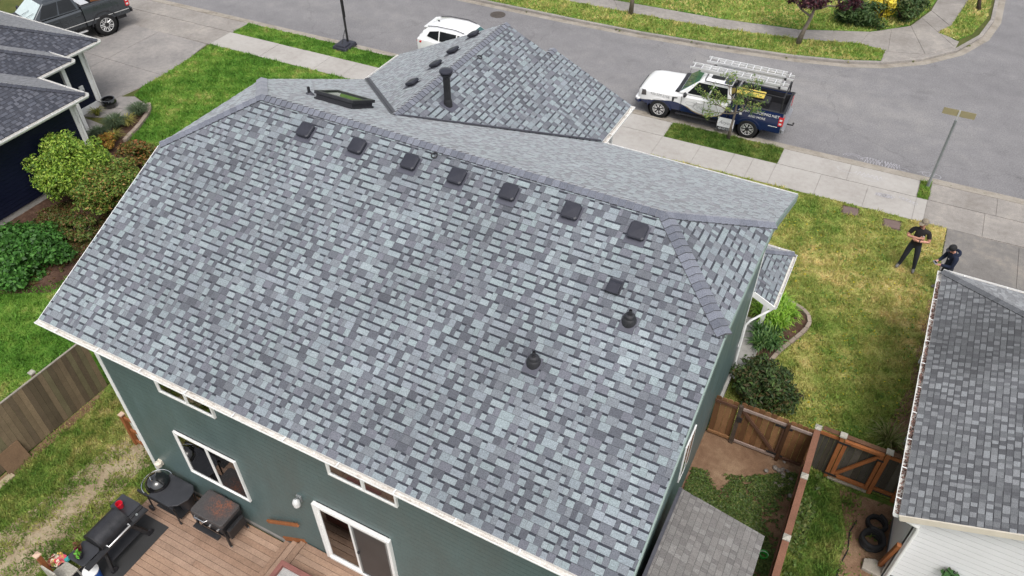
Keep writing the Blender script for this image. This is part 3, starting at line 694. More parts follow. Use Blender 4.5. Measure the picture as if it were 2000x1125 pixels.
def caps(parent, p0, p1, dl, dr, wd=.135, expo=.145, pal=((.2, .2, .2),), th=.022, seed=1, mat='shingle', name='ridge_cap', lift=.016):
    """ridge/hip caps laid from p0 (low/first) to p1; dl, dr = directions down each side"""
    p0 = Vector(p0); p1 = Vector(p1); L = (p1-p0).length; d = (p1-p0)/L; dl = Vector(dl).normalized(); dr = Vector(dr).normalized()
    upv = Vector((0, 0, 1)); dl = (dl-d*dl.dot(d)).normalized(); dr = (dr-d*dr.dot(d)).normalized()
    rg = random.Random(seed); n = int(L/expo)
    for i in range(n):
        a = p0+d*(i*L/n); b_ = p0+d*min((i+1)*L/n+.03, L+.02); m_ = rg.uniform(.9, 1.1); c = tuple(k*m_ for k in pal[rg.randrange(len(pal))])
        h0 = lift+th; h1 = lift+.001
        rows = []
        for q, h in ((a, lift-.012), (a, h0), (b_, h1)):
            k = .06
            rows.append([q+dl*wd+upv*h, q+dl*.035+upv*(h+.008), q+upv*(h+.012), q+dr*.035+upv*(h+.008), q+dr*wd+upv*h])
        b = MB(); b.cur = c; V = [x for r_ in rows for x in r_]; F = []
        dk = tuple(x*.3 for x in c)
        for j in range(4): F.append((5+j, 6+j, 11+j, 10+j))
        b.add(V, F); b.cur = c; 
        b.f += [[j, j+1, 6+j, 5+j] for j in range(4)]+[[0, 5, 10], [4, 14, 9]]; b.c += [dk]*6; b.mi += [0]*6
        b.build(name, mat, parent, colour=True)
PAL_MAIN = dict(light=[alb(160, 171, 177, .62), alb(152, 162, 169, .62), alb(167, 178, 183, .62), alb(156, 164, 172, .62), alb(162, 175, 179, .62)],
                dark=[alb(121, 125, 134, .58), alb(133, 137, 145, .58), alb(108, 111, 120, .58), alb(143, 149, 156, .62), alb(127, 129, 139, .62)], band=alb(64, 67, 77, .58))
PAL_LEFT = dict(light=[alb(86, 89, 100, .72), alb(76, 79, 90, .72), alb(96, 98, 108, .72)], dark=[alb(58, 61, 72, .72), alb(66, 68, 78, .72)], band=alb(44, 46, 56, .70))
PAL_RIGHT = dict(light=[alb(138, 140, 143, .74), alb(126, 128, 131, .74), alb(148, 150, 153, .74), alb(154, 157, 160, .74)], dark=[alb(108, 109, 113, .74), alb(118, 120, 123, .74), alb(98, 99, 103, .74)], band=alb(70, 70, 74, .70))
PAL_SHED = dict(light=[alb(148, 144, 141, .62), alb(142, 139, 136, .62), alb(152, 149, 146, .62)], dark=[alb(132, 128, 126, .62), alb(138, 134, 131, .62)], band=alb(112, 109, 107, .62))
CAPC = [alb(126, 130, 142, .68), alb(118, 122, 134, .68), alb(134, 138, 150, .68)]

# ------------------------------------------------------------------ the green house
W, Dh, He, Hr, HZ = 12.46, 5.551, 5.958, 8.559, 7.79
S = (Hr-He)/Dh; XL, XR = 1.635, 1.687; YC = (HZ-He)/S; YF = 11.1
house = thing('house', 'two-storey green house with blue-grey shingled roof in the middle', 'house', (6.23, 5.55, 0), world=True)
CO = math.hypot(1, S)
TH = .045   # deck top lies this much under the nominal roof plane
def roofz(y): return He+S*(y if y < Dh else 2*Dh-y)
# solid roof deck: one closed shell under the shingles
def deck_poly(pts, name, mat='vent_dark', thick=.16):
    b = MB(); n = len(pts); up_ = [(p[0], p[1], p[2]-.006) for p in pts]; dn = [(p[0], p[1], p[2]-thick) for p in pts]
    b.add(up_+dn, [list(range(n)), list(range(n, 2*n))[::-1]]+[(i, n+i, n+(i+1) % n, (i+1) % n) for i in range(n)])
    return b.build(name, mat, house)
simple('roof_felt', (.07, .07, .08), .95, var=.1)
RL, RR = (XL, Dh, Hr), (W-XR, Dh, Hr)
A_, B_, C_, D_ = (0, YC, HZ), (0, 2*Dh-YC, HZ), (W, YC, HZ), (W, 2*Dh-YC, HZ)
roof = deck_poly([(0, 0, He), (W, 0, He), C_, RR, RL, A_], 'roof', 'roof_felt')
deck_poly([(W, YF, roofz(YF)), (0, YF, roofz(YF)), B_, RL, RR, D_], 'roof', 'roof_felt')
deck_poly([B_, A_, RL], 'roof', 'roof_felt'); deck_poly([C_, D_, RR], 'roof', 'roof_felt')
GX, GZ, GP, GE = 3.75, 7.72, .47, 3.68; GY0, GY1, GY2 = Dh+(Hr-GZ)/S, 12.85, 13.2; GEZ = GZ-GP*GE; GC = math.hypot(1, GP)
deck_poly([(GX, GY0-.1, GZ), (GX+GE, YF-.1, GEZ), (GX+GE, GY2, GEZ), (GX+1.3, GY2, GZ-1.3*GP), (GX+1.3, GY1, GZ-1.3*GP), (GX, GY1, GZ)], 'roof', 'roof_felt')
deck_poly([(GX, GY1, GZ), (GX-GE, GY1, GEZ), (GX-GE, YF-.1, GEZ), (GX, GY0-.1, GZ)], 'roof', 'roof_felt')
sh = Shingler()
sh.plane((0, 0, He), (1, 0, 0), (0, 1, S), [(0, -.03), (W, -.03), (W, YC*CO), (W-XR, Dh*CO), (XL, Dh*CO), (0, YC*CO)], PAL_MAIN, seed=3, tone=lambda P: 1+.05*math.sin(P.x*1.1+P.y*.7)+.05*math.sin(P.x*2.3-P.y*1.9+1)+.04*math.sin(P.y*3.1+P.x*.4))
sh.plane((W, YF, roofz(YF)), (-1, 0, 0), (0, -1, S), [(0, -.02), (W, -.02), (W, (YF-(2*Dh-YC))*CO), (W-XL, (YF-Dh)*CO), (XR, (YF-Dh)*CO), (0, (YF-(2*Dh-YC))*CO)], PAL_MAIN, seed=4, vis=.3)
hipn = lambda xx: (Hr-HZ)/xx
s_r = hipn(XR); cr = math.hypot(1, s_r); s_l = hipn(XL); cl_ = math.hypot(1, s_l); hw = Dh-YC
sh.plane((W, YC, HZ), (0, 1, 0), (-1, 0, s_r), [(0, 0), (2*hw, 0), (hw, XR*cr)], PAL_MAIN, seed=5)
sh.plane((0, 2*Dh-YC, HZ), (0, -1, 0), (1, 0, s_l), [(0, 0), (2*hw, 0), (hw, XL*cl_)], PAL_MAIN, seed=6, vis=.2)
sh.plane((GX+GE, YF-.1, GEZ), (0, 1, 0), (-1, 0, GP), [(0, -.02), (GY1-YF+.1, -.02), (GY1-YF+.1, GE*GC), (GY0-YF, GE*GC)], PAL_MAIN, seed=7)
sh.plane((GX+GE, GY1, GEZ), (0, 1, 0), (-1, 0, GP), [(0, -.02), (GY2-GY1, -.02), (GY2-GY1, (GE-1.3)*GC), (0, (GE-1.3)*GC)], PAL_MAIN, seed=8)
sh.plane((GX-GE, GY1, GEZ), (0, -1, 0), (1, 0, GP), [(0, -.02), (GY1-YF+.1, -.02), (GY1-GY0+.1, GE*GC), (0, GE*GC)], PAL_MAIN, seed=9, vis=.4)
# porch roof on the right side
PX0, PX1, PY0, PY1, PZ0, PZ1 = 12.1, 12.70, 10.62, 13.0, 3.12, 2.82
PSL = .5; PTX, PTZ = PX1-(PY1-PY0), PZ1+PSL*(PY1-PY0); pcl = math.hypot(1, PSL)      # hip top against the front wall
deck_poly([(PX1, PY0, PZ1), (PX1, PY1, PZ1), (PTX, PY0, PTZ)], 'porch_roof', 'roof_felt', .12)
deck_poly([(PX1, PY1, PZ1), (7.5, PY1, PZ1), (7.5, PY0, PTZ), (PTX, PY0, PTZ)], 'porch_roof', 'roof_felt', .12)
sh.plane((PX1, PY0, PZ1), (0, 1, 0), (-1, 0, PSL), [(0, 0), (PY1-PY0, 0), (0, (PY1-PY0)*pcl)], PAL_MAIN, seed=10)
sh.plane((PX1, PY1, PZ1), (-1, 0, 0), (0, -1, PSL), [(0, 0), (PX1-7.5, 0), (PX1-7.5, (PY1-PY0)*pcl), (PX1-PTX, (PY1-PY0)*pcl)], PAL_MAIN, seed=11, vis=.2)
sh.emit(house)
# caps
rear_d, front_d = (0, -1, -S), (0, 1, -S)
caps(house, RR, RL, rear_d, front_d, pal=CAPC, seed=1)
caps(house, C_, RR, rear_d, (1, 0, -s_r), pal=CAPC, seed=2, wd=.145); caps(house, D_, RR, front_d, (1, 0, -s_r), pal=CAPC, seed=3)
caps(house, A_, RL, rear_d, (-1, 0, -s_l), pal=CAPC, seed=4); caps(house, B_, RL, front_d, (-1, 0, -s_l), pal=CAPC, seed=5)
caps(house, (GX, GY0, GZ), (GX, GY1, GZ), (-1, 0, -GP), (1, 0, -GP), pal=CAPC, seed=6)
caps(house, (GX+1.3, GY1+.02, GZ-1.3*GP+.0), (GX+1.3, GY2, GZ-1.3*GP), (-1, 0, -.2), (1, 0, -GP), pal=CAPC, seed=7, wd=.12)
caps(house, (PX1, PY1, PZ1), (PTX, PY0, PTZ), (1, 0, -PSL), (0, 1, -PSL), pal=CAPC, seed=8, wd=.12)
# valley flashings
def valley(p0, p1, wd, name='valley_flashing', off=.02):
    p0 = Vector(p0)+Vector((0, 0, off)); p1 = Vector(p1)+Vector((0, 0, off)); d = (p1-p0).normalized(); s_ = d.cross(Vector((0, 0, 1))).normalized()*wd
    b = MB(); upv = Vector((0, 0, 1))
    b.add([p0-s_+upv*wd*.22, p0+s_+upv*wd*.22, p1+s_+upv*wd*.22, p1-s_+upv*wd*.22, p0, p1, p0+upv*.025, p1+upv*.025],
          [(0, 4, 5, 3), (4, 1, 2, 5)]); b.bar(p0+upv*.010, p1+upv*.010, .018, .018)
    b.build(name, 'flashing_metal', house)
valley((GX, GY0, GZ), (GX+GE, YF, GEZ), .05); valley((GX, GY0, GZ), (GX-GE, YF, GEZ), .075)

# walls
wx0, wx1, wy0, wy1 = .37, 12.12, .478, 10.65
OPEN = [(1.97, 3.70, 1.45, 2.92), (2.19, 3.67, 4.45, 5.52), (6.52, 8.02, 4.43, 5.52), (5.86, 7.64, .86, 2.90)]   # window and door openings in the rear wall
b = MB(); b.prism([(wx0, wy0+.6), (wx1, wy0+.6), (wx1, wy1), (wx0, wy1)], .3, He-.06)
xb = sorted({wx0, wx1, *[o[0] for o in OPEN], *[o[1] for o in OPEN]})
for xa, xc in zip(xb[:-1], xb[1:]):
    zs = sorted([(o[2], o[3]) for o in OPEN if o[0] <= xa+1e-6 and o[1] >= xc-1e-6]); z_ = .3
    for za, zc in zs+[(He-.06, 0)]: b.box(xa, xc, wy0, wy0+.6, z_, za); z_ = zc
for xx in (wx0, wx1):
    t_ = .02 if xx == wx0 else -.02
    yy = [wy0, YC, 2*Dh-YC, wy1]; pts = [(y_, He-.07) for y_ in (wy0, wy1)]+[(2*Dh-YC, HZ-.16), (YC, HZ-.16)]
    b.add([(xx, y_, z_) for y_, z_ in pts]+[(xx+t_*8, y_, z_) for y_, z_ in pts], [(0, 1, 2, 3), (7, 6, 5, 4), (0, 4, 5, 1), (1, 5, 6, 2), (2, 6, 7, 3), (3, 7, 4, 0)])
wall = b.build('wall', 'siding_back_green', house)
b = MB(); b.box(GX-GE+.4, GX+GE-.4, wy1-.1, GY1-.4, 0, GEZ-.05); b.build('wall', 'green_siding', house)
b = MB(); b.box(wx0+.03, wx1-.03, wy0+.03, wy1-.03, -.1, .3); b.build('foundation', 'concrete_foundation', house)
def lap_board(name, p0, p1, ht, mat, parent, nrm, th=.014):
    """horizontal siding board between p0,p1 (bottom edge), tilted out at its foot"""
    p0 = Vector(p0); p1 = Vector(p1); n = Vector(nrm); u_ = Vector((0, 0, ht-.014))
    b = MB(); b.add([p0, p1, p1+n*th, p0+n*th, p0+u_, p1+u_, p1+u_+n*(th-.004), p0+u_+n*(th-.004)], [(3, 2, 6, 7), (0, 1, 2, 3), (4, 7, 6, 5), (0, 3, 7, 4), (1, 5, 6, 2)]); b.mi[-3] = 1
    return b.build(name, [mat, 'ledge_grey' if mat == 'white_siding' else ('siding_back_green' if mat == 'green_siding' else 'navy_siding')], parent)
z = .3
while z < He-.12:
    h_ = min(.152, He-.06-z); cut_ = sorted([(o[0], o[1]) for o in OPEN if o[2] < z+h_ and o[3] > z]); xa = wx0+.1
    for a_, c_ in cut_+[(wx1-.1, 0)]:
        if a_-xa > .05:
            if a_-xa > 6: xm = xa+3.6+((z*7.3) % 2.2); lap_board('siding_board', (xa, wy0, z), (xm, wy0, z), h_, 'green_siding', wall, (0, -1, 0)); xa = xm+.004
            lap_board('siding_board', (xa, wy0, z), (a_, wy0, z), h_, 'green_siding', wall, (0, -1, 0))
        xa = c_
    z += .15
z = .3
while z < HZ-.2:
    h_ = .152; y0 = wy0; y1 = wy1
    zt = z+h_
    if zt > He-.1: y0 = max(wy0, (zt+.17-He)/S); y1 = min(wy1, 2*Dh-(zt+.17-He)/S)
    lap_board('siding_board', (wx1, y0+.1, z), (wx1, y1-.1, z), h_, 'green_siding', wall, (1, 0, 0)); z += .15
# corner boards
for (cx, cy, ax, m) in ((wx0, wy0, 0, 'white_trim'), (wx1, wy0, 0, 'green_siding')):
    b = MB(); sx = -1 if cx == wx0 else 1
    b.box(min(cx, cx-sx*.1), max(cx, cx-sx*.1), cy-.024, cy, .1, He-.1)
    b.box(min(cx+sx*.024, cx), max(cx+sx*.024, cx), cy-.024, cy+.09, .1, He-.1); b.build('corner_board', m, house)
b = MB(); b.box(wx1, wx1+.024, wy1-.1, wy1, .1, He-.1); b.build('corner_board', 'white_trim', house)
# rakes, fascia, soffit
b = MB()
for (p, q) in (((W+.012, -.0, He-.10), (W+.012, YC, HZ-.10)), ((W+.012, YC, HZ-.1), (W+.012, 2*Dh-YC, HZ-.1)), ((W+.012, 2*Dh-YC, HZ-.1), (W+.012, YF, roofz(YF)-.1))):
    b.bar(p, q, .025, .17)
b.build('fascia_board', 'sage_trim', house)
b = MB()
for (p, q) in (((-.012, 0, He-.10), (-.012, YC, HZ-.10)), ((-.012, YC, HZ-.1), (-.012, 2*Dh-YC, HZ-.1)), ((-.012, 2*Dh-YC, HZ-.1), (-.012, YF, roofz(YF)-.1))): b.bar(p, q, .025, .17)
b.build('fascia_board', 'white_trim', house)
b = MB(); b.box(0, W, -.012, .01, He-.17, He-.02); b.build('fascia_board', 'white_trim', house)
b = MB(); b.box(.02, W-.02, .01, wy0, He-.2, He-.18); b.build('soffit', 'white_trim', house)
def gutter(parent, p0, p1, out, wd=.125, dp=.11, hang=.9, name='gutter', hm='white_trim', endcap=True):
    p0 = Vector(p0); p1 = Vector(p1); o = Vector(out).normalized(); d = (p1-p0).normalized(); U = Vector((0, 0, 1)); t = .012
    prof = [(0, 0), (0, -dp), (wd*.72, -dp), (wd, -dp*.35), (wd, .0), (wd-t, .0), (wd-t, -dp*.35), (wd*.70, -dp+t), (t, -dp+t), (t, 0)]
    b = MB(); n = len(prof); V = [p0+o*a+U*c for a, c in prof]+[p1+o*a+U*c for a, c in prof]
    for i in range(n):
        b.m = 1 if i in (6, 7, 8) else 0
        b.add([V[i], V[(i+1) % n], V[n+(i+1) % n], V[n+i]], [(0, 1, 2, 3)])
    b.m = 0
    if endcap:
        for q in (p0, p1): b.bar(q-d*.006, q+d*.006, .001, .001); b.add([q+o*a+U*c for a, c in prof[:5]], [(0, 1, 2, 3, 4)])
    g = b.build(name, ['white_trim', 'gutter_grime'], parent)
    L = (p1-p0).length; k = max(1, int(L/hang))
    for i in range(k):
        q = p0+d*(L*(i+.5)/k); MB().bar(q+U*-.004, q+o*wd+U*-.004, .022, .006).build('gutter_hanger', hm, g)
    return g
gutter(house, (-.03, -.014, He-.03), (W+.02, -.014, He-.015), (0, -1, 0), .12, .085, 1.05)
gutter(house, (GX+GE+.004, YF, GEZ-.04), (GX+GE+.004, GY2+.03, GEZ-.04), (1, 0, 0))
gutter(house, (GX-GE-.004, YF, GEZ-.04), (GX-GE-.004, GY1, GEZ-.04), (-1, 0, 0))
gutter(house, (7.5, YF+.012, roofz(YF)-.05), (W, YF+.012, roofz(YF)-.05), (0, 1, 0))
gutter(house, (PX1+.01, PY0, PZ1-.02), (PX1+.01, PY1, PZ1-.02), (1, 0, 0), .095, .085, .8)
b = MB(); b.tube([(PX1+.05, PY0+.1, PZ1-.12), (PX1-.1, PY0-.05, PZ1-.22), (12.28, PY0-.25, PZ1-.5), (12.2, PY0-.3, PZ1-.65), (12.2, PY0-.3, .15), (12.3, PY0-.3, .06)], .032, 8); b.build('downspout', 'white_trim', house, smooth=True)
b = MB(); b.tube([(GX+GE+.05, GY2-.05, GEZ-.1), (GX+GE-.2, GY2-.2, GEZ-.5), (GX+GE-.35, GY2-.35, GEZ-.7), (GX+GE-.35, GY2-.35, .1)], .045, 8); b.build('downspout', 'white_trim', house, smooth=True)
b = MB(); b.bar((PX0+.03, PY0-.015, PZ1+PSL*(PX1-PX0-.03)-.08), (PX1+.02, PY0-.015, PZ1-.08), .03, .16); b.build('fascia_board', 'white_trim', house)
gutter(house, (7.6, PY1+.01, PZ1-.02), (PX1, PY1+.01, PZ1-.02), (0, 1, 0), .095, .085, .8)
for x_ in (8.2, 12.4): MB().box(x_-.07, x_+.07, 12.62, 12.76, 0, PZ1-.1).build('porch_post', 'white_trim', house, bevel=.008)
MB().box(7.6, 12.6, 10.66, 12.85, -.05, .14).build('porch_floor', 'concrete_foundation', house)
b = MB(); b.box(12.13, 12.2, PY0-.2, PY0+.1, .3, 1.2); b.build('utility_box', 'white_plastic', house, bevel=.01)
b = MB(); b.box(wx1+.02, wx1+.1, 9.2, 10.6, -.05, .35); b.build('foundation_step', 'concrete_foundation', house)

def interior(o, floor, curtain):
    b = MB(); b.box(o[0], o[1], wy0+.58, wy0+.598, o[2], o[3]); b.build('room', 'room_dark', house)
    b = MB(); b.box(o[0], o[1], wy0+.01, wy0+.58, o[2], o[2]+.02); b.build('sill', floor, house)
    for xa, xc in curtain:
        b = MB(); n = 10
        for i in range(n):
            a_, c_ = xa+(xc-xa)*i/n, xa+(xc-xa)*(i+1)/n; d0 = .02*math.sin(i*1.9); d1 = .02*math.sin((i+1)*1.9)
            b.add([(a_, wy0+.14+d0, o[2]+.05), (c_, wy0+.14+d1, o[2]+.05), (c_, wy0+.14+d1, o[3]), (a_, wy0+.14+d0, o[3])], [(0, 1, 2, 3)])
        b.build('curtain', 'curtain_cloth', house)
interior(OPEN[0], 'white_trim', [(1.98, 2.15)]); interior(OPEN[1], 'white_trim', [(2.2, 2.75)]); interior(OPEN[2], 'white_trim', [(7.2, 8.0)]); interior(OPEN[3], 'room_floor', [(5.87, 6.0)])
def window(x0, x1, z0, z1, y, parent=house, mull=(.52,), fr=.044, axis='y', name='window', g='window_glass'):
    """sliding window on a wall facing -Y (axis y) or +X (axis x); y is the wall face"""
    T = Matrix.Identity(4) if axis == 'y' else Matrix(((0, -1, 0, 0), (1, 0, 0, 0), (0, 0, 1, 0), (0, 0, 0, 1)))
    yy = y if axis == 'y' else -y
    b = MB(); d0, d1 = (yy-.055 if axis == 'y' else yy-.032), yy+.0
    b.box(x0, x1, d0, d1, z0, z0+fr, T); b.box(x0, x1, d0, d1, z1-fr, z1, T); b.box(x0, x0+fr, d0, d1, z0+fr, z1-fr, T); b.box(x1-fr, x1, d0, d1, z0+fr, z1-fr, T)
    win = b.build(name, 'white_trim', parent, bevel=.004)
    xs = [x0+fr]+[x0+(x1-x0)*m for m in mull]+[x1-fr]
    for m in mull:
        xm = x0+(x1-x0)*m; bb = MB(); bb.box(xm-.02, xm+.02, yy-(.045 if axis == 'y' else .031), yy-.002, z0+fr, z1-fr, T); bb.build('mullion', 'white_trim', win)
    for i in range(len(xs)-1):
        a = xs[i]+(.03 if i else 0); c = xs[i+1]-(.03 if i < len(xs)-2 else 0)
        bb = MB(); bb.box(a+.008, c-.008, yy-.026-.004*i, yy-.022-.004*i, z0+fr+.008, z1-fr-.008, T); bb.build('pane', g if i else g, win)
        if axis == 'x': continue
        bb = MB(); s_ = .016
        bb.box(a, c, yy-.034, yy-.015, z0+fr, z0+fr+s_, T); bb.box(a, c, yy-.034, yy-.015, z1-fr-s_, z1-fr, T); bb.box(a, a+s_, yy-.034, yy-.015, z0+fr+s_, z1-fr-s_, T); bb.box(c-s_, c, yy-.034, yy-.015, z0+fr+s_, z1-fr-s_, T)
        bb.build('sash', 'white_trim' if i == 0 else 'white_trim', win)
    return win
window(1.94, 3.73, 1.42, 2.95, wy0-.012); window(2.16, 3.70, 4.42, 5.55, wy0-.012); window(6.49, 8.05, 4.40, 5.55, wy0-.012)
window(5.05, 5.75, 1.85, 3.15, wx1+.012, axis='x', fr=.03, g='car_glass')
# sliding door
dx0, dx1, dz0, dz1 = 5.79, 7.69, .83, 2.95; y = wy0-.012
b = MB(); b.box(dx0, dx0+.1, y-.09, y, dz0, dz1); b.box(dx1-.07, dx1, y-.09, y, dz0, dz1); b.box(dx0+.1, dx1-.07, y-.09, y, dz1-.08, dz1); b.box(dx0+.1, dx1-.07, y-.1, y, dz0, dz0+.09)
dr = b.build('sliding_door', 'white_trim', house, bevel=.006)
for i, (a, c, g) in enumerate(((dx0+.1, 6.73, 'window_glass'), (6.75, dx1-.07, 'screen_mesh'))):
    yo = y-.05 if i == 0 else y-.07
    b = MB(); f_ = .06 if i == 0 else .045
    b.box(a, c, yo-.012, yo+.012, dz0+.09, dz0+.09+f_); b.box(a, c, yo-.012, yo+.012, dz1-.08-f_, dz1-.08); b.box(a, a+f_, yo-.012, yo+.012, dz0+.09+f_, dz1-.08-f_); b.box(c-f_, c, yo-.012, yo+.012, dz0+.09+f_, dz1-.08-f_)
    b.build('door_leaf', 'white_trim' if i == 0 else 'galvanised', dr)
    b = MB(); b.box(a+f_, c-f_, yo-.003, yo+.003, dz0+.09+f_, dz1-.08-f_); b.build('pane', g, dr)
b = MB(); b.ellipsoid((6.80, y-.1, 1.85), (.03, .025, .05)); b.build('handle', 'black_plastic', dr, smooth='all')
# wall lights and handrail
b = MB(); b.box(5.35, 5.47, wy0-.06, wy0-.01, 2.68, 2.88); wl = b.build('wall_lamp', 'galvanised', house, bevel=.01)
b = MB(); b.lathe([(.03, -.16), (.075, -.12), (.085, 0), (.06, .06), (.02, .09)], 12, Matrix.Translation((5.41, wy0-.14, 2.78))); b.build('lamp_glass', 'lamp_clear', wl, smooth=True)
b = MB(); b.bar((5.41, wy0-.01, 2.86), (5.41, wy0-.14, 2.88), .025); b.build('bracket', 'galvanised', wl)
b = MB(); b.lathe([(.02, -.09), (.075, -.07), (.085, .05), (.03, .09)], 12, Matrix.Translation((.75, wy0-.1, .98))); b.box(.69, .81, wy0-.05, wy0-.01, .9, 1.06); b.build('wall_lamp', 'cream_trim', house, smooth=True)
b = MB(); b.bar((4.15, wy0-.1, 1.02), (5.15, wy0-.1, 1.62), .05, .09); hr_ = b.build('handrail', 'cedar', house, bevel=.008)
for q in ((4.4, 1.13), (4.95, 1.46)):
    b = MB(); b.bar((q[0], wy0-.005, q[1]+.0), (q[0], wy0-.1, q[1]+.04), .03); b.build('bracket', 'chrome', hr_)

# roof furniture
def on_rear(x, y, h=0): return Vector((x, y, He+S*y))+Vector((0, -S, 1)).normalized()*h
ex, ey = Vector((1, 0, 0)), Vector((0, 1, S)).normalized(); ez = ex.cross(ey)
MREAR = lambda x, y: Matrix.Translation(on_rear(x, y)) @ Matrix((( ex.x, ey.x, ez.x, 0), (ex.y, ey.y, ez.y, 0), (ex.z, ey.z, ez.z, 0), (0, 0, 0, 1)))
def plane_matrix(P, e1, e2):
    e1 = Vector(e1).normalized(); e2 = Vector(e2).normalized(); e3 = e1.cross(e2)
    return Matrix.Translation(P) @ Matrix(((e1.x, e2.x, e3.x, 0), (e1.y, e2.y, e3.y, 0), (e1.z, e2.z, e3.z, 0), (0, 0, 0, 1)))
def box_vent(M, s_=.165):
    b = MB(); b.box(-s_*1.15, s_*1.15, -s_*1.55, s_*1.0, .012, .018, M); fl = b.build('roof_vent', 'flange_metal', house, bevel=.004)
    b = MB(); b.box(-s_*.72, s_*.72, -s_*.7, s_*.72, .018, .075, M); b.build('throat', 'vent_dark', fl)
    b = MB(); e = .035; k = s_*.98
    def ring(r, h): return [(-r+e, -r, h), (r-e, -r, h), (r, -r+e, h), (r, r-e, h), (r-e, r, h), (-r+e, r, h), (-r, r-e, h), (-r, -r+e, h)]
    rings = [ring(k-.02, .055), ring(k, .06), ring(k, .105), ring(k-.02, .122)]
    V = [p for r_ in rings for p in r_]+[(0, 0, .130)]; F = []
    for j in range(3):
        for i in range(8): F.append((j*8+i, j*8+(i+1) % 8, (j+1)*8+(i+1) % 8, (j+1)*8+i))
    F += [(24+i, 24+(i+1) % 8, 32) for i in range(8)]+[tuple(range(8))[::-1]]
    b.add(V, F, M); b.build('hood', 'vent_plastic', fl)
for x in (3.18, 4.48, 5.74, 6.80, 7.92, 9.19, 10.46): box_vent(MREAR(x, 5.08))
for yv in (9.33, 10.45, 11.33, 12.45):
    box_vent(plane_matrix((2.95, yv, GZ-GP*(GX-2.95)), (0, -1, 0), (1, 0, GP)), .15)
# small exhaust hood
M = MREAR(10.47, 4.06); b = MB(); b.box(-.13, .13, -.12, .16, .012, .02, M); eh = b.build('exhaust_hood', 'vent_plastic', house)
b = MB(); b.add([(-.11, -.13, .02), (.11, -.13, .02), (.11, .13, .02), (-.11, .13, .02), (-.11, -.13, .12), (.11, -.13, .12), (.11, .06, .10), (-.11, .06, .10), (.11, .13, .05), (-.11, .13, .05)],
               [(4, 5, 6, 7), (7, 6, 8, 9), (9, 8, 2, 3), (0, 4, 7, 9, 3), (1, 2, 8, 6, 5)], M); b.build('hood', 'vent_plastic', eh, bevel=.008)
b = MB(); b.box(-.1, .1, -.125, -.1, .022, .105, M); b.build('throat', 'vent_dark', eh)
def pipe_boot(x, y):
    M = MREAR(x, y); b = MB(); b.box(-.14, .14, -.21, .11, .010, .016, M); fl = b.build('pipe_boot', 'flange_metal', house, bevel=.004)
    P = on_rear(x, y, .0); T = Matrix.Translation(P) @ Matrix.Diagonal((.82, .82, .95, 1))
    b = MB(); b.lathe([(.16, -.05), (.15, .05), (.13, .09), (.12, .10)], 24, T); b.build('collar', 'black_plastic', fl, smooth=True)
    b = MB(); b.lathe([(.115, .08), (.12, .12), (.10, .155), (.055, .17), (.05, .19)], 24, T); b.build('dome', 'black_plastic', fl, smooth=True)
    b = MB(); b.lathe([(.038, .15), (.038, .27), (.03, .272), (.03, .22)], 14, T); b.build('pipe', 'black_plastic', fl, smooth=True)
pipe_boot(10.93, 3.63); pipe_boot(9.72, 2.50)
def small_boot(P):
    b = MB(); T = Matrix.Translation(P); b.lathe([(.14, -.06), (.09, .02), (.06, .07)], 14, T); f_ = b.build('pipe_boot', 'flashing_metal', house, smooth=True)
    b = MB(); b.lathe([(.035, .0), (.035, .2), (.027, .2), (.027, .12)], 12, T); b.build('pipe', 'black_plastic', f_, smooth=True)
small_boot((1.68, 6.95, Hr-S*(6.95-Dh)))
# flue on the wing roof
fp = Vector((4.34, 8.72, GZ-GP*(4.34-GX))); T = Matrix.Translation(fp) @ Matrix.Diagonal((.74, .74, .92, 1))
b = MB(); b.lathe([(.15, -.1), (.14, .10), (.125, .16), (.118, .17)], 20, T); fl = b.build('flue', 'black_metal', house, smooth=True)
b = MB(); b.lathe([(.115, .1), (.115, .80)], 20, T); b.build('pipe', 'black_metal', fl, smooth=True)
b = MB(); b.lathe([(.10, .78), (.15, .82), (.185, .86), (.185, .9), (.13, .91)], 20, T); b.build('storm_collar', 'black_metal', fl, smooth=True)
b = MB(); b.lathe([(.215, .93), (.225, .95), (.215, .975), (.13, 1.0), (.03, 1.01)], 20, T); b.build('cap', 'vent_plastic', fl, smooth=True)
b = MB(); b.box(-.17, .17, -.22, .17, .010, .016, plane_matrix(fp, (0, 1, 0), (-1, 0, GP))); b.build('flange', 'flange_metal', fl)
# skylight on the street-side slope
M = plane_matrix((2.58, 7.05, Hr-S*(7.05-Dh)), (-1, 0, 0), (0, -1, S))
b = MB(); o_, i_ = (.70, .42), (.60, .33)
def frame(b, o_, i_, z0, z1, M):
    b.box(-o_[0], o_[0], -o_[1], -i_[1], z0, z1, M); b.box(-o_[0], o_[0], i_[1], o_[1], z0, z1, M); b.box(-o_[0], -i_[0], -i_[1], i_[1], z0, z1, M); b.box(i_[0], o_[0], -i_[1], i_[1], z0, z1, M)
frame(b, (.53, .42), (.44, .33), .012, .05, M); frame(b, (.50, .39), (.44, .33), .05, .13, M); sk = b.build('skylight', 'vent_dark', house)
b = MB(); frame(b, (.54, .43), (.44, .33), .13, .20, M); b.build('frame', 'dark_steel', sk, bevel=.006)
b = MB(); b.box(-.44, .44, -.33, .33, .165, .175, M); b.build('pane', 'skylight_glass', sk)

# safety anchor rings left on the ridges
def ring(P, e1, e2, r_=.06):
    P = Vector(P); e1 = Vector(e1).normalized(); e2 = Vector(e2).normalized(); b = MB(); b.tube([P+e1*r_*math.cos(R(a))+e2*r_*math.sin(R(a)) for a in range(0, 361, 24)], .012, 6); b.build('roof_anchor', 'black_metal', house, smooth='all')
ring(on_rear(6.12, 5.36, .035), ex, ey); ring((4.0, 10.9, GZ-GP*.25+.04), (0, 1, 0), (-1, 0, GP))
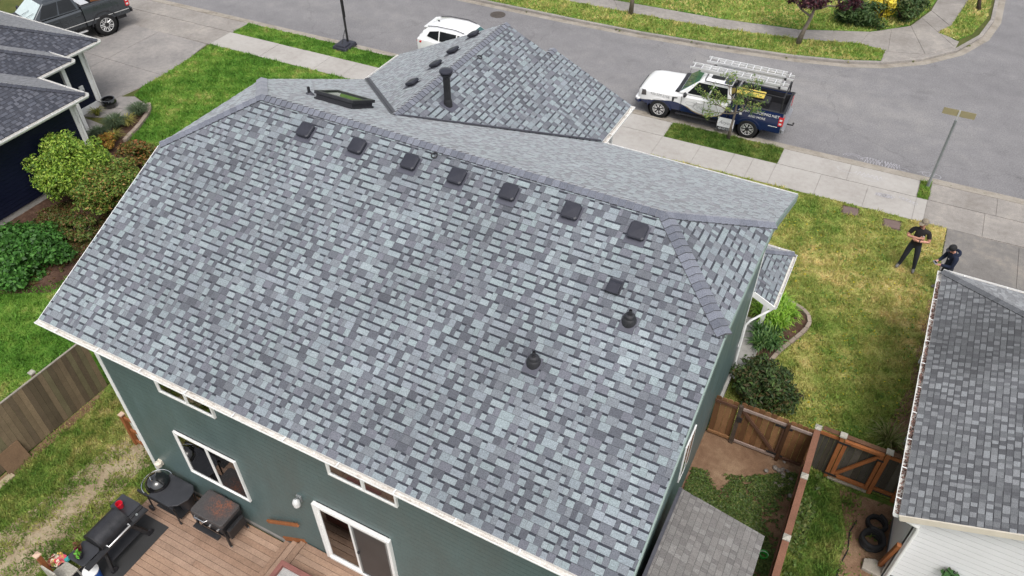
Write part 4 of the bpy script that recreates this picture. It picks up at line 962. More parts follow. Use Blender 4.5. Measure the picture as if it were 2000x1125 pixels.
# ------------------------------------------------------------------ deck and things on it
ZD = .09
deck = thing('deck', 'brown composite deck of long boards behind the green house', 'deck', (2.5, -1, 0), world=True)
PALD = [alb(178, 147, 125, .74), alb(170, 139, 118, .74), alb(184, 154, 133, .74), alb(174, 145, 125, .74)]
def plank(parent, x0, x1, y0, y1, z0, z1, pal, name='board', g=.004, mat='timber', jit=.08):
    b = MB(); c = pal[random.randrange(len(pal))]; m = random.uniform(1-jit, 1+jit); b.cur = tuple(k*m for k in c)
    b.box(x0+g, x1-g, y0+g, y1-g, z0, z1); return b.build(name, mat, parent, colour=True, bevel=.003)
b = MB(); b.box(.6, 4.45, -3.2, .45, -.05, .045); b.build('joists', 'soil', deck)
y = .45; i = 0
while y > -3.1:
    cuts = [.57, 4.5] if i % 3 else [.57, random.uniform(1.6, 3.2), 4.5]
    for a, c in zip(cuts[:-1], cuts[1:]): plank(deck, a, c, y-.142, y, .05, ZD, PALD)
    y -= .142; i += 1
# steps up to the platform
for k, (x0, z1) in enumerate(((4.42, .31), (4.70, .53))):
    plank(deck, x0, x0+.14, -3, .44, z1-.04, z1, PALD, 'step_board'); plank(deck, x0+.142, x0+.285, -3, .44, z1-.04, z1, PALD, 'step_board')
    b = MB(); b.cur = PALD[1]; b.box(x0+.03, x0+.05, -3, .44, ZD if k == 0 else .31, z1-.042); b.build('riser', 'timber', deck, colour=True)
plank(deck, 4.98, 5.12, -3, .44, .71, .75, PALD, 'step_board'); b = MB(); b.cur = PALD[0]; b.box(5.01, 5.03, -3, .44, .53, .708); b.build('riser', 'timber', deck, colour=True)
y = .45
while y > -3.1: plank(deck, 5.125, 9.6, y-.142, y, .71, .75, PALD); y -= .142
b = MB(); b.box(5.06, 9.58, -3.1, .44, 0, .7); b.build('platform_frame', 'soil', deck)
b = MB(); b.bar((4.40, .452, .36), (5.10, .452, .78), .03, .12); b.build('stringer', 'cedar', deck)
# mat under the smoker
t = tag(MB().box(.60, 1.62, -3.0, -.50, ZD+.003, ZD+.011).build('grill_mat', 'mat_rubber'), 'dark grey rubber mat under the barrel smoker', 'mat')
# planter box on the platform
t = thing('planter_box', 'pinkish wooden box with grey inside standing on the platform', 'planter', (5.62, -.75, .75))
b = MB()
for s_ in (-1, 1): b.box(-.42, .42, s_*.42-.03, s_*.42+.03, 0, .42); b.box(s_*.42-.03, s_*.42+.03, -.39, .39, 0, .419)
b.build('box_sides', 'pinkish_wood', t)
b = MB()
for s_ in (-1, 1): b.box(-.48, .48, s_*.43-.05, s_*.43+.05, .42, .45); b.box(s_*.43-.05, s_*.43+.05, -.38, .38, .42, .449)
b.build('rim', 'pinkish_wood', t, bevel=.005)
MB().box(-.39, .39, -.39, .39, .26, .34).build('filling', 'ash_grey', t)
# kettle grill in a cart
t = thing('kettle_grill', 'black enamel kettle grill set in a cart table against the wall', 'grill', (1.02, .0, ZD))
T0 = Matrix.Translation((0, 0, 0))
b = MB(); b.lathe([(.27, .70), (.29, .78), (.29, .80), (.275, .86), (.23, .94), (.15, 1.0), (.05, 1.025), (.001, 1.03)], 36, Matrix.Translation((.02, .02, -.02)), cap=False); lid = b.build('lid', 'black_enamel', t, smooth='all')
b = MB(); b.lathe([(.05, 1.015), (.05, 1.03), (.02, 1.032)], 14, Matrix.Translation((.06, .09, -.045)) @ Matrix.Rotation(-.0, 4, 'X')); b.build('damper', 'chrome', lid)
b = MB(); b.tube([(-.06, -.02, .985), (-.05, -.05, 1.04), (.03, -.09, 1.04), (.05, -.07, .985)], .016, 8); b.build('handle', 'chrome', lid, smooth=True)
b = MB(); b.lathe([(.05, .40), (.17, .44), (.26, .56), (.292, .72), (.292, .75)], 32, Matrix.Translation((.02, .02, 0))); b.build('bowl', 'black_enamel', t, smooth=True)
b = MB(); b.tube([(.02+.36*math.cos(R(a)), .02+.36*math.sin(R(a)), .79) for a in range(70, 271, 12)], .014, 8); b.build('rim_rail', 'chrome', t, smooth=True)
b = MB(); pl = [(.08, -.34), (.72, -.34), (.9, -.22), (1.0, .02), (.96, .24), (.82, .36), (.08, .36)]
b.prism(pl, .74, .775); b.build('table_top', 'grey_shelf', t, bevel=.012)
b = MB(); b.box(-.28, .08, -.36, -.31, .70, .76); b.box(-.1, .86, -.35, -.32, .66, .74); b.build('front_rail', 'black_metal', t)
for (x, y) in ((-.05, -.3), (.80, -.3), (-.05, .3), (.8, .3)):
    b = MB(); b.tube([(x, y, .74), (x+(.0 if x > 0 else -.03), y, .06)], .02, 8); b.build('leg', 'black_metal', t)
for (x, y) in ((-.1, -.33), (-.1, .33)):
    b = MB(); b.lathe([(.0801, -.025), (.09, -.02), (.09, .02), (.0801, .025)], 18, Matrix.Translation((x, y, .09)) @ Matrix.Rotation(R(90), 4, 'X')); b.build('wheel', 'black_plastic', t)
for (x, y) in ((.8, -.3), (.8, .3)):
    b = MB(); b.lathe([(.035, -.015), (.04, .0), (.035, .015)], 12, Matrix.Translation((x, y, .04)) @ Matrix.Rotation(R(90), 4, 'X')); b.build('caster', 'black_plastic', t)
b = MB(); b.box(0, .8, -.25, .28, .14, .16); b.build('lower_shelf', 'black_metal', t)
b = MB(); b.lathe([(.16, .18), (.2, .62), (.2, .64)], 18, Matrix.Translation((.68, .12, 0))); b.build('charcoal_bin', 'black_plastic', t, smooth=True)
# griddle
t = thing('griddle', 'flat-top griddle with a rusty grey lid under the wall window', 'griddle', (2.83, .07, ZD))
def rbox(b, x0, x1, y0, y1, z0, z1, e=.03, M=None):
    p = [(x0+e, y0), (x1-e, y0), (x1, y0+e), (x1, y1-e), (x1-e, y1), (x0+e, y1), (x0, y1-e), (x0, y0+e)]; b.prism(p, z0, z1, M)
b = MB(); rbox(b, -.48, .48, -.30, .34, .80, .925, .04); lid = b.build('lid', 'rusty_lid', t, bevel=.018)
b = MB(); b.tube([(-.30, -.30, .87), (-.28, -.37, .875), (.02, -.37, .875), (.05, -.30, .87)], .014, 8); b.build('lid_handle', 'chrome', lid, smooth=True)
b = MB(); b.box(-.16, .02, .335, .36, .85, .91); b.build('hinge_plate', 'black_metal', lid)
b = MB(); rbox(b, -.47, .47, -.31, .33, .62, .80, .02); b.build('body', 'black_metal', t, bevel=.008)
for x in (-.33, -.12, .1, .34):
    b = MB(); b.lathe([(.035, 0), (.032, .04), (.02, .045)], 14, Matrix.Translation((x, -.312, .715)) @ Matrix.Rotation(R(90), 4, 'X')); b.build('knob', 'chrome', t, smooth=True)
b = MB(); b.box(-.40, .36, -.44, -.315, .44, .50); b.build('front_tray', 'black_metal', t, bevel=.01)
for s_ in (-1, 1):
    b = MB(); b.box(s_*.56-.045, s_*.56+.045, -.24, .24, .40, .72); b.build('side_shelf', 'black_metal', t, bevel=.01)
for sx in (-1, 1):
    for sy in (-1, 1):
        b = MB(); b.bar((sx*.42, sy*.24, .64), (sx*.49, sy*.28, .08), .045); lg = b.build('leg', 'black_metal', t)
        b = MB(); b.lathe([(.028, -.02), (.04, -.012), (.04, .012), (.028, .02)], 12, Matrix.Translation((sx*.49, sy*.28, .04)) @ Matrix.Rotation(R(90), 4, 'X')); b.build('caster', 'chrome', lg)
b = MB(); b.box(-.42, .42, -.22, .22, .22, .24); b.build('lower_shelf', 'black_metal', t)
# barrel smoker
t = thing('barrel_smoker', 'black barrel pellet smoker with side shelves on the dark mat', 'smoker', (1.02, -1.46, ZD+.01), 0)
# long axis along Y
def arch(r, h, n=10): return [(-r, 0)]+[(-r*math.cos(math.pi*i/n), h*math.sin(math.pi*i/n)) for i in range(1, n)]+[(r, 0)]
b = MB(); pr = [(-.29, .72)]+[(x, .82+z) for x, z in arch(.29, .27)]+[(.29, .72)]
n = len(pr); V = [(x, -.36, z) for x, z in pr]+[(x, .42, z) for x, z in pr]
b.add(V, [(i, i+1, n+i+1, n+i) for i in range(n-1)]+[tuple(range(n)), tuple(range(2*n-1, n-1, -1))]); lid = b.build('lid', 'dark_steel', t, smooth=35)
for yy in (-.37, .40):
    b = MB(); pr2 = [(x*1.03, .82+(z*1.03)) for x, z in arch(.29, .27)]; n2 = len(pr2)
    V = [(x, yy, z) for x, z in pr2]+[(x, yy+.03, z) for x, z in pr2]; b.add(V, [(i, i+1, n2+i+1, n2+i) for i in range(n2-1)]+[tuple(range(n2)), tuple(range(2*n2-1, n2-1, -1))]); b.build('lid_band', 'black_metal', lid, smooth=35)
b = MB(); b.tube([(.30, -.26, .84), (.37, -.26, .83), (.37, .34, .83), (.30, .34, .84)], .02, 8); b.build('handle', 'aluminium', lid, smooth=True)
b = MB(); b.lathe([(.27, -.36), (.30, -.3), (.30, .38), (.27, .42)], 20, Matrix.Translation((0, 0, .74)) @ Matrix.Rotation(R(-90), 4, 'X') @ Matrix.Diagonal((1, .8, 1, 1))); b.build('barrel', 'black_metal', t, smooth=True)
b = MB(); rbox(b, -.34, .30, .44, .82, .72, .90, .02); hp = b.build('hopper', 'black_metal', t, bevel=.01)
b = MB(); rbox(b, -.36, .22, .45, .83, .90, .925, .02); b.build('hopper_lid', 'grey_shelf', hp)
b = MB(); b.add([(.24, .44, .92), (.36, .44, .80), (.36, .82, .80), (.24, .82, .92), (.24, .44, .72), (.36, .44, .72), (.36, .82, .72), (.24, .82, .72)], [(0, 1, 2, 3), (1, 5, 6, 2), (0, 4, 5, 1), (3, 2, 6, 7), (4, 7, 6, 5), (0, 3, 7, 4)]); b.build('control_panel', 'black_plastic', hp)
b = MB(); b.lathe([(.03, 0), (.028, .02)], 14, Matrix.Translation((.305, .6, .862)) @ Matrix.Rotation(R(45), 4, 'Y')); b.build('dial', 'galvanised', hp)
b = MB(); rbox(b, -.28, .24, -.86, -.38, .80, .825, .05); b.build('side_shelf', 'grey_shelf', t, bevel=.006)
b = MB(); b.box(.26, .40, -.86, .84, .775, .80); b.build('front_rail', 'black_metal', t)
for (y0, y1, x0, x1) in ((-.34, -.46, .24, .36), (-.34, -.46, -.24, -.36), (.4, .60, .24, .36), (.4, .60, -.24, -.36)):
    b = MB(); b.bar((x0, y0, .66), (x1, y1, .10), .06, .09); lg = b.build('leg', 'black_metal', t)
    b = MB(); b.lathe([(.05, -.025), (.085, -.022), (.085, .022), (.05, .025)], 18, Matrix.Translation((x1, y1+.03, .087)) @ Matrix.Rotation(R(90), 4, 'Y')); b.build('wheel', 'black_plastic', lg)
b = MB(); b.box(-.28, .30, -.38, .5, .26, .285); b.build('lower_shelf', 'grey_shelf', t)
b = MB(); b.box(-.3, -.22, -.93, -.83, .74, .80); b.build('hook_bar', 'teal_plastic', t)
t = tag(MB().lathe([(.068, 0), (.082, .15), (.076, .15), (.066, .03)], 20).build('red_cup', 'red_plastic', smooth=True), 'red bucket cup on the smoker hopper', 'cup'); t.location = (.90, -.90, ZD+.01+.926)
# pots on the smoker shelf
def pot(x, y, z, r_, h_, mat, label, seed, pal, fs=.05, n=40):
    t = thing('potted_plant', label, 'potted plant', (x, y, z)); MB().lathe([(r_*.75, 0), (r_, h_), (r_*.88, h_), (r_*.85, h_*.85)], 16).build('pot', mat, t, smooth=True)
    MB().lathe([(r_*.86, h_*.8), (r_*.86, h_*.86)], 14).build('soil', 'soil', t)
    foliage('leaves', t, n, [((0, 0, h_+.05), (r_*1.1, r_*1.1, .08))], fs, pal, seed)
pot(.83, -2.05, ZD+.836, .075, .12, 'terracotta', 'small terracotta pot on the smoker shelf beside the barrel', 5, [alb(120, 70, 60), alb(90, 90, 40)])
pot(1.02, -2.20, ZD+.836, .085, .13, 'black_plastic', 'small black pot with a green shoot on the smoker shelf edge', 6, [alb(90, 150, 50)], .05, 12)
pot(.93, -2.12, ZD+.836, .05, .08, 'terracotta', 'tiny pot with dark red leaves between the two larger pots', 7, [alb(70, 24, 36), alb(110, 40, 50)], .04, 40)
# post, hanging basket, pellet bucket
t = thing('railing_post', 'orange cedar post with a pale cap at the deck corner', 'post', (.24, -2.62, 0))
MB().box(-.05, .05, -.05, .05, 0, 1.05).build('post', 'cedar', t); b = MB(); b.box(-.07, .07, -.07, .07, 1.05, 1.08); b.add([(-.07, -.07, 1.08), (.07, -.07, 1.08), (.07, .07, 1.08), (-.07, .07, 1.08), (0, 0, 1.12)], [(0, 1, 4), (1, 2, 4), (2, 3, 4), (3, 0, 4)]); b.build('cap', 'cedar_cap', t)
t = thing('flower_basket', 'black basket of red, white and yellow flowers on a stand', 'flower basket', (.25, -2.38, .25))
MB().lathe([(.08, .05), (.20, .22), (.19, .22)], 18).build('basket', 'black_plastic', t, smooth=True); MB().lathe([(.03, -.25), (.03, .06)], 8).build('stand', 'black_metal', t)
foliage('flowers', t, 170, [((0, 0, .25), (.18, .18, .06))], .045, [(.55, .03, .07), (.75, .72, .62), (.62, .5, .12), (.5, .05, .1), (.14, .3, .05)], 8, up=1.2, aspect=.9)
t = thing('pellet_bucket', 'white lidded bucket with blue print under the smoker shelf', 'bucket', (1.16, -2.22, ZD))
MB().lathe([(.14, 0), (.165, .40), (.165, .405)], 24).build('bucket_side', 'blue_print', t, smooth=True); MB().lathe([(.172, .40), (.175, .43), (.16, .44), (.03, .445)], 24).build('lid', 'white_plastic', t, smooth=True)
MB().lathe([(.03, .445), (.03, .47), (.02, .475)], 10, Matrix.Translation((-.03, .02, 0))).build('spout', 'black_plastic', t)
t = thing('garden_chair', 'weathered grey chair seat beside the deck post', 'chair', (.62, -2.5, 0))
MB().box(-.22, .22, -.2, .2, .42, .46).build('seat', 'post_cap', t, bevel=.01); b = MB(); b.box(-.22, .22, -.24, -.2, .42, .9); b.build('backrest', 'post_cap', t)
for sx in (-1, 1):
    for sy in (-1, 1): MB().bar((sx*.19, sy*.17, .42), (sx*.2, sy*.19, 0), .035).build('leg', 'post_cap', t)

# ------------------------------------------------------------------ fences
FPAL_OLD = [alb(128, 112, 90, .86), alb(112, 98, 80, .86), alb(138, 120, 96, .86), alb(104, 92, 74, .86), alb(122, 114, 88, .86)]
FPAL_BROWN = [alb(138, 99, 66, .86), alb(124, 87, 57, .86), alb(148, 110, 76, .86), alb(116, 82, 54, .86)]
FPAL_GREY = [alb(98, 94, 84, .72), alb(84, 80, 72, .72), alb(110, 104, 94, .72), alb(78, 72, 62, .72)]
def fence_boards(parent, p0, p1, h, bw, pal, th=.02, dog=False, name='board', seed=1, z0=.02, zstep=None):
    p0 = Vector((*p0, 0)); p1 = Vector((*p1, 0)); L = (p1-p0).length; d = (p1-p0)/L; nrm = Vector((-d.y, d.x, 0)); n = max(1, round(L/bw)); rg = random.Random(seed)
    for i in range(n):
        a = p0+d*(L*i/n+.003); c = p0+d*(L*(i+1)/n-.003); hh = h*(1+rg.uniform(-.008, .008)); b = MB(); m = rg.uniform(.85, 1.12); cc = pal[rg.randrange(len(pal))]; b.cur = tuple(k*m for k in cc)
        off = nrm*rg.uniform(-.003, .003); prof = [(0, z0), (1, z0), (1, hh-.03), (.8, hh), (.2, hh), (0, hh-.03)] if dog else [(0, z0), (1, z0), (1, hh), (0, hh)]
        V = [a+(c-a)*t+off+Vector((0, 0, z)) for t, z in prof]; V2 = [v_+nrm*th for v_ in V]; k = len(V)
        b.add(V+V2, [tuple(range(k)), tuple(range(2*k-1, k-1, -1))]+[(j, k+j, k+(j+1) % k, (j+1) % k) for j in range(k)]); b.build(name, 'timber', parent, colour=True)
def cbar(parent, name, p, q, w_, h_, col, mat='timber', bevel=.004):
    b = MB(); b.cur = col; b.bar(p, q, w_, h_); return b.build(name, mat, parent, colour=True, bevel=bevel)
t = thing('fence', 'weathered grey-brown board fence left of the green house', 'fence', (-3.33, 0, 0), world=True)
fence_boards(t, (-3.30, 2.0), (-3.36, -2.6), 1.86, .145, FPAL_OLD, seed=3)
cbar(t, 'cap_rail', (-3.30, 2.0, 1.875), (-3.36, -2.6, 1.865), .05, .03, alb(168, 160, 148, .72))
for y in (.55, -1.9): cbar(t, 'post', (-3.40, y, 0), (-3.40, y, 1.95), .1, .1, FPAL_OLD[0]); MB().box(-3.47, -3.33, y-.07, y+.07, 1.95, 1.99).build('post_cap', 'post_cap', t)
for z in (.4, 1.5): cbar(t, 'rail', (-3.38, 2.0, z), (-3.43, -2.6, z), .04, .09, FPAL_OLD[1])
for i, (dx, lb) in enumerate(((0, 'brown plywood sheet leaning against the weathered fence'), (.08, 'pale board lying flat in front of the leaning plywood'))):
    b = MB(); b.cur = (alb(134, 108, 84, .72), alb(196, 180, 150, .72))[i]
    if i == 0: b.hexa([(-3.12, -1.25, .0), (-3.12, -.62, .0), (-3.10, -.62, .0), (-3.10, -1.25, .0), (-3.30, -1.25, .62), (-3.30, -.62, .62), (-3.28, -.62, .62), (-3.28, -1.25, .62)])
    else: b.hexa([(-3.16, -2.2, .01), (-2.98, -2.2, .01), (-2.98, -1.2, .01), (-3.16, -1.2, .01), (-3.16, -2.2, .05), (-2.98, -2.2, .05), (-2.98, -1.2, .05), (-3.16, -1.2, .05)])
    tag(b.build('plywood_sheet' if i == 0 else 'board', 'timber', colour=True), lb, 'board')
t = thing('gate', 'small cedar frame gate with pale mesh beside the white corner board', 'gate', (-.75, .95, 0))
for x in (-.28, .75): MB().box(x-.05, x+.05, -.05, .05, 0, 1.2).build('post', 'cedar', t); MB().box(x-.065, x+.065, -.065, .065, 1.2, 1.23).build('post_cap', 'cedar_cap', t)
for z in (.15, .62, 1.1): MB().bar((-.22, 0, z), (.70, 0, z), .04, .09).build('rail', 'cedar', t)
for i in range(5): MB().bar((-.1+.17*i, .03, .16), (-.1+.17*i, .03, 1.08), .03, .02).build('baluster', 'white_trim' if i % 2 == 0 else 'dark_steel', t)

t = thing('fence', 'brown dog-eared board fence with a braced gate beside the green house', 'fence', (13.3, 8.2, 0), world=True)
fence_boards(t, (12.16, 8.20), (12.74, 8.20), 1.53, .14, FPAL_BROWN, dog=True, seed=4)
fence_boards(t, (14.02, 8.22), (14.60, 8.22), 1.53, .14, FPAL_BROWN, dog=True, seed=5)
g_ = MB().box(12.76, 12.86, 8.12, 8.20, .02, 1.5).build('gate', 'bark_dark', t)
fence_boards(g_, (12.80, 8.21), (13.98, 8.21), 1.56, .14, FPAL_BROWN, dog=True, seed=6)
GB = alb(104, 74, 58, .72); GW = alb(170, 150, 140, .72)
def gb(n_, p, q, c, parent=g_): cbar(parent, n_, p, q, .035, .09, c)
gb('rail', (12.87, 8.17, 1.40), (13.98, 8.17, 1.40), GW); gb('rail', (12.87, 8.17, .12), (13.98, 8.17, .12), GW); gb('brace', (12.9, 8.168, 1.33), (13.92, 8.168, .2), GB)
gb('stile', (13.94, 8.165, .18), (13.94, 8.165, 1.34), GB)
cbar(t, 'rail', (12.16, 8.17, 1.38), (12.74, 8.17, 1.38), .035, .09, GB); cbar(t, 'rail', (14.02, 8.17, 1.40), (14.58, 8.17, 1.40), .035, .09, GW); cbar(t, 'rail', (14.02, 8.17, .15), (14.58, 8.17, .15), .035, .09, GB); cbar(t, 'rail', (12.16, 8.17, .15), (12.74, 8.17, .15), .035, .09, FPAL_BROWN[2])
cbar(t, 'post', (14.0, 8.16, 0), (14.0, 8.16, 1.5), .09, .09, alb(86, 58, 38, .72))
for z in (1.32, .24):
    MB().box(13.7, 14.12, 8.128, 8.14, z-.03, z+.03).build('hinge', 'black_metal', g_)
MB().box(12.80, 12.92, 8.10, 8.12, .95, 1.12).build('latch', 'black_metal', g_)

t = thing('fence', 'long reddish board fence with post caps running towards the camera', 'fence', (14.65, 5.5, 0), world=True)
fence_boards(t, (14.65, 8.2), (14.65, 1.5), 1.44, .14, FPAL_BROWN, seed=7)
RB = alb(142, 100, 80, .72)
y0 = 8.35
for y1 in (6.8, 5.05, 3.3, 1.5): cbar(t, 'cap_rail', (14.65, y0, 1.475), (14.65, y1+.01, 1.475), .15, .04, RB); y0 = y1
for y in (8.36, 6.8, 5.05, 3.3):
    cbar(t, 'post', (14.65, y, 0), (14.65, y, 1.51), .1, .1, FPAL_BROWN[1]); b = MB(); b.box(14.57, 14.73, y-.08, y+.08, 1.50, 1.53); b.add([(14.57, y-.08, 1.53), (14.73, y-.08, 1.53), (14.73, y+.08, 1.53), (14.57, y+.08, 1.53), (14.65, y, 1.57)], [(0, 1, 4), (1, 2, 4), (2, 3, 4), (3, 0, 4)]); b.build('post_cap', 'post_cap', t)
for z in (.3, 1.3): cbar(t, 'rail', (14.61, 8.2, z), (14.61, 1.5, z), .035, .09, RB)

t = thing('fence', 'weathered grey board fence with an orange cedar framed gate', 'fence', (15.7, 8.28, 0), world=True)
OR = alb(168, 106, 62, .72)
fence_boards(t, (14.72, 8.32), (15.22, 8.32), 1.45, .14, FPAL_GREY, seed=8); fence_boards(t, (16.25, 8.32), (16.88, 8.32), 1.4, .14, FPAL_GREY, seed=9)
cbar(t, 'post', (15.22, 8.25, 0), (15.22, 8.25, 1.66), .10, .10, OR); cbar(t, 'post', (16.27, 8.25, 0), (16.27, 8.25, 1.66), .10, .10, OR); cbar(t, 'post', (16.82, 8.25, 0), (16.82, 8.25, 1.4), .09, .09, OR)
for x in (15.22, 16.27): MB().box(x-.08, x+.08, 8.17, 8.33, 1.66, 1.70).build('post_cap', 'post_cap', t)
for (a, c) in ((14.72, 15.17), (16.32, 16.85)):
    cbar(t, 'rail', (a, 8.28, 1.48), (c, 8.28, 1.48), .05, .09, OR)
    if a > 16: cbar(t, 'rail', (a, 8.28, .2), (c, 8.28, .2), .05, .09, OR)
cbar(t, 'top_board', (14.75, 8.33, 1.60), (16.86, 8.33, 1.55), .12, .03, alb(110, 80, 60, .72))
g_ = MB().box(15.29, 15.38, 8.20, 8.28, .12, 1.55).build('gate', 'cedar', t, bevel=.004)
fence_boards(g_, (15.29, 8.32), (16.2, 8.32), 1.5, .15, FPAL_GREY, seed=10, z0=.15)
cbar(g_, 'stile', (16.16, 8.24, .12), (16.16, 8.24, 1.55), .09, .08, OR); cbar(g_, 'rail', (15.38, 8.24, 1.50), (16.12, 8.24, 1.50), .08, .09, OR); cbar(g_, 'rail', (15.38, 8.24, .17), (16.12, 8.24, .17), .08, .09, OR)
cbar(g_, 'brace', (15.40, 8.235, .26), (16.10, 8.235, 1.40), .06, .08, OR)
MB().box(15.16, 15.45, 8.185, 8.199, 1.42, 1.48).build('hinge', 'black_metal', g_); MB().box(15.16, 15.45, 8.185, 8.199, .17, .23).build('hinge', 'black_metal', g_); MB().box(16.08, 16.24, 8.185, 8.199, 1.3, 1.36).build('latch', 'black_metal', g_)
cbar(t, 'threshold', (15.25, 8.22, .05), (16.2, 8.22, .05), .1, .05, alb(170, 160, 145, .72))

# ------------------------------------------------------------------ shed lean-to beside the house
shed = thing('shed', 'low lean-to shed with faded grey shingle roof against the green wall', 'shed', (13.2, 3, 0), world=True)
MB().box(12.42, 14.0, .2, 4.35, 0, 1.9).build('wall', 'green_siding', shed)
p_ = [(12.34, 0, 2.42), (14.18, 0, 1.98), (14.18, 4.55, 1.98), (12.34, 4.55, 2.42)]
b = MB(); b.add([(x, y, z-.006) for x, y, z in p_]+[(x, y, z-.09) for x, y, z in p_], [(0, 1, 2, 3), (7, 6, 5, 4), (0, 4, 5, 1), (1, 5, 6, 2), (2, 6, 7, 3), (3, 7, 4, 0)]); b.build('roof', 'roof_felt', shed)
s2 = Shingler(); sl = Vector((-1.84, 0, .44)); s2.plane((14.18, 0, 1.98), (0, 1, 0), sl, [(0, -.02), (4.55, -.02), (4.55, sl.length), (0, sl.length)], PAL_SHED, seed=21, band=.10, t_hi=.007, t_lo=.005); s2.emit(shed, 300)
b = MB(); b.box(12.27, 12.34, 0, 4.55, 2.40, 2.46); b.build('wall_flashing', 'flashing_metal', shed)

# ------------------------------------------------------------------ white house on the right
rh = thing('house', 'white sided house with grey shingled hip roof on the right', 'house', (21.7, 10, 0), world=True)
EX, EZ, EY0, EY1, ES = 16.5, 2.72, 5.79, 14.25, .41; RX = 21.7
ec = math.hypot(1, ES); RZ = EZ+ES*(RX-EX); hy = EY1-(RX-EX)
b = MB(); b.prism([(16.9, 6.08), (26.5, 6.08), (26.5, 13.85), (16.9, 13.85)], -.05, EZ-.02)
b.add([(16.9, 6.08, EZ-.02), (26.5, 6.08, EZ-.02), (RX, 6.08, RZ-.22), (16.9, 6.3, EZ-.02), (26.5, 6.3, EZ-.02), (RX, 6.3, RZ-.22)], [(0, 1, 2), (5, 4, 3), (0, 2, 5, 3), (1, 4, 5, 2)])
rw_ = b.build('wall', 'house_wrap', rh)
def rdeck(pts, name='roof'):
    b = MB(); n = len(pts); b.add([(p[0], p[1], p[2]-.006) for p in pts]+[(p[0], p[1], p[2]-.13) for p in pts], [list(range(n)), list(range(2*n-1, n-1, -1))]+[(i, n+i, n+(i+1) % n, (i+1) % n) for i in range(n)]); return b.build(name, 'roof_felt', rh)
rdeck([(EX, EY1, EZ), (EX, EY0, EZ), (RX, EY0, RZ), (RX, hy, RZ)]); rdeck([(2*RX-EX, EY0, EZ), (2*RX-EX, EY1, EZ), (RX, hy, RZ), (RX, EY0, RZ)]); rdeck([(2*RX-EX, EY1, EZ), (EX, EY1, EZ), (RX, hy, RZ)])
s3_ = Shingler()
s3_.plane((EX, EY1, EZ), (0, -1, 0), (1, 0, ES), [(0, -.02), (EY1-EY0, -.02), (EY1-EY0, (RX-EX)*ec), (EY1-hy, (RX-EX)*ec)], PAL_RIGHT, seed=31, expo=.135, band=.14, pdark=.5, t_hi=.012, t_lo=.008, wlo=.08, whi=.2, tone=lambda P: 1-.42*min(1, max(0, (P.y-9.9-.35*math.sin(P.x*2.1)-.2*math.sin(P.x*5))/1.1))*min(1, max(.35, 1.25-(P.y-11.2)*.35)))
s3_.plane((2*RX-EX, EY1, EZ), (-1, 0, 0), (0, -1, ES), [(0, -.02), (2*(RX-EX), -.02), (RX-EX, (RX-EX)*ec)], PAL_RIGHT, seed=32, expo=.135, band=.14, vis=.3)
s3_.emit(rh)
caps(rh, (EX, EY1, EZ), (RX, hy, RZ), (-1, 0, -ES), (0, 1, -ES), pal=[alb(108, 110, 114, .72), alb(98, 100, 104, .72)], seed=41, wd=.15)
gutter(rh, (EX-.01, EY0+.02, EZ-.03), (EX-.01, EY1, EZ-.03), (-1, 0, 0), .13, .11, .8)
gutter(rh, (EX, EY1+.01, EZ-.03), (26, EY1+.01, EZ-.03), (0, 1, 0), .13, .11, 1.0)
# gravel and grit lying in the gutter
rg = np.random.default_rng(5); b = MB()
for i in range(420):
    b.cur = tuple(np.array(alb(120, 96, 88))*rg.uniform(.35, 1.7)); s_ = rg.uniform(.012, .03); b.ellipsoid((EX-.055+rg.uniform(-.035, .035), rg.uniform(EY0+.1, EY1-.4), EZ-.115+rg.uniform(0, .05)), (s_, s_, s_*.8), 5, 4)
o = b.build('gutter_debris', 'stone', rh, colour=True); o['kind'] = 'stuff'
b = MB(); b.bar((EX, EY0-.015, EZ-.075), (RX, EY0-.015, RZ-.075), .03, .16); b.build('fascia_board', 'cream_trim', rh)
b = MB(); b.add([(EX, EY0, EZ-.135), (RX, EY0, RZ-.135), (RX, 6.08, RZ-.135), (EX, 6.08, EZ-.135)], [(0, 1, 2, 3)]); b.build('soffit', 'white_trim', rh)
b = MB(); b.box(EX, 16.9, EY0, EY1, EZ-.15, EZ-.132); b.build('soffit', 'white_trim', rh)
z = .25; 
while z < RZ-.3:
    xa = 17.0 if z+.17 < EZ else max(17.0, EX+(z+.17+.25-EZ)/ES)
    if xa < 24: lap_board('siding_board', (xa, 6.08, z), (24, 6.08, z), .17, 'white_siding', rw_, (0, -1, 0), .016)
    z += .168
z = .25
while z < EZ-.2: lap_board('siding_board', (16.9, 13.8, z), (16.9, 6.1, z), .17, 'white_siding', rw_, (-1, 0, 0), .016); z += .168
b = MB(); b.box(16.875, 17.0, 6.05, 6.08, 0, EZ-.02); b.box(16.875, 16.9, 6.05, 6.2, 0, EZ-.02); b.build('corner_board', 'white_trim', rh)
b = MB(); b.tube([(EX+.1, EY0+.12, EZ-.14), (16.7, 5.95, EZ-.3), (16.94, 6.0, EZ-.42), (16.96, 6.0, EZ-.6), (16.96, 6.0, .1)], .04, 8); b.build('downspout', 'white_trim', rh, smooth=True)
b = MB(); b.tube([(EX-.06, 10.3, EZ-.14), (EX-.02, 10.25, EZ-.45), (16.82, 10.1, EZ-.75), (16.84, 10.1, .1)], .045, 8); b.build('downspout', 'white_trim', rh, smooth=True)
b = MB(); b.box(16.72, 16.88, 9.3, 9.62, 1.3, 1.8); um = b.build('electric_meter', 'galvanised', rh, bevel=.01); MB().lathe([(.1, 0), (.1, .08), (.07, .1)], 16, Matrix.Translation((16.73, 9.46, 1.62)) @ Matrix.Rotation(R(-90), 4, 'Y')).build('dial_cover', 'lamp_clear', um)
b = MB(); b.tube([(16.84, 13.3, EZ-.2), (16.84, 13.3, .1)], .04, 8); b.build('downspout', 'white_trim', rh)
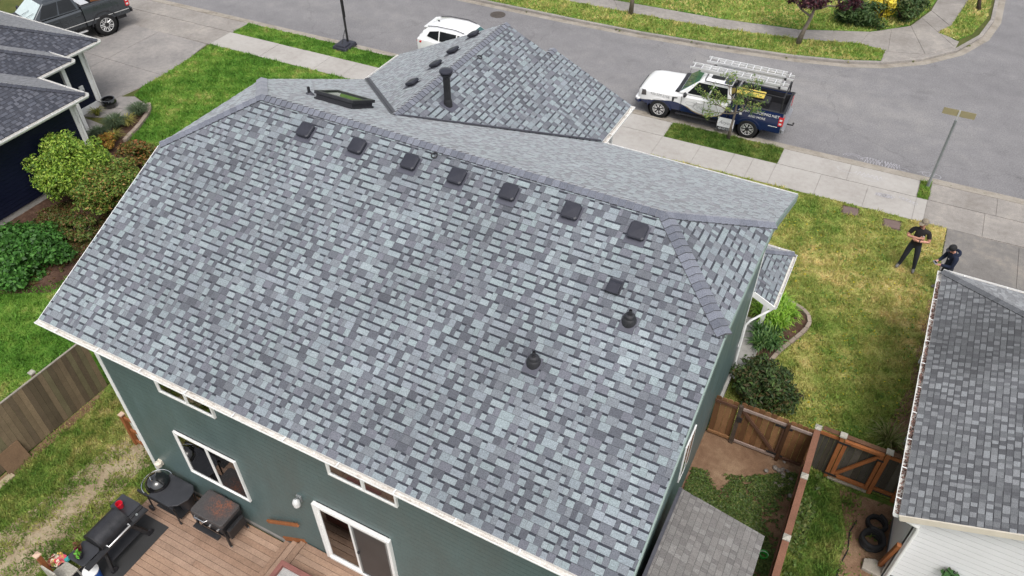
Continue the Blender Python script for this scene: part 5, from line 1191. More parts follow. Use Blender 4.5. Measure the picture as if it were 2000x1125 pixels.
# things at its foot
def coil(label, x, y, r_, turns, rr, z0):
    pts = [(x+(r_+random.uniform(-.012, .012))*math.cos(t_*.35)*(1-.04*(t_ % 18 < 9)), y+(r_+random.uniform(-.012, .012))*math.sin(t_*.35), z0+rr+(t_*.35/(2*math.pi))*rr*1.7) for t_ in range(int(turns*18))]
    b = MB(); b.tube(pts, rr, 8); tag(b.build('drain_pipe_coil', 'rubber', smooth=True), label, 'pipe coil', 'coils of black pipe')
coil('smaller coil of black drain pipe nearer the gate', 16.57, 7.34, .21, 2.3, .045, .01); coil('larger coil of black drain pipe nearer the camera', 16.53, 6.80, .24, 3.4, .05, .01)
t = tag(MB().bar((16.80, 6.32, .02), (16.83, 6.0, 1.5), .09, .09).build('cedar_post', 'cedar', bevel=.005), 'orange cedar post leaning at the white house corner', 'post')
b = MB(); b.cur = alb(168, 160, 148, .72); b.prism([(16.45, 6.05), (16.85, 6.0), (16.95, 6.3), (16.7, 6.42), (16.46, 6.32)], 0, .1); tag(b.build('stone_block', 'stone', colour=True, bevel=.015), 'flat pale stone block beside the leaning cedar post', 'stone')
b = MB(); b.tube([(16.15, 7.3, .02), (16.05, 6.9, .03), (16.1, 6.4, .02), (16.0, 5.9, .02), (15.98, 5.0, .02)], .014, 6); tag(b.build('garden_hose', 'rubber'), 'thin black hose lying along the edge of the grass', 'hose')
t = thing('bucket', 'small bright green plastic bucket by the reddish fence', 'bucket', (14.38, 5.30, 0))
MB().lathe([(.07, 0), (.10, .18), (.107, .18), (.107, .19), (.094, .19), (.066, .02)], 18).build('bucket_side', 'green_plastic', t, smooth=True); b = MB(); b.tube([(.1*math.cos(R(a)), .1*math.sin(R(a))*.3, .18+.06*math.sin(R(a))) for a in range(0, 181, 20)], .006, 6); b.build('handle', 'white_plastic', t)
rg_ = random.Random(3)
for i in range(24):
    b = MB(); b.cur = tuple(np.array(alb(150, 142, 134, .72))*rg_.uniform(.7, 1.2)); s_ = rg_.uniform(.05, .085); b.ellipsoid((0, 0, 0), (s_, s_*rg_.uniform(.7, 1), s_*.6), 8, 6, Matrix.Rotation(rg_.uniform(0, 3), 4, 'Z'))
    o = b.build('cobble', 'stone', colour=True, smooth='all'); o.location = (14.33+rg_.gauss(0, .13), 7.72+rg_.gauss(0, .2), s_*.5)
    tag(o, 'grey round cobble in the heap by the fence corner', 'cobble', 'cobbles heaped in the fence corner')

# ------------------------------------------------------------------ navy house on the left
lh = thing('house', 'navy blue house with white trim and dark slate hip roofs on the left', 'house', (-18, 9, 0), world=True)
ls = Shingler(); LS = .46; lc = math.hypot(1, LS)
CAPL = [alb(72, 75, 86, .72), alb(64, 66, 77, .72)]
def hipwing(xe, ye, z, x_back, y_back, seed, wing='roof'):
    """eave corner (xe,ye) facing +X and +Y; roof rises to a hip running back diagonally"""
    d = min(xe-x_back, ye-y_back); top = (xe-d, ye-d, z+LS*d)
    A = (xe, ye, z); e1 = [A, (xe-d, ye-d, z+LS*d), (xe-d, y_back, z+LS*d), (xe, y_back, z)]; e2 = [A, (x_back, ye, z), (x_back, ye-d, z+LS*d), (xe-d, ye-d, z+LS*d)]
    for e in (e1, e2):
        b = MB(); n = 4; b.add([(p[0], p[1], p[2]-.006) for p in e]+[(p[0], p[1], p[2]-.12) for p in e], [(0, 1, 2, 3), (7, 6, 5, 4)]+[(i, n+i, n+(i+1) % n, (i+1) % n) for i in range(n)]); b.build('roof', 'roof_felt', lh)
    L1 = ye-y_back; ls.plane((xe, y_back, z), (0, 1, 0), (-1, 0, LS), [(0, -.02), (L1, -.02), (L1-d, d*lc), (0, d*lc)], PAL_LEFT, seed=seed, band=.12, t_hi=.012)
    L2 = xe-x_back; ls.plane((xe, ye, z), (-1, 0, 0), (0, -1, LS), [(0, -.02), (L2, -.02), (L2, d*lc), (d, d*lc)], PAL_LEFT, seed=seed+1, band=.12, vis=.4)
    caps(lh, A, top, (1, 0, -LS), (0, 1, -LS), pal=CAPL, seed=seed, wd=.14)
    gutter(lh, (xe+.01, y_back, z-.03), (xe+.01, ye+.02, z-.03), (1, 0, 0), .12, .11, 1.0); gutter(lh, (x_back, ye+.01, z-.03), (xe+.02, ye+.01, z-.03), (0, 1, 0), .12, .11, 1.0)
    MB().box(x_back, xe-.02, y_back, ye-.02, z-.16, z-.13).build('soffit', 'white_trim', lh)
hipwing(-11.92, 10.0, 3.04, -16.6, 1.0, 51); hipwing(-14.55, 11.62, 3.04, -19.5, 7.0, 53); hipwing(-15.55, 13.62, 2.80, -26.5, 8.0, 55)
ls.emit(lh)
b = MB(); b.box(-20, -12.35, -2, 9.6, .25, 2.95); lw = b.build('wall', 'navy_siding', lh)
z = .25
while z < 2.75: lap_board('siding_board', (-12.35, -1.9, z), (-12.35, 9.5, z), .155, 'navy_siding', lw, (1, 0, 0)); z += .152
MB().box(-20, -12.38, -2, 9.57, -.1, .25).build('foundation', 'concrete_foundation', lh)
b = MB(); b.box(-26, -16.02, 5, 13.0, .28, 2.7); gw = b.build('wall', 'navy_siding', lh)
z = .3
while z < 2.6: lap_board('siding_board', (-16.02, 9.6, z), (-16.02, 12.9, z), .155, 'navy_siding', gw, (1, 0, 0)); z += .152
b = MB(); b.box(-16.03, -15.98, 9.6, 13.02, .02, .30); b.build('base_board', 'white_trim', lh)
for (x, y, z1) in ((-12.35, 9.6, 2.92), (-16.02, 13.0, 2.68)):
    b = MB(); b.box(x, x+.03, y-.14, y+.03, .05, z1); b.box(x-.12, x, y, y+.03, .05, z1); b.build('corner_board', 'white_trim', lh)
MB().box(-14.98, -14.82, 11.2, 11.36, 0, 2.95).build('porch_post', 'white_trim', lh, bevel=.006)
b = MB(); b.tube([(-15.5, 13.35, 2.66), (-15.7, 13.2, 2.55), (-15.95, 13.05, 2.45), (-15.95, 13.05, .08)], .04, 8); b.build('downspout', 'white_trim', lh, smooth=True)
b = MB(); b.tube([(-11.86, 9.5, 2.9), (-12.1, 9.6, 2.75), (-12.28, 9.62, 2.65), (-12.28, 9.62, .08)], .05, 8); b.build('downspout', 'white_trim', lh, smooth=True)
MB().box(-16.0, -15.93, 12.3, 12.5, .95, 1.2).build('outlet_box', 'white_plastic', lh, bevel=.008)
b = MB(); b.tube([(-15.92, 12.42, 1.05), (-15.85, 12.55, .8), (-15.82, 12.75, .4), (-15.75, 12.95, .2)], .012, 6); b.build('outlet_cord', 'rubber', lh)
# upper storey behind, with white rake board
b = MB(); b.box(-27, -17.8, -2, 10.1, 2.5, 5.4); b.build('wall', 'navy_siding', lh)
b = MB(); b.box(-17.82, -17.76, 9.95, 10.13, 3.2, 5.4); b.box(-17.9, -17.8, 10.1, 10.13, 3.2, 5.4); b.build('corner_board', 'white_trim', lh)
b = MB(); b.add([(-17.4, 10.5, 5.4), (-17.4, -2.4, 5.4), (-27, -2.4, 5.4), (-27, 10.5, 5.4), (-22, 5.5, 7.5), (-22, 2.5, 7.5)], [(0, 3, 4), (1, 0, 4, 5), (2, 1, 5), (3, 2, 5, 4), (0, 1, 2, 3)]); b.build('roof', 'roof_felt', lh)
# black pot with the cord
t = thing('hose_pot', 'round black glazed pot by the navy garage corner', 'pot', (-15.6, 13.12, 0))
MB().lathe([(.20, 0), (.30, .10), (.32, .22), (.26, .34), (.28, .37), (.24, .37), (.24, .2)], 24).build('pot', 'black_enamel', t, smooth=True); b = MB(); b.tube([(.17*math.cos(i*.5), .17*math.sin(i*.5), .16+i*.005) for i in range(26)], .02, 6); b.build('hose', 'rubber', t)
# ------------------------------------------------------------------ vehicles
def evaluated(o, name=None):
    bpy.context.view_layer.update(); dg = bpy.context.evaluated_depsgraph_get(); me = bpy.data.meshes.new_from_object(o.evaluated_get(dg)); o.modifiers.clear(); old = o.data; o.data = me; bpy.data.meshes.remove(old); return o
def cut(o, cutters):
    tmp = []
    for c in cutters:
        c.parent = None; m = o.modifiers.new('cut', 'BOOLEAN'); m.operation = 'DIFFERENCE'; m.solver = 'EXACT'; m.object = c; tmp.append(c)
    evaluated(o)
    for c in tmp: me = c.data; bpy.data.objects.remove(c); bpy.data.meshes.remove(me)
    return o
def loft(b, secs):
    """secs: list of (x, half profile [(y,z)...] from bottom centre to top centre)"""
    n = len(secs[0][1]); full = []
    for x, hp in secs:
        ring = [(x, y, z) for y, z in hp]+[(x, -y, z) for y, z in reversed(hp) if abs(y) > 1e-6]; full.append(ring)
    m = len(full[0]); V = [p for r_ in full for p in r_]; F = []
    for i in range(len(full)-1):
        for k in range(m): F.append((i*m+k, (i+1)*m+k, (i+1)*m+(k+1) % m, i*m+(k+1) % m))
    F += [tuple(range(m)), tuple(range((len(full)-1)*m, len(full)*m))[::-1]]
    b.add(V, F); return b
def panel(b, q, u0, u1, v0, v1, off=.006):
    """panel inside a quad q (4 points: bl, br, tr, tl), pushed out along its normal"""
    q = [Vector(p) for p in q]; n = (q[1]-q[0]).cross(q[3]-q[0]).normalized()
    P = lambda u_, v_: (q[0]*(1-u_)+q[1]*u_)*(1-v_)+(q[3]*(1-u_)+q[2]*u_)*v_+n*off
    if not isinstance(u0, tuple): u0 = (u0, u0)
    if not isinstance(u1, tuple): u1 = (u1, u1)
    a = [P(u0[0], v0), P(u1[0], v0), P(u1[1], v1), P(u0[1], v1)]; c = [p-n*.012 for p in a]
    b.add(a+c, [(0, 1, 2, 3), (0, 4, 5, 1), (1, 5, 6, 2), (2, 6, 7, 3), (3, 7, 4, 0)])
def wheel(parent, x, y, z, r_, wd, style=0):
    s_ = 1 if y > 0 else -1
    M = Matrix.Translation((x, y, z)) @ Matrix.Rotation(-s_*R(90), 4, 'X')
    b = MB(); b.lathe([(r_*.60, -wd/2), (r_*.9, -wd/2), (r_*.985, -wd*.36), (r_, -wd*.2), (r_, wd*.2), (r_*.985, wd*.36), (r_*.9, wd/2), (r_*.60, wd/2), (r_*.58, wd*.42)], 36, M, cap=True)
    ty = b.build('wheel', 'rubber', parent, smooth=True)
    b = MB(); b.lathe([(r_*.60, wd*.44), (r_*.62, wd*.50), (r_*.585, wd*.51), (r_*.57, wd*.44)], 32, M, cap=False); b.build('rim_lip', 'aluminium', ty, smooth=True)
    b = MB(); b.lathe([(r_*.57, wd*.30), (r_*.2, wd*.34)], 24, M); b.build('rim_back', 'black_metal', ty)
    b = MB()
    for k in range(7):
        A = Matrix.Rotation(2*math.pi*k/7, 4, 'Z')
        for sgn in (-1, 1):
            b.add([(.05, sgn*.012, wd*.44), (.05, sgn*.05, wd*.44), (r_*.56, sgn*(.075 if style == 0 else .05), wd*.47), (r_*.56, sgn*(.045 if style == 0 else .02), wd*.47)]+[(.05, sgn*.012, wd*.34), (.05, sgn*.05, wd*.34), (r_*.56, sgn*.075, wd*.36), (r_*.56, sgn*.045, wd*.36)],
                  [(0, 1, 2, 3), (0, 4, 5, 1), (1, 5, 6, 2), (2, 6, 7, 3), (3, 7, 4, 0)], M @ A)
    b.build('spokes', 'aluminium', ty)
    b = MB(); b.lathe([(r_*.2, wd*.34), (r_*.2, wd*.46), (.04, wd*.48)], 20, M); b.build('hub', 'black_metal', ty)
def pickup(name, label, loc, rz, body_m, roof_m, r_=.41, lift=0.0, rail_m='black_plastic', style=0, stripe=None, windscreen='windscreen_glass'):
    t = thing(name, label, 'pickup truck', loc, rz); fx, rx = 2.0, -1.69; Lz = lift
    def hp(w, zb, zm, zs, zt): return [(0, zb+Lz), (w-.14, zb+Lz), (w-.03, zb+.1+Lz), (w, zm+Lz), (w-.015, zs-.07+Lz), (w-.07, zs+Lz), (w*.5, zt-.01+Lz), (0, zt+Lz)]
    b = MB(); loft(b, [(3.03, hp(.56, .64, .76, .90, .91)), (3.0, hp(.74, .58, .75, .98, 1.0)), (2.93, hp(.86, .50, .76, 1.05, 1.09)), (2.80, hp(.93, .46, .8, 1.11, 1.165)), (2.62, hp(.97, .44, .83, 1.14, 1.21)), (2.35, hp(.99, .44, .85, 1.165, 1.25)), (2.0, hp(1.0, .44, .85, 1.18, 1.285)), (1.5, hp(1.0, .44, .85, 1.21, 1.32)), (1.2, hp(.995, .44, .85, 1.25, 1.33)), (.4, hp(.995, .44, .85, 1.26, 1.3)), (-.84, hp(.995, .44, .85, 1.28, 1.30))])
    body = b.build('body', body_m, t, smooth=32)
    def wellcut(x): return [MB().lathe([(r_*1.20, -.42), (r_*1.20, .3)], 40, Matrix.Translation((x, s_*1.0, r_+.0)) @ Matrix.Rotation(R(90), 4, 'X')).build('cutter', 'black_plastic') for s_ in (-1, 1)]
    cut(body, wellcut(fx)); body.data.set_sharp_from_angle(angle=R(32))
    for s_ in (-1, 1):
        prof = [(.86, .46), (.985, .52), (1.0, .85), (.99, 1.2), (.965, 1.33), (.955, 1.36), (.86, 1.36), (.84, 1.3), (.82, .46)]
        b = MB(); V = [(x, s_*y, z+Lz) for x in (-.88, -2.93) for y, z in prof]; n = len(prof)
        b.add(V, [(i, (i+1) % n, n+(i+1) % n, n+i) for i in range(n)]+[tuple(range(n))[::-1], tuple(range(n, 2*n))]); sd_ = b.build('bed_side', body_m, t, smooth=32)
        bm = bmesh.new(); bm.from_mesh(sd_.data); bmesh.ops.recalc_face_normals(bm, faces=bm.faces); bm.to_mesh(sd_.data); bm.free()
        c = [MB().lathe([(r_*1.20, -.3), (r_*1.20, .3)], 40, Matrix.Translation((rx, s_*1.0, r_)) @ Matrix.Rotation(R(90), 4, 'X')).build('cutter', 'black_plastic')]
        cut(sd_, c); sd_.data.set_sharp_from_angle(angle=R(32))
        b = MB(); b.box(-2.93, -.88, s_*.905-.055, s_*.905+.055, 1.361+Lz, 1.38+Lz); b.build('bed_rail', rail_m, sd_, bevel=.006)
    b = MB(); b.box(-2.9, -.9, -.82, .82, .78+Lz, .84+Lz); b.box(-.94, -.88, -.82, .82, .84+Lz, 1.36+Lz); b.box(-1.95, -1.4, -.82, -.6, .841+Lz, 1.02+Lz); b.box(-1.95, -1.4, .6, .82, .841+Lz, 1.02+Lz); b.box(-2.89, -.89, -.835, -.815, .8+Lz, 1.33+Lz); b.box(-2.89, -.89, .815, .835, .8+Lz, 1.33+Lz); b.build('bed_floor', 'black_plastic', t)
    b = MB(); rbx = [(-2.98, -.955), (-2.90, -.955), (-2.90, .955), (-2.98, .955)]; b.prism(rbx, .66+Lz, 1.37+Lz); tg = b.build('tailgate', 'tailgate_silver' if stripe is None else body_m, t, bevel=.012)
    b = MB(); b.box(-2.99, -2.895, -.955, .955, 1.371+Lz, 1.388+Lz); b.build('tailgate_cap', rail_m, tg)
    b = MB(); b.box(-2.985, -2.978, -.3, .3, 1.05+Lz, 1.2+Lz); b.build('tailgate_handle', 'black_plastic', tg)
    b = MB(); rbox(b, -3.08, -2.95, -.97, .97, .52+Lz, .68+Lz, .05); b.build('rear_bumper', 'tailgate_silver' if stripe is None else 'dark_steel', t, bevel=.01)
    b = MB(); b.tube([(-3.0, 0, .46+Lz), (-3.3, 0, .46+Lz), (-3.3, 0, .52+Lz)], .03, 8); b.ellipsoid((-3.3, 0, .55+Lz), (.04, .04, .04)); b.build('tow_hitch', 'black_metal', t)
    b = MB(); b.box(-2.8, 2.7, -.72, .72, .36+Lz*.5, .5+Lz); b.box(-2.6, 2.6, -.84, .84, .45+Lz, .52+Lz); b.build('underbody', 'black_plastic', t)
    # cab
    z0, z1 = 1.285+Lz, 1.93+Lz
    Bf, Bb, Tf, Tb = (1.30, .92), (-.84, .93), (.52, .69), (-.70, .72)
    pts = [(Bf[0], -Bf[1], z0), (Bb[0], -Bb[1], z0), (Bb[0], Bb[1], z0), (Bf[0], Bf[1], z0), (Tf[0], -Tf[1], z1-.03), (Tb[0], -Tb[1], z1-.02), (Tb[0], Tb[1], z1-.02), (Tf[0], Tf[1], z1-.03)]
    b = MB(); b.add(pts+[(Tf[0]-.12, -.5, z1+.02), (Tb[0]+.1, -.52, z1+.02), (Tb[0]+.1, .52, z1+.02), (Tf[0]-.12, .5, z1+.02)],
                    [(0, 1, 5, 4), (2, 3, 7, 6), (3, 0, 4, 7), (1, 2, 6, 5), (4, 5, 9, 8), (5, 6, 10, 9), (6, 7, 11, 10), (7, 4, 8, 11), (8, 9, 10, 11), (0, 3, 2, 1)]); cab = b.build('cab', roof_m, t, bevel=.035)
    b = MB(); panel(b, [pts[3], pts[0], pts[4], pts[7]][::1], .06, .94, .06, .93, .008) if 0 else None
    q = [pts[0], pts[3], pts[7], pts[4]]; b = MB(); panel(b, q, .05, .95, .08, .92, .012); ws = b.build('windscreen', windscreen, cab)
    b = MB(); b.hexa([(1.28, -.85, z0-.0), (1.46, -.82, z0-.01), (1.46, .82, z0-.01), (1.28, .85, z0), (1.26, -.85, z0+.05), (1.42, -.82, z0+.045), (1.42, .82, z0+.045), (1.26, .85, z0+.05)]); b.build('cowl', 'black_plastic', t)
    q = [pts[2], pts[1], pts[5], pts[6]]; b = MB(); panel(b, q, .1, .9, .18, .88, .01); b.build('rear_window', 'car_glass', cab)
    for s_ in (-1, 1):
        q = [pts[1], pts[0], pts[4], pts[5]] if s_ < 0 else [pts[3], pts[2], pts[6], pts[7]]
        segs = ((.06, .44, .09, .47), (.475, .86, .50, .96)) if s_ < 0 else ((.14, .525, .04, .50), (.56, .94, .53, .91))
        for (a, c, a2, c2) in segs:
            b = MB(); panel(b, q, (a, a2), (c, c2), .10, .86, .010); b.build('side_window', 'car_glass', cab)
        yy = s_*1.0
        for x in (1.12, .18, -.80):
            b = MB(); b.box(x-.006, x+.006, min(yy, yy-s_*.02)+s_*.003, max(yy, yy-s_*.02)+s_*.003, .56+Lz, 1.2+Lz); b.build('door_seam', 'black_plastic', body)
        for x in (.34, -.62):
            b = MB(); b.box(x-.11, x+.11, min(yy-s_*.01, yy+s_*.025), max(yy-s_*.01, yy+s_*.025), 1.06+Lz, 1.10+Lz); b.build('door_handle', roof_m if stripe is None else body_m, body, bevel=.008)
        b = MB(); b.ellipsoid((.98, s_*1.12, 1.36+Lz), (.07, .12, .11), 12, 8); b.bar((.95, s_*.95, 1.29+Lz), (.97, s_*1.08, 1.33+Lz), .06, .04); b.build('wing_mirror', 'black_plastic', t, smooth='all')
        b = MB(); b.hexa([(2.84, s_*.62, .88+Lz), (2.965, s_*.62, .86+Lz), (2.82, s_*.935, .86+Lz), (2.6, s_*.992, .92+Lz), (2.82, s_*.62, 1.08+Lz), (2.95, s_*.62, 1.06+Lz), (2.80, s_*.95, 1.09+Lz), (2.62, s_*.992, 1.12+Lz)]); hl = b.build('headlight', 'headlight_dark', t)
        b = MB(); b.box(-2.99, -2.80, min(s_*.955, s_*1.008), max(s_*.955, s_*1.008), .84+Lz, 1.22+Lz); b.box(-2.992, -2.975, min(s_*.80, s_*.955), max(s_*.80, s_*.955), .84+Lz, 1.22+Lz); tl = b.build('taillight', 'lamp_red', t, bevel=.01)
        for z in (.90, 1.06): MB().box(-2.94, -2.84, min(s_*1.0, s_*1.013), max(s_*1.0, s_*1.013), z+Lz, z+.08+Lz).build('reflector', 'lamp_clear', tl)
        b = MB(); b.add([(1.42, yy*1.004, .92+Lz), (1.50, yy*1.004, .88+Lz), (1.50, yy*1.004, 1.10+Lz), (1.28, yy*1.004, 1.12+Lz), (1.30, yy*1.004, 1.07+Lz), (1.42, yy*1.004, 1.05+Lz)], [(0, 1, 2, 3, 4, 5) if s_ < 0 else (5, 4, 3, 2, 1, 0)]); b.build('fender_vent', 'black_plastic', body)
        for x in (fx, rx):
            wheel(t, x, s_*.885, r_, r_, .25, style)
            b = MB(); ro, ri = r_*1.27, r_*1.17
            for k in range(12):
                a0_, a1_ = R(8+164*k/12), R(8+164*(k+1)/12)
                P = lambda rr, a, y_: (x+rr*math.cos(a), s_*y_, r_+rr*math.sin(a))
                b.hexa([P(ri, a0_, .96), P(ri, a1_, .96), P(ri, a1_, 1.012), P(ri, a0_, 1.012), P(ro, a0_, .96), P(ro, a1_, .96), P(ro, a1_, 1.008), P(ro, a0_, 1.008)])
            b.build('wheel_arch', body_m if stripe is None else 'black_plastic', t)
            b = MB(); b.lathe([(r_*1.19, -.2), (r_*1.19, .16), (.05, .16)], 28, Matrix.Translation((x, s_*.72, r_)) @ Matrix.Rotation(s_*R(90), 4, 'X'), cap=False); b.build('wheel_well', 'black_plastic', t)
        if stripe: MB().box(-2.9, 1.45, min(yy, yy*1.006), max(yy, yy*1.006), .70+Lz, .73+Lz).build('side_trim', stripe, body)
        b = MB(); b.box(-.8, 1.3, min(s_*.9, s_*1.02), max(s_*.9, s_*1.02), .38+Lz*.6, .43+Lz*.6); b.build('running_board', 'black_plastic' if stripe is None else 'aluminium', t, bevel=.01)
    b = MB(); b.box(2.95, 3.03, -.60, .60, .68+Lz, 1.0+Lz); b.build('grille', 'black_plastic', t, bevel=.01)
    b = MB(); rbox(b, 2.8, 3.10, -.92, .92, .48+Lz, .66+Lz, .12); b.build('front_bumper', body_m if stripe is None else 'dark_steel', t, bevel=.012)
    for y in (-.2, .25): MB().bar((1.36, y, z0+.06), (.98, y+.38, z0+.32), .02, .012).build('wiper', 'black_plastic', t)
    return t
TA = math.pi+.030
truck = pickup('pickup_truck', 'white and navy work pickup with ladders parked at the kerb', (7.40, 24.16, ZR), TA, 'truck_wrap', 'paint_white')
# roof panels, antenna, rack, lettering
TM = truck.matrix_basis
MB().hexa([(.18, -.42, 1.952), (-.35, -.42, 1.957), (-.35, .42, 1.957), (.18, .42, 1.952), (.18, -.42, 1.962), (-.35, -.42, 1.967), (-.35, .42, 1.967), (.18, .42, 1.962)]).build('sunroof', 'car_glass', truck)
MB().hexa([(-.40, -.60, 1.935), (-.70, -.62, 1.925), (-.70, .62, 1.925), (-.40, .60, 1.935), (-.40, -.60, 1.958), (-.70, -.62, 1.95), (-.70, .62, 1.95), (-.40, .60, 1.958)]).build('roof_panel', 'truck_blue', truck)
MB().tube([(1.35, -.8, 1.25), (1.20, -.82, 2.0)], .006, 5).build('antenna', 'black_metal', truck)
RK = .62
for x in (-2.78, -.95):
    b = MB(); b.tube([(x, -.9, 1.38), (x, -.86, 1.95), (x, .86, 1.95), (x, .9, 1.38)], .028, 8); b.build('ladder_rack', 'black_metal', truck)
b = MB(); b.tube([(.35, -.66, 1.95), (.35, -.62, 1.99), (.35, .62, 1.99), (.35, .66, 1.95)], .022, 8); b.build('ladder_rack', 'black_metal', truck)
for s_ in (-1, 1): b = MB(); b.tube([(.35, s_*.74, 1.95), (-2.78, s_*.80, 1.95)], .02, 8); b.build('rack_rail', 'black_metal', truck)
b = MB(); b.tube([(-2.78, .66, 2.02), (-3.1, .66, 2.1), (-3.12, .5, 2.1), (-2.8, .45, 2.06)], .016, 6); b.build('rack_hoop', 'black_metal', truck)
SIDE_M = lambda x, z, y=1.007: Matrix.Translation((x, y, z)) @ Matrix(((-1, 0, 0, 0), (0, 0, 1, 0), (0, 1, 0, 0), (0, 0, 0, 1)))
text_mesh('425.229.2158', .15, 'print_grey', truck, SIDE_M(2.02, 1.045, 1.0) @ Matrix.Rotation(R(-3), 4, 'Z'))
text_mesh('ROOFING.NET', .16, 'print_white', truck, SIDE_M(-2.28, 1.21, .9985), shear=.1); text_mesh('Anyon', .17, 'print_white', truck, SIDE_M(-1.40, 1.20, .9985), shear=.3)
text_mesh('AND MORE', .13, 'print_white', truck, SIDE_M(-1.96, 1.01, 1.004))
for k in range(3): MB().box(-1.02-.17*k, -.92-.17*k, .999, 1.003, .98, 1.08).build('icon_square', 'print_white', truck)
MB().box(-2.80, -2.45, .999, 1.003, .77, .79).build('badge_strip', 'print_white', truck)
# script swash on the door
b = MB()
def swash(pts, w_):
    for p, q in zip(pts[:-1], pts[1:]):
        p = Vector(p); q = Vector(q); d = (q-p).normalized(); n = Vector((-d.y, d.x))*w_
        b.add([(p.x-n.x, .999, p.y-n.y), (q.x-n.x, .999, q.y-n.y), (q.x+n.x, .999, q.y+n.y), (p.x+n.x, .999, p.y+n.y)], [(0, 1, 2, 3)])
def ell(cx, cz, rx_, rz_, a0, a1, n=18): return [(cx+rx_*math.cos(R(a0+(a1-a0)*i/n)), cz+rz_*math.sin(R(a0+(a1-a0)*i/n))) for i in range(n+1)]
swash(ell(.05, .90, .55, .22, 30, -200), .007); swash(ell(.72, .96, .22, .08, 0, 330), .006); swash([(.62, .82), (.48, 1.08), (.42, .82)], .008); swash([(.40, .84), (.36, .95), (.30, .84), (.24, .95), (.2, .84)], .006)
for v_ in range(len(b.v)): x_, y_, z_ = b.v[v_]; b.v[v_] = (x_, 1.002, z_)
b.build('emblem', 'print_grey', truck)
text_mesh('ROOFING', .10, 'print_grey', truck, SIDE_M(.05, .82, 1.002))
def ladder(label, p0, p1, wd=.40, n=12, z=1.99):
    p0 = Vector((*p0, z)); p1 = Vector((*p1, z)); d = (p1-p0).normalized(); L = (p1-p0).length; s_ = Vector((-d.y, d.x, 0)); t = thing('ladder', label, 'ladder', p0, 0, 'ladders on the work truck', world=True)
    for k in (-1, 1):
        for lv in (0, 1):
            o = s_*k*(wd/2-.032*(1-lv)); a = p0+o+d*(.45*(1-lv))+Vector((0, 0, .045+.09*lv)); c = p1+o-d*(.3*lv)+Vector((0, 0, .045+.09*lv)); MB().bar(a, c, .03, .085).build('rail', 'ladder_white', t, bevel=.004)
    for i in range(n):
        q = p0+d*(L*(i+.4)/n)+Vector((0, 0, .15)); MB().bar(q-s_*wd/2, q+s_*wd/2, .04, .035).build('rung', 'ladder_white', t, bevel=.008)
    for k in (-1, 1): MB().box(-.04, .04, -.03, .03, 0, .09, Matrix.Translation(p1+s_*k*wd/2-d*.3)).build('foot', 'black_plastic', t)
ladder('aluminium extension ladder on the kerb side of the truck rack', (6.30, 23.93), (10.18, 24.03)); ladder('aluminium extension ladder on the street side of the truck rack', (6.75, 24.72), (10.22, 24.83))
t = tag(MB().hexa([(8.05, 24.15, 1.20), (9.35, 24.22, 1.20), (9.33, 24.75, 1.2), (8.03, 24.68, 1.2), (8.05, 24.15, 1.27), (9.35, 24.22, 1.27), (9.33, 24.75, 1.27), (8.03, 24.68, 1.27)]).build('kneeling_board', 'yellow_plastic', bevel=.03), 'yellow plastic board lying across the bed of the work truck', 'board')
t = tag(MB().hexa([(8.35, 24.1, ZR+.85), (9.6, 24.15, ZR+.85), (9.58, 24.75, ZR+.85), (8.33, 24.7, ZR+.85), (8.35, 24.1, 1.19), (9.6, 24.15, 1.12), (9.58, 24.75, 1.12), (8.33, 24.7, 1.19)]).build('tool_chest', 'black_plastic', bevel=.03), 'black chest in the truck bed under the yellow board', 'chest')

gt = pickup('pickup_truck', 'dark grey lifted pickup parked on the driveway of the navy house', (-22.6, 16.58, 0), R(-104), 'paint_grey', 'paint_grey', r_=.50, lift=.18, style=1, stripe='aluminium', windscreen='sun_shade')
gt.scale = (1.07, 1.07, 1.07)
MB().box(-1.35, -.95, -.78, .78, 1.30, 1.56).build('tool_box', 'black_metal', gt, bevel=.01); MB().box(-1.34, -.96, -.77, .77, 1.561, 1.58).build('tool_box_lid', 'aluminium', gt)
b = MB(); b.bar((-2.6, .2, 1.35), (-1.5, .5, 1.62), .03, .06); tag(b.build('plank', 'cedar'), 'wooden plank lying in the bed of the dark grey pickup', 'plank').matrix_world = Matrix.Translation((-22.55, 16.72, 0)) @ Matrix.Rotation(R(-104), 4, 'Z')

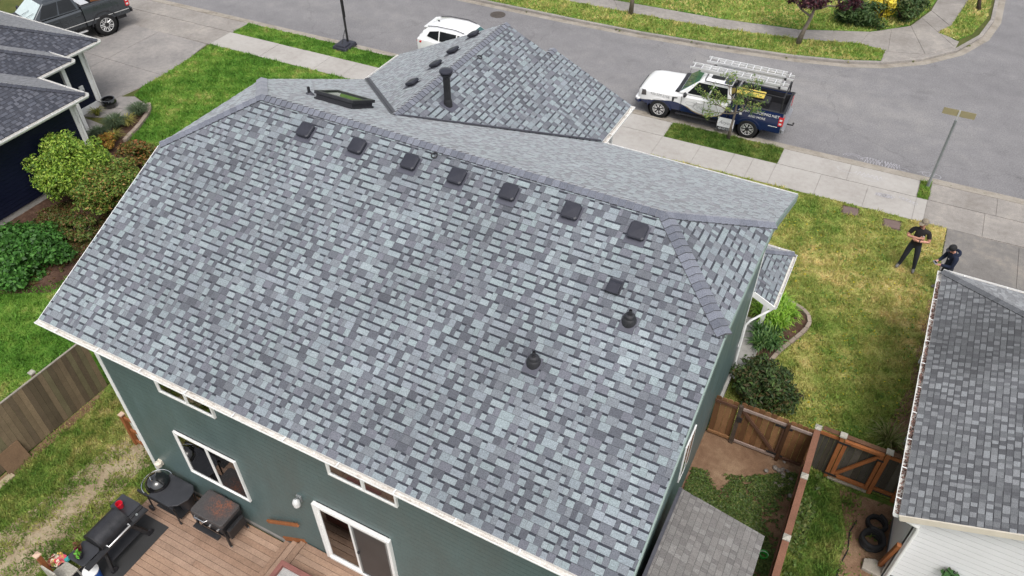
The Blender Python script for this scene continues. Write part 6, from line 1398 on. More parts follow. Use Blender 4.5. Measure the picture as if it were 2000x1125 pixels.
def suv(label, loc, rz):
    t = thing('suv', label, 'car', loc, rz)
    def hp(w, zb, zm, zs, zt): return [(0, zb), (w-.15, zb), (w-.03, zb+.1), (w, zm), (w-.03, zs-.05), (w-.1, zs), (w*.5, zt-.005), (0, zt)]
    b = MB(); loft(b, [(2.32, hp(.6, .45, .6, .78, .8)), (2.2, hp(.85, .34, .62, .88, .92)), (1.8, hp(.93, .3, .65, .95, 1.0)), (1.0, hp(.95, .3, .68, 1.0, 1.06)), (0, hp(.95, .3, .7, 1.04, 1.05)), (-1.4, hp(.95, .3, .72, 1.08, 1.09)), (-2.05, hp(.92, .34, .72, 1.08, 1.1)), (-2.25, hp(.84, .42, .7, 1.04, 1.06)), (-2.32, hp(.7, .5, .7, .98, 1.0))])
    body = b.build('body', 'paint_white', t, smooth=35)
    cs = [MB().lathe([(.40, -.42), (.40, .3)], 36, Matrix.Translation((x, s_*.95, .34)) @ Matrix.Rotation(R(90), 4, 'X')).build('cutter', 'black_plastic') for x in (1.38, -1.35) for s_ in (-1, 1)]
    cut(body, cs); body.data.set_sharp_from_angle(angle=R(35))
    def rp(w, z0, z1, zt): return [(0, z0), (w, z0), (w-.12, (z0+z1)/2+.08), (w-.2, z1), (w*.45, zt), (0, zt+.01)]
    b = MB(); loft(b, [(1.02, rp(.86, 1.0, 1.03, 1.04)), (.62, rp(.87, 1.0, 1.30, 1.33)), (.2, rp(.87, 1.0, 1.52, 1.57)), (-.3, rp(.87, 1.0, 1.60, 1.655)), (-1.2, rp(.86, 1.03, 1.60, 1.66)), (-1.75, rp(.84, 1.04, 1.53, 1.59)), (-2.0, rp(.82, 1.05, 1.36, 1.42)), (-2.18, rp(.78, 1.05, 1.08, 1.09))]); cab = b.build('cab', 'paint_white', t, smooth=35)
    for s_ in (-1, 1):
        for (pts) in ([(.55, 1.09, .85), (-.15, 1.10, .85), (-.15, 1.50, .715), (.12, 1.46, .72)], [(-.22, 1.10, .85), (-1.05, 1.12, .845), (-1.05, 1.52, .71), (-.22, 1.51, .715)], [(-1.12, 1.12, .845), (-1.72, 1.22, .79), (-1.60, 1.42, .72), (-1.12, 1.52, .71)]):
            b = MB(); q = [(x, s_*(y+.012), z) for x, z, y in pts]; q2 = [(x, s_*(y-.02), z) for x, z, y in pts]
            b.add(q+q2, [(0, 1, 2, 3) if s_ > 0 else (3, 2, 1, 0), (0, 4, 5, 1), (1, 5, 6, 2), (2, 6, 7, 3), (3, 7, 4, 0)]); b.build('side_window', 'car_glass', cab)
        b = MB(); b.tube([(.15, s_*.60, 1.60), (-.3, s_*.62, 1.69), (-1.3, s_*.61, 1.68), (-1.75, s_*.58, 1.60)], .018, 6); b.build('roof_rail', 'dark_steel', t)
        b = MB(); b.hexa([(-2.30, s_*.55, .86), (-2.34, s_*.75, .86), (-2.02, s_*.935, .90), (-1.98, s_*.90, .90), (-2.26, s_*.55, .96), (-2.28, s_*.74, .97), (-2.0, s_*.93, .99), (-1.96, s_*.9, .99)]); b.build('taillight', 'lamp_red', t)
        b = MB(); b.hexa([(2.05, s_*.6, .74), (2.28, s_*.6, .72), (2.1, s_*.88, .76), (1.85, s_*.93, .8), (2.05, s_*.6, .88), (2.26, s_*.6, .84), (2.08, s_*.87, .88), (1.85, s_*.925, .9)]); b.build('headlight', 'headlight_dark', t)
        b = MB(); b.ellipsoid((.72, s_*1.02, 1.08), (.07, .1, .08), 10, 8); b.build('wing_mirror', 'paint_white', t, smooth='all')
        for x in (1.38, -1.35):
            wheel(t, x, s_*.84, .34, .34, .22)
            b = MB(); b.lathe([(.40, -.2), (.40, .16), (.05, .16)], 24, Matrix.Translation((x, s_*.7, .34)) @ Matrix.Rotation(s_*R(90), 4, 'X'), cap=False); b.build('wheel_well', 'black_plastic', t)
    b = MB(); q = [(.98, -.72, 1.06), (.98, .72, 1.06), (.30, .60, 1.50), (.30, -.60, 1.50)]; panel(b, q, .02, .98, .02, .98, .03); b.build('windscreen', 'windscreen_glass', cab)
    b = MB(); q = [(-2.15, .66, 1.12), (-2.15, -.66, 1.12), (-1.88, -.60, 1.47), (-1.88, .60, 1.47)]; panel(b, q, .04, .96, .04, .92, .02); b.build('rear_window', 'car_glass', cab)
    b = MB(); b.hexa([(-1.72, -.6, 1.55), (-1.98, -.56, 1.50), (-1.98, .56, 1.50), (-1.72, .6, 1.55), (-1.70, -.6, 1.60), (-1.99, -.56, 1.535), (-1.99, .56, 1.535), (-1.70, .6, 1.60)]); b.build('spoiler', 'paint_white', cab, bevel=.01)
    MB().ellipsoid((-1.5, 0, 1.66), (.06, .02, .04), 8, 6).build('antenna_fin', 'black_plastic', t)
    b = MB(); b.box(-2.2, 2.1, -.7, .7, .25, .34); b.build('underbody', 'black_plastic', t)
suv('white suv parked at the kerb behind the wing roof', (-4.15, 23.95, ZR), .028)

# ------------------------------------------------------------------ street furniture
t = thing('basketball_hoop', 'black portable basketball hoop with weighted base on the verge', 'basketball hoop', (-10.05, 22.35, 0))
b = MB(); V = [(-.42, -.55), (.42, -.55), (.42, .40), (-.42, .40)]; b.add([(x, y, .0) for x, y in V]+[(x*.92, y*.9, .17+.04*(y > 0)) for x, y in V], [(3, 2, 1, 0), (4, 5, 6, 7), (0, 1, 5, 4), (1, 2, 6, 5), (2, 3, 7, 6), (3, 0, 4, 7)]); b.build('base', 'vent_plastic', t, bevel=.05)
MB().hexa([(-.3, -.45, .19), (.3, -.45, .19), (.3, .1, .22), (-.3, .1, .22), (-.26, -.4, .23), (.26, -.4, .23), (.26, .05, .26), (-.26, .05, .26)]).build('sandbag', 'vent_plastic', t, bevel=.03)
MB().tube([(0, .2, .15), (-.05, .22, 3.0)], .055, 12).build('pole', 'black_metal', t, smooth=True); MB().tube([(0, -.3, .18), (-.01, .2, .9)], .018, 8).build('brace', 'black_metal', t)
MB().tube([(.07, .2, 1.4), (.05, .21, 2.6)], .018, 8).build('height_rod', 'black_metal', t)
MB().tube([(-.05, .22, 2.9), (-.05, .75, 3.15)], .04, 8).build('arm', 'black_metal', t); MB().box(-.75, .65, .74, .78, 2.85, 3.85).build('backboard', 'white_plastic', t)
b = MB(); b.tube([(-.05+.225*math.cos(R(a)), 1.02+.225*math.sin(R(a)), 3.05) for a in range(0, 361, 20)], .012, 6); b.build('rim', 'lamp_red', t)
t = thing('sign_pole', 'thin grey pole carrying two flat olive panels at the kerb', 'sign', (16.05, 22.82, 0))
MB().tube([(0, 0, 0), (0, 0, 2.80)], .046, 12).build('pole', 'galvanised', t, smooth=True); MB().lathe([(.065, 0), (.05, .35), (.04, .36)], 12).build('sleeve', 'galvanised', t); MB().tube([(0, 0, 2.78), (.0, 0, 2.96)], .014, 8).build('bracket', 'aluminium', t)
for s_ in (-1, 1): b = MB(); rbox(b, -.255, .255, -.115, .115, -.006, .006, .02, Matrix.Translation((s_*.262, 0, 3.06)) @ Matrix.Rotation(R(90), 4, 'X')); b.build('panel', 'sign_back', t)
b = MB(); b.box(-.03, .03, -.02, .02, 2.95, 3.16); b.build('clamp', 'aluminium', t)
t = thing('yard_sign', 'small white yard sign with black number strip behind the young tree', 'sign', (8.28, 22.93, 0), .03); t.rotation_euler = (-.22, 0, .03)
b = MB(); b.box(-.33, .33, -.006, .006, .16, .66); b.build('board', 'print_white', t); b = MB(); b.box(-.325, .325, -.009, -.0061, .165, .29); b.build('number_strip', 'print_black', t)
SM = lambda x, z: Matrix.Translation((x, -.0115, z)) @ Matrix.Rotation(R(90), 4, 'X')
text_mesh('425-229-2158', .11, 'print_white', t, SM(0, .226), width=.82, extrude=.001); text_mesh('Anyon', .2, 'print_grey', t, Matrix.Translation((-.02, -.0095, .47)) @ Matrix.Rotation(R(90), 4, 'X'), shear=.4, extrude=.001)
for x in (-.18, .18): MB().tube([(x, .012, 0), (x, .012, .5)], .006, 6).build('stake', 'galvanised', t)

# ------------------------------------------------------------------ people
def person(label, loc, rz, J, E, mats, eye_dir=(0, -1, 0)):
    """J: name -> (pos, (rx, ry)); E: list of (a, b, material slot)"""
    t = thing('person', label, 'person', loc, rz)
    names = list(J); idx = {n_: i for i, n_ in enumerate(names)}
    me = bpy.data.meshes.new('body'); me.from_pydata([J[n_][0] for n_ in names], [(idx[a], idx[b]) for a, b, m in E], []); me.update()
    o = bpy.data.objects.new('body', me); COL.objects.link(o)
    sk_ = o.modifiers.new('skin', 'SKIN'); sk_.use_smooth_shade = True; sk_.branch_smoothing = .4
    if not me.skin_vertices: 
        bpy.context.view_layer.objects.active = o; bpy.ops.mesh.customdata_skin_add()
    for n_, i in idx.items():
        v = me.skin_vertices[0].data[i]; r_ = J[n_][1]; v.radius = r_ if isinstance(r_, tuple) else (r_, r_); v.use_root = (n_ == 'pelvis')
    ss = o.modifiers.new('sub', 'SUBSURF'); ss.levels = 2; ss.render_levels = 2
    evaluated(o); me = o.data; me.name = 'body'
    for m in mats: me.materials.append(MATS[m])
    rad = lambda n_: J[n_][1] if not isinstance(J[n_][1], tuple) else sum(J[n_][1])/2
    segs = [(Vector(J[a][0]), Vector(J[b][0]), m, rad(a), rad(b)) for a, b, m in E]
    mi = []
    for p in me.polygons:
        c = p.center; best = None
        for a, b, m, ra, rb in segs:
            ab = b-a; tt = max(0, min(1, (c-a).dot(ab)/max(1e-9, ab.length_squared))); d = (c-(a+ab*tt)).length-(ra*(1-tt)+rb*tt)*.9
            if best is None or d < best[0]: best = (d, m)
        mi.append(best[1])
    me.polygons.foreach_set('material_index', mi); me.polygons.foreach_set('use_smooth', [True]*len(me.polygons)); o.parent = t
    return t
def hand(J, E, side, wr, tip, upv, slot, r_=.0095):
    """palm and five bent fingers from the wrist point towards tip"""
    w_ = Vector(J[wr][0]); d = (Vector(tip)-w_).normalized(); u_ = Vector(upv).normalized(); s_ = d.cross(u_).normalized()
    pm = 'palm'+side; J[pm] = (tuple(w_+d*.07), (.036, .018)); E.append((wr, pm, slot))
    for k, (o, L) in enumerate(((-.03, .07), (-.01, .085), (.01, .08), (.03, .065))):
        a, b_, c = 'f%s%d' % (side, k), 'g%s%d' % (side, k), 'h%s%d' % (side, k)
        J[a] = (tuple(w_+d*.10+s_*o), r_); J[b_] = (tuple(w_+d*(.10+L*.5)+s_*o-u_*.008), r_); J[c] = (tuple(w_+d*(.10+L*.8)+s_*o-u_*.03), r_*.85)
        E += [(pm, a, slot), (a, b_, slot), (b_, c, slot)]
    a, b_ = 'th'+side, 'ti'+side; J[a] = (tuple(w_+d*.06-s_*.045-u_*.01), r_*1.15); J[b_] = (tuple(w_+d*.10-s_*.06-u_*.02), r_); E += [(pm, a, slot), (a, b_, slot)]
# standing man: arms crossed, head turned to his right
J = {'pelvis': ((0, 0, .96), (.15, .11)), 'waist': ((0, 0, 1.10), (.16, .12)), 'chest': ((0, -.01, 1.33), (.19, .13)), 'collar': ((0, 0, 1.48), (.12, .09)), 'neck': ((0, -.01, 1.56), .058),
     'jaw': ((-.015, -.035, 1.635), (.068, .075)), 'skull': ((-.01, -.015, 1.72), (.078, .095)), 'crown': ((0, 0, 1.79), (.06, .07)), 'nose': ((-.075, -.115, 1.69), .014),
     'shL': ((.205, 0, 1.45), .075), 'elL': ((.30, -.07, 1.19), .050), 'wrL': ((.02, -.235, 1.235), .036), 'slL': ((.265, -.03, 1.29), .066),
     'shR': ((-.205, 0, 1.45), .075), 'elR': ((-.30, -.07, 1.20), .050), 'wrR': ((.0, -.20, 1.30), .036), 'slR': ((-.265, -.03, 1.30), .066),
     'hipL': ((.10, 0, .90), .105), 'knL': ((.16, -.02, .50), .075), 'anL': ((.21, .01, .10), .055), 'toL': ((.235, -.15, .045), .042), 'hlL': ((.205, .05, .045), .042),
     'hipR': ((-.10, 0, .90), .105), 'knR': ((-.15, -.03, .50), .075), 'anR': ((-.20, .01, .10), .055), 'toR': ((-.25, -.14, .045), .042), 'hlR': ((-.19, .05, .045), .042)}
E = [('pelvis', 'waist', 0), ('waist', 'chest', 0), ('chest', 'collar', 0), ('collar', 'neck', 1), ('neck', 'jaw', 1), ('jaw', 'skull', 1), ('skull', 'crown', 1), ('skull', 'nose', 1),
     ('collar', 'shL', 0), ('shL', 'slL', 0), ('slL', 'elL', 1), ('elL', 'wrL', 1), ('collar', 'shR', 0), ('shR', 'slR', 0), ('slR', 'elR', 1), ('elR', 'wrR', 1),
     ('pelvis', 'hipL', 2), ('hipL', 'knL', 2), ('knL', 'anL', 2), ('anL', 'toL', 3), ('anL', 'hlL', 3), ('pelvis', 'hipR', 2), ('hipR', 'knR', 2), ('knR', 'anR', 2), ('anR', 'toR', 3), ('anR', 'hlR', 3)]
hand(J, E, 'L', 'wrL', (-.2, -.2, 1.26), (0, -1, .2), 1); hand(J, E, 'R', 'wrR', (.22, -.14, 1.36), (0, -1, .2), 1)
man = person('man in black t-shirt and dark jeans standing with crossed arms', (15.93, 17.55, 0), R(-6), J, E, ['cloth_black', 'skin', 'cloth_jeans', 'shoe_grey'])
man.scale = (1.1, 1.1, 1.1)
b = MB(); b.lathe([(.104, -.02), (.108, .03), (.095, .075), (.06, .105), (.01, .115)], 18, Matrix.Translation((-.008, -.005, 1.745)) @ Matrix.Rotation(R(35), 4, 'Z') @ Matrix.Diagonal((.92, 1.05, 1, 1))); cp_ = b.build('cap', 'cap_camo', man, smooth=True)
b = MB(); Mv = Matrix.Translation((-.065, -.095, 1.74)) @ Matrix.Rotation(R(-35), 4, 'Z'); b.add([(-.08, .02, .0), (.08, .02, .0), (.065, -.07, -.02), (0, -.095, -.022), (-.065, -.07, -.02), (-.08, .02, .012), (.08, .02, .012), (.065, -.07, -.01), (0, -.095, -.012), (-.065, -.07, -.01)], [(4, 3, 2, 1, 0), (5, 6, 7, 8, 9), (0, 1, 6, 5), (1, 2, 7, 6), (2, 3, 8, 7), (3, 4, 9, 8), (4, 0, 5, 9)], Mv); b.build('visor', 'cap_camo', cp_)
for s_ in (-1, 1): MB().ellipsoid((-.062+s_*.026, -.098+s_*.018, 1.712), (.011, .009, .007), 8, 6).build('eye', 'print_black', man)
MB().ellipsoid((-.052, -.088, 1.632), (.05, .045, .032), 10, 8).build('beard', 'hair_brown', man, smooth='all'); MB().ellipsoid((-.066, -.122, 1.655), (.02, .008, .005), 8, 6).build('mouth', 'lamp_red', man)
for s_ in (-1, 1): MB().ellipsoid((s_*.078-.01, .01*s_-.01, 1.69), (.012, .022, .032), 8, 6).build('ear', 'skin', man, smooth='all')
MB().lathe([(.041, -.016), (.043, 0), (.041, .016)], 12, Matrix.Translation((.06, -.213, 1.230)) @ Matrix.Rotation(R(90), 4, 'Y')).build('wristwatch', 'print_black', man)
MB().box(.085, .125, -.148, -.140, 1.375, 1.395).build('shirt_logo', 'print_white', man)
# second man: navy hoodie, looking down at a controller
J = {'pelvis': ((0, 0, .92), (.14, .11)), 'waist': ((0, 0, 1.06), (.165, .13)), 'chest': ((0, -.03, 1.28), (.19, .14)), 'collar': ((0, -.03, 1.42), (.12, .10)), 'neck': ((0, -.07, 1.50), .058),
     'jaw': ((0, -.15, 1.53), (.068, .075)), 'skull': ((0, -.14, 1.62), (.078, .09)), 'crown': ((0, -.12, 1.69), (.06, .07)), 'nose': ((0, -.245, 1.555), .014),
     'shL': ((.195, -.03, 1.40), .082), 'elL': ((.25, -.10, 1.12), .065), 'wrL': ((.10, -.33, 1.10), .042), 'shR': ((-.195, -.03, 1.40), .082), 'elR': ((-.25, -.10, 1.12), .065), 'wrR': ((-.10, -.33, 1.10), .042),
     'hipL': ((.10, 0, .86), .10), 'knL': ((.11, -.02, .48), .072), 'anL': ((.12, .01, .10), .052), 'toL': ((.13, -.15, .045), .042), 'hlL': ((.12, .05, .045), .042),
     'hipR': ((-.10, 0, .86), .10), 'knR': ((-.11, -.02, .48), .072), 'anR': ((-.12, .01, .10), .052), 'toR': ((-.13, -.15, .045), .042), 'hlR': ((-.12, .05, .045), .042)}
E = [('pelvis', 'waist', 0), ('waist', 'chest', 0), ('chest', 'collar', 0), ('collar', 'neck', 1), ('neck', 'jaw', 1), ('jaw', 'skull', 1), ('skull', 'crown', 1), ('skull', 'nose', 1), ('collar', 'shL', 0), ('shL', 'elL', 0), ('elL', 'wrL', 0), ('collar', 'shR', 0), ('shR', 'elR', 0), ('elR', 'wrR', 0),
     ('pelvis', 'hipL', 2), ('hipL', 'knL', 2), ('knL', 'anL', 2), ('anL', 'toL', 3), ('anL', 'hlL', 3), ('pelvis', 'hipR', 2), ('hipR', 'knR', 2), ('knR', 'anR', 2), ('anR', 'toR', 3), ('anR', 'hlR', 3)]
hand(J, E, 'L', 'wrL', (.05, -.5, 1.12), (0, .2, 1), 1); hand(J, E, 'R', 'wrR', (-.05, -.5, 1.12), (0, .2, 1), 1)
GA = R(-62)
guy = person('man in navy hoodie and black cap looking down at a controller', (16.98, 16.93, 0), GA, J, E, ['cloth_navy', 'skin', 'cloth_jeans', 'shoe_grey'])
guy.scale = (1.06, 1.06, 1.06)
b = MB(); Mc = Matrix.Translation((0, -.135, 1.635)) @ Matrix.Rotation(R(28), 4, 'X'); b.lathe([(.104, -.02), (.108, .03), (.095, .08), (.06, .11), (.01, .12)], 18, Mc @ Matrix.Diagonal((.95, 1.05, 1, 1))); cp_ = b.build('cap', 'cap_black', guy, smooth=True)
b = MB(); Mv = Matrix.Translation((0, -.23, 1.60)) @ Matrix.Rotation(R(30), 4, 'X'); b.add([(-.08, .02, .0), (.08, .02, .0), (.065, -.07, -.02), (0, -.095, -.022), (-.065, -.07, -.02), (-.08, .02, .012), (.08, .02, .012), (.065, -.07, -.01), (0, -.095, -.012), (-.065, -.07, -.01)], [(4, 3, 2, 1, 0), (5, 6, 7, 8, 9), (0, 1, 6, 5), (1, 2, 7, 6), (2, 3, 8, 7), (3, 4, 9, 8), (4, 0, 5, 9)], Mv); b.build('visor', 'vent_plastic', cp_)
for s_ in (-1, 1): MB().ellipsoid((s_*.03, -.228, 1.585), (.011, .008, .007), 8, 6).build('eye', 'print_black', guy); MB().ellipsoid((s_*.08, -.12, 1.58), (.012, .022, .032), 8, 6).build('ear', 'skin', guy, smooth='all')
MB().ellipsoid((0, -.225, 1.505), (.02, .008, .005), 8, 6).build('mouth', 'lamp_red', guy)
b = MB(); b.tube([(.13*math.cos(R(a)), .0+.13*math.sin(R(a))*.8, 1.46+.05*math.sin(R(a))) for a in range(-30, 211, 20)], .045, 8); b.build('hood', 'cloth_navy', guy, smooth='all')
MB().box(.06, .10, -.182, -.172, 1.29, 1.32).build('chest_logo', 'print_grey', guy)
t = thing('controller', 'small pale drone controller held in the hooded man\'s hands', 'controller', (16.98, 16.93, 0), GA); t.scale = (1.06, 1.06, 1.06)
MB().box(-.085, .085, -.50, -.40, 1.095, 1.125).build('body', 'print_grey', t, bevel=.01); MB().box(-.06, .06, -.48, -.42, 1.126, 1.13).build('screen', 'car_glass', t)

# ------------------------------------------------------------------ trees, shrubs and plants
def branch(rg, b, p, d, L, r_, depth, tips, spread=.55, upb=.25, kink=.22):
    pts = [Vector(p)]; rs = [r_]; d = Vector(d).normalized(); n = 4
    for i in range(n):
        d = (d+Vector((rg.gauss(0, kink), rg.gauss(0, kink), rg.gauss(0, kink)+upb*.25))).normalized(); pts.append(pts[-1]+d*L/n); rs.append(r_*(1-.55*(i+1)/n))
    b.tube(pts, rs, 7 if depth else 5); tips.append(pts[-1]); 
    if depth == 0: tips.append(pts[2]); return
    for k in range(rg.choice((2, 3))):
        a = rg.uniform(0, 6.28); s_ = Vector((math.cos(a), math.sin(a), rg.uniform(-.1, .5))); branch(rg, b, pts[rg.choice((2, 3, 4))], d*(1-spread)+s_*spread, L*rg.uniform(.6, .8), rs[-1]*.85, depth-1, tips, spread, upb, kink)
def tree(label, base, trunk, r_, starts, pal, nleaf, lsize, crown, seed, bark='bark_light', name='tree', depth=2, L=.8, spread=.6, droop=.25, name_cat='tree', aspect=.42, upb=.25):
    t = thing(name, label, name_cat, base); rg = random.Random(seed); b = MB(); pts = [Vector(p) for p in trunk]; b.tube(pts, [r_*(1-.4*i/(len(pts)-1))+(.35*r_ if i == 0 else 0) for i in range(len(pts))], 10)
    tips = []
    for (i, d, l_) in starts: branch(rg, b, pts[i], d, l_, r_*.5, depth, tips, spread, upb)
    b.build('trunk', bark, t, smooth='all')
    bl = [((p.x, p.y, p.z), (crown*rg.uniform(.7, 1.3),)*2+(crown*rg.uniform(.5, .8),)) for p in tips]
    foliage('crown', t, nleaf, bl, lsize, pal, seed, up=.9, shell=.25, aspect=aspect, droop=droop); return t
GP_ = [alb(112, 140, 74, .75), alb(78, 112, 48, .75), alb(124, 150, 78, .75), alb(70, 98, 44, .75), alb(150, 150, 84, .75)]
tree('young green street tree on the verge in front of the work truck', (8.56, 22.68, 0), [(0, 0, 0), (.02, .0, .6), (.06, .02, 1.15), (.05, .02, 1.6)], .055,
     [(2, (-1, -.25, .2), 1.05), (2, (.95, -.1, .4), .8), (3, (-.9, .4, .4), .95), (3, (.55, .5, .9), .95), (3, (-.35, -.5, .6), .7), (2, (-1, -.7, .0), .9), (3, (.8, -.4, .25), .6)], GP_, 1700, .047, .18, 61, depth=2, L=.8)
PP_ = [alb(62, 28, 38, .8), alb(46, 22, 32, .8), alb(84, 40, 46, .8), alb(40, 30, 34, .8)]
tree('dark red leaved plum tree on the far verge', (9.13, 32.6, 0), [(0, 0, 0), (.12, .02, .7), (.28, .05, 1.35), (.32, .1, 1.7)], .11,
     [(2, (-1, -.2, .35), 1.2), (3, (.8, .1, .6), 1.2), (3, (-.5, .4, .9), 1.2), (3, (.2, -.6, .7), 1.0), (2, (-.9, .4, .35), 1.3), (3, (1, .6, .3), 1.3)], PP_, 5200, .085, .33, 62, depth=2, aspect=.6)
tree('slim tree trunk on the far verge left of the plum tree', (.74, 32.1, 0), [(0, 0, 0), (.03, 0, 1.0), (.05, .02, 2.1), (.1, .05, 3.0)], .10,
     [(3, (-.6, .2, .8), 1.0), (3, (.6, .1, .8), 1.0), (3, (0, .5, .9), 1.0)], GP_, 2200, .085, .3, 63, depth=2)
tree('small tree on the curved verge at the street corner', (16.55, 40.8, 0), [(0, 0, 0), (-.2, .1, .8), (-.35, .2, 1.6), (-.4, .3, 2.4)], .09,
     [(2, (.6, .2, .8), .9), (3, (-.6, .1, .8), 1.0), (3, (0, .5, .9), 1.0)], [alb(120, 80, 50, .75), alb(110, 120, 60, .75)], 1500, .085, .3, 64, depth=2, bark='bark_dark')
def shrub(label, base, r_, n, size, pal, seed, nb=16, k=.42, name='shrub', stem=True, up=.5, aspect=.5, shell=.5, cz=None, bark='bark_dark', grp=None):
    t = thing(name, label, 'shrub', base, 0, grp); rg = random.Random(seed); cz = cz if cz is not None else r_[2]
    b = MB()
    for i in range(5): a = rg.uniform(0, 6.28); b.tube([(rg.uniform(-.1, .1)*r_[0], rg.uniform(-.1, .1)*r_[1], 0), (math.cos(a)*r_[0]*.25, math.sin(a)*r_[1]*.25, cz*.6), (math.cos(a)*r_[0]*.5, math.sin(a)*r_[1]*.5, cz*1.15)], [.03, .022, .012], 6)
    b.build('stems', bark, t); foliage('leaves', t, n, blobs_in(rg, (0, 0, cz), r_, nb, k), size, pal, seed, up=up, aspect=aspect, shell=shell); return t
shrub('tall bright yellow-green bush against the navy wall', (-11.1, 7.95, 0), (1.62, 1.55, 1.32), 26000, .052, [alb(140, 164, 60, .88), alb(118, 148, 50, .88), alb(94, 128, 44, .88), alb(166, 180, 82, .88), alb(66, 98, 38, .88)], 71, nb=160, k=.20, cz=1.38)
mp = shrub('green maple shrub with reddish tips beside the roof edge', (-9.5, 8.1, 0), (1.45, 1.6, .85), 17000, .046, [alb(104, 124, 50, .92), alb(86, 110, 42, .92), alb(156, 118, 72, .92), alb(120, 132, 58, .92), alb(70, 94, 36, .92), alb(98, 122, 52, .92), alb(80, 104, 42, .92)], 72, nb=110, k=.21, cz=1.05)
shrub('low green and red ground shrub between the maple and the hydrangea', (-9.6, 6.35, 0), (1.3, .8, .3), 4200, .05, [alb(76, 96, 42, .85), alb(92, 110, 48, .85), alb(120, 84, 58, .85), alb(64, 84, 36, .85)], 70, nb=40, k=.24, cz=.3)
shrub('low maple shrub with russet leaves next to the front lawn', (-10.9, 10.6, 0), (1.1, .8, .45), 3200, .055, [alb(104, 106, 48, .75), alb(150, 98, 60, .75), alb(84, 96, 40, .75)], 73, nb=14, k=.38, cz=.55)
shrub('broad hydrangea bush with large dark green leaves by the navy wall', (-9.85, 4.45, 0), (1.8, 1.65, .74), 17000, .062, [alb(66, 112, 44, .75), alb(54, 96, 38, .75), alb(84, 132, 56, .75), alb(46, 82, 32, .75)], 74, nb=90, k=.24, cz=.52, aspect=.72, up=.8)
shrub('dark green rhododendron bush against the green house wall', (13.08, 10.1, 0), (1.08, 1.15, .60), 7500, .07, [alb(50, 70, 38, .75), alb(64, 84, 44, .75), alb(88, 78, 48, .75), alb(40, 56, 32, .75), alb(84, 108, 54, .75)], 75, nb=60, k=.26, cz=.52, aspect=.36)
shrub('dark green laurel shrub left of the yellow flowering bush', (11.35, 36.2, 0), (1.5, 1.0, .62), 3600, .11, [alb(46, 70, 34, .75), alb(60, 86, 42, .75), alb(84, 104, 58, .75)], 76, nb=18, cz=.6, aspect=.35)
shrub('dark green laurel shrub at the sidewalk bend right of the yellow bush', (13.2, 37.7, 0), (1.15, 1.3, .7), 3200, .11, [alb(50, 74, 36, .75), alb(64, 90, 44, .75), alb(90, 100, 56, .75)], 77, nb=16, cz=.65, aspect=.35)
shrub('yellow flowering bush between two dark laurel shrubs', (12.2, 37.3, 0), (.85, .85, .9), 2600, .08, [(.62, .52, .05), (.70, .60, .12), (.55, .46, .04)], 78, nb=12, cz=.75, aspect=.8)
def tuft(label, base, n, L, spread, pal, seed, wd=.012, name='grass_clump', cat='plant', ry=1.0, arch_=.5, cs=((0, 0),)):
    t = thing(name, label, cat, base); rng = np.random.default_rng(seed); V = []; F = []; Cc = []; pal = np.array(pal)
    for i in range(n):
        a = rng.uniform(0, 6.283); l_ = L*rng.uniform(.6, 1.15); lean = rng.uniform(.1, 1)*spread; r0 = rng.uniform(0, .35)*spread*.6
        d = np.array([math.cos(a), math.sin(a)*ry, 0]); s_ = np.array([-math.sin(a), math.cos(a), 0])*wd; p0 = d*r0+np.array([*cs[rng.integers(len(cs))], 0])
        k = len(V); ps = [p0, p0+d*lean*.35+np.array([0, 0, l_*.65]), p0+d*lean*.75+np.array([0, 0, l_*.85]), p0+d*lean*1.15+np.array([0, 0, l_*(.85-arch_*.5*rng.random())])]
        for j, q in enumerate(ps): ww = (1, .9, .6, .1)[j]; V += [q-s_*ww, q+s_*ww]
        c = pal[rng.integers(len(pal))]*rng.uniform(.75, 1.25)
        for j in range(3): F.append((k+2*j, k+2*j+1, k+2*j+3, k+2*j+2)); Cc.append(c)
    o = np_mesh('blades', np.array(V), np.array(F), np.array(Cc), 'foliage', t, 4); o['kind'] = 'stuff'
tuft('bright green daylily clump in the stone edged bed', (12.68, 13.2, 0), 1700, .62, .42, [alb(132, 170, 56, 1.1), alb(104, 148, 44, 1.1), alb(156, 190, 80, 1.1)], 81, .016, 'daylily', cs=((-.35, .5), (0, .55), (.2, .3), (-.3, .1), (.05, 0), (.3, -.1), (-.2, -.35), (.15, -.45), (.35, .1), (-.4, -.1)))
tuft('blue-green iris clump with pale seed heads below the daylilies', (12.72, 12.05, 0), 420, .55, .40, [alb(76, 112, 58, 1.0), alb(64, 98, 50, 1.0), alb(106, 136, 76, 1.0)], 82, .024, 'iris_clump', cs=((-.25, .2), (.1, .3), (.2, -.1), (-.15, -.3), (0, 0)))
tuft('pale strappy grass clump beside the white house gutter', (16.45, 10.0, 0), 130, .5, .6, [alb(150, 156, 90, .8), alb(120, 136, 66, .8), alb(176, 170, 120, .8)], 83, .012)
tuft('yellow striped grass clump between the grey-green lavender mounds', (-13.75, 12.35, 0), 150, .40, .5, [alb(190, 180, 100, .8), alb(160, 160, 80, .8)], 84, .012)
tuft('small yellow grass clump beside the garage base', (-15.5, 12.35, 0), 110, .35, .35, [alb(150, 150, 66, .8), alb(120, 130, 56, .8)], 85, .012)
tuft('yellow-green grass clump behind the orange spirea', (-13.3, 11.35, 0), 120, .38, .45, [alb(166, 162, 84, .8), alb(140, 142, 68, .8)], 86, .012)
tuft('light green weed tuft at the deck edge by the smoker', (.35, -1.75, 0), 130, .45, .4, [alb(130, 160, 60, .8), alb(150, 172, 84, .8)], 87, .010)
LV = [alb(98, 118, 84, .75), alb(84, 104, 72, .75), alb(112, 128, 96, .75)]
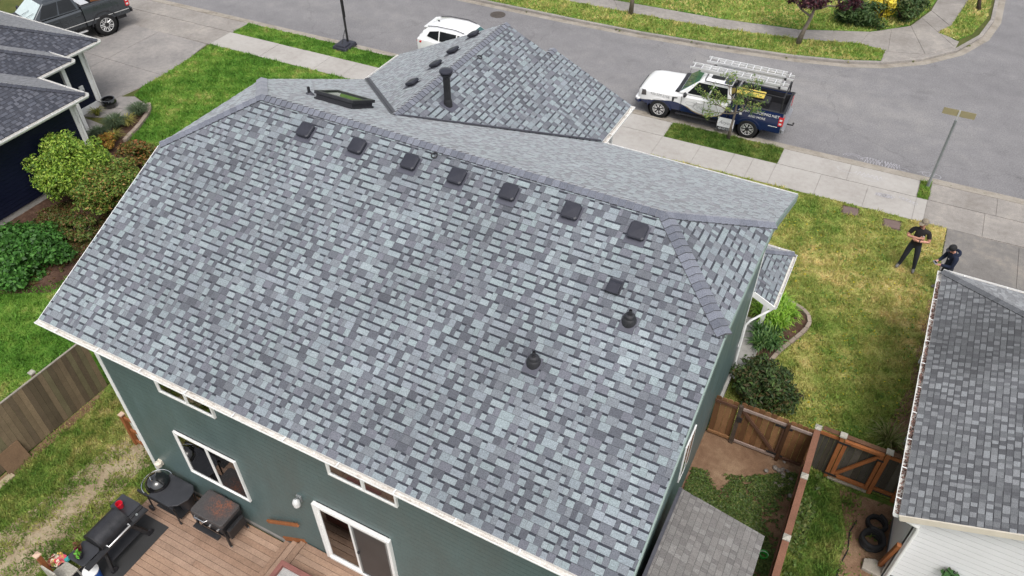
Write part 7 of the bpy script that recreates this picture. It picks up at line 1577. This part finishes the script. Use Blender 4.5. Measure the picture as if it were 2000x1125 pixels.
for (x, y, r_, lb) in ((-13.95, 13.2, .50, 'grey-green lavender mound farthest along the stone edging'), (-14.0, 12.0, .55, 'grey-green lavender mound in the middle of the bed'), (-14.0, 11.15, .45, 'grey-green lavender mound nearest the navy wall')):
    tuft(lb, (x, y, 0), 700, .45*r_/.5, r_, LV, int(-x*10+y), .012, 'lavender', 'shrub', arch_=.25)
shrub('orange and yellow spirea bush by the navy corner board', (-13.0, 10.75, 0), (.45, .42, .30), 1300, .04, [alb(190, 150, 70, .8), alb(150, 150, 60, .8), alb(176, 118, 60, .8)], 79, nb=10, cz=.34)
# wall rose at the bottom right
t = thing('climbing_plant', 'leafy green plant against the white siding of the right house', 'plant', (18.15, 5.95, 0))
b = MB(); b.tube([(0, 0, 0), (.02, .02, .6), (-.05, .0, 1.1), (-.3, .03, 1.45)], [.015, .012, .01, .005], 6); b.build('stems', 'bark_dark', t)
foliage('leaves', t, 240, [((0, 0, .9), (.22, .1, .25)), ((-.2, .0, 1.25), (.2, .08, .15)), ((.15, 0, .6), (.2, .12, .3))], .065, [alb(50, 84, 44, .75), alb(66, 104, 54, .75)], 88, aspect=.75)
# ground cover in the pen and beds
def weeds(name, label, poly, n, size, pal, seed, z=.02, hz=.05):
    rng = np.random.default_rng(seed); P = np.array(poly); lo, hi = P.min(0), P.max(0); pts = rng.random((n*3, 2))*(hi-lo)+lo; pts = pts[in_poly(pts, poly)]
    cl = np.sin(pts[:, 0]*3.1+seed)+np.sin(pts[:, 1]*2.7+pts[:, 0]*1.3+seed*2)+np.sin(pts[:, 0]*7+pts[:, 1]*5)*.5; pts = pts[cl+rng.normal(size=len(pts))*.7 > .0][:n]
    bl = [((x, y, z+hz*rng.random()), (.06, .06, hz*.5)) for x, y in pts]; v, f, c = leaf_cloud(rng, len(bl)*5, bl, size, pal, up=1.5, shell=.1, aspect=.6)
    tag(np_mesh(name, v, f, c, 'foliage', None, 4), label, 'weeds', kind='stuff')
WP = [alb(70, 92, 40, .75), alb(88, 112, 50, .75), alb(58, 76, 34, .75), alb(110, 116, 62, .75)]
weeds('weeds', 'low green weeds covering the fenced soil yard', [(12.2, 4.3), (14.6, 4.3), (14.6, 8.0), (13.5, 7.3), (12.2, 6.9)], 8000, .028, WP, 91)
weeds('weeds', 'broad leaved weeds along the foot of the reddish fence', [(14.72, 3), (15.2, 3), (15.15, 8.1), (14.72, 8.1)], 420, .05, WP, 92, hz=.09)
weeds('weeds', 'ground cover under the bushes beside the navy house', [(-12.2, 6.2), (-11.4, 3.2), (-9.7, 3.3), (-8.1, 4.3), (-8.0, 6.0), (-8.3, 7.4), (-9.6, 9.2), (-11, 8.5)], 3600, .04, [alb(74, 84, 40, .75), alb(110, 70, 50, .75), alb(92, 100, 50, .75)], 93)
# edging stones of the beds
def edging(label, line, L=.27, wd=.12, h_=.10, col=alb(176, 160, 146, .72)):
    t = thing('bed_edging', label, 'edging', (*line[0], 0), world=True); rg = random.Random(len(line))
    P = [Vector(p) for p in line]; acc = []; 
    for a, c in zip(P[:-1], P[1:]):
        n = max(1, round((c-a).length/.06))
        for i in range(n): acc.append(a+(c-a)*i/n)
    acc.append(P[-1]); step = max(1, round(L/.06)); 
    for i in range(0, len(acc)-step+1, step):
        a, c = acc[i], acc[min(i+step, len(acc)-1)]; d = (c-a).normalized(); b = MB(); m = rg.uniform(.85, 1.12); b.cur = tuple(k*m for k in col); b.bar((a.x+d.x*.008, a.y+d.y*.008, h_/2), (c.x-d.x*.008, c.y-d.y*.008, h_/2), wd, h_*rg.uniform(.95, 1.05)); b.build('edging_stone', 'stone', t, colour=True, bevel=.012)
edging('curved row of pale edging stones round the daylily bed', [(12.55, 14.27), (13.0, 14.2), (13.35, 14.08), (13.6, 13.85), (13.70, 13.55), (13.66, 13.2), (13.53, 12.85), (13.35, 12.4), (13.18, 12.0), (13.06, 11.6), (13.0, 11.2), (12.97, 10.9)])
edging('curved row of pale edging stones beside the front lawn of the navy house', [(-14.2, 13.95), (-13.8, 13.62), (-13.55, 13.2), (-13.3, 12.7), (-13.1, 12.2), (-12.95, 11.7), (-12.75, 11.2)], .3, .16, .14)
for r_ in WORLDROOTS:
    if '_w' in r_: del r_['_w']

weeds('weeds', 'scattered clover and dandelions in the patchy lawn', [(12.6, 8.6), (16.6, 8.6), (16.7, 19.8), (10.5, 19.6), (12.6, 15)], 900, .03, [alb(92, 128, 52, .8), alb(110, 142, 60, .8), alb(210, 190, 60, .6), alb(84, 116, 48, .8)], 94, hz=.05)
weeds('weeds', 'tufts of weeds growing along the far kerb', offs(FK, -.12)[2:13]+offs(FK, .06)[2:13][::-1], 240, .05, [alb(110, 116, 62, .8), alb(150, 140, 92, .8), alb(84, 100, 50, .8)], 95, z=ZR+.02, hz=.08)
weeds('weeds', 'dry debris and weeds along the near kerb', strip(-16, 26, -.04, .06, 0), 260, .03, [alb(120, 108, 86, .8), alb(96, 100, 60, .8)], 96, z=ZR+.02, hz=.05)
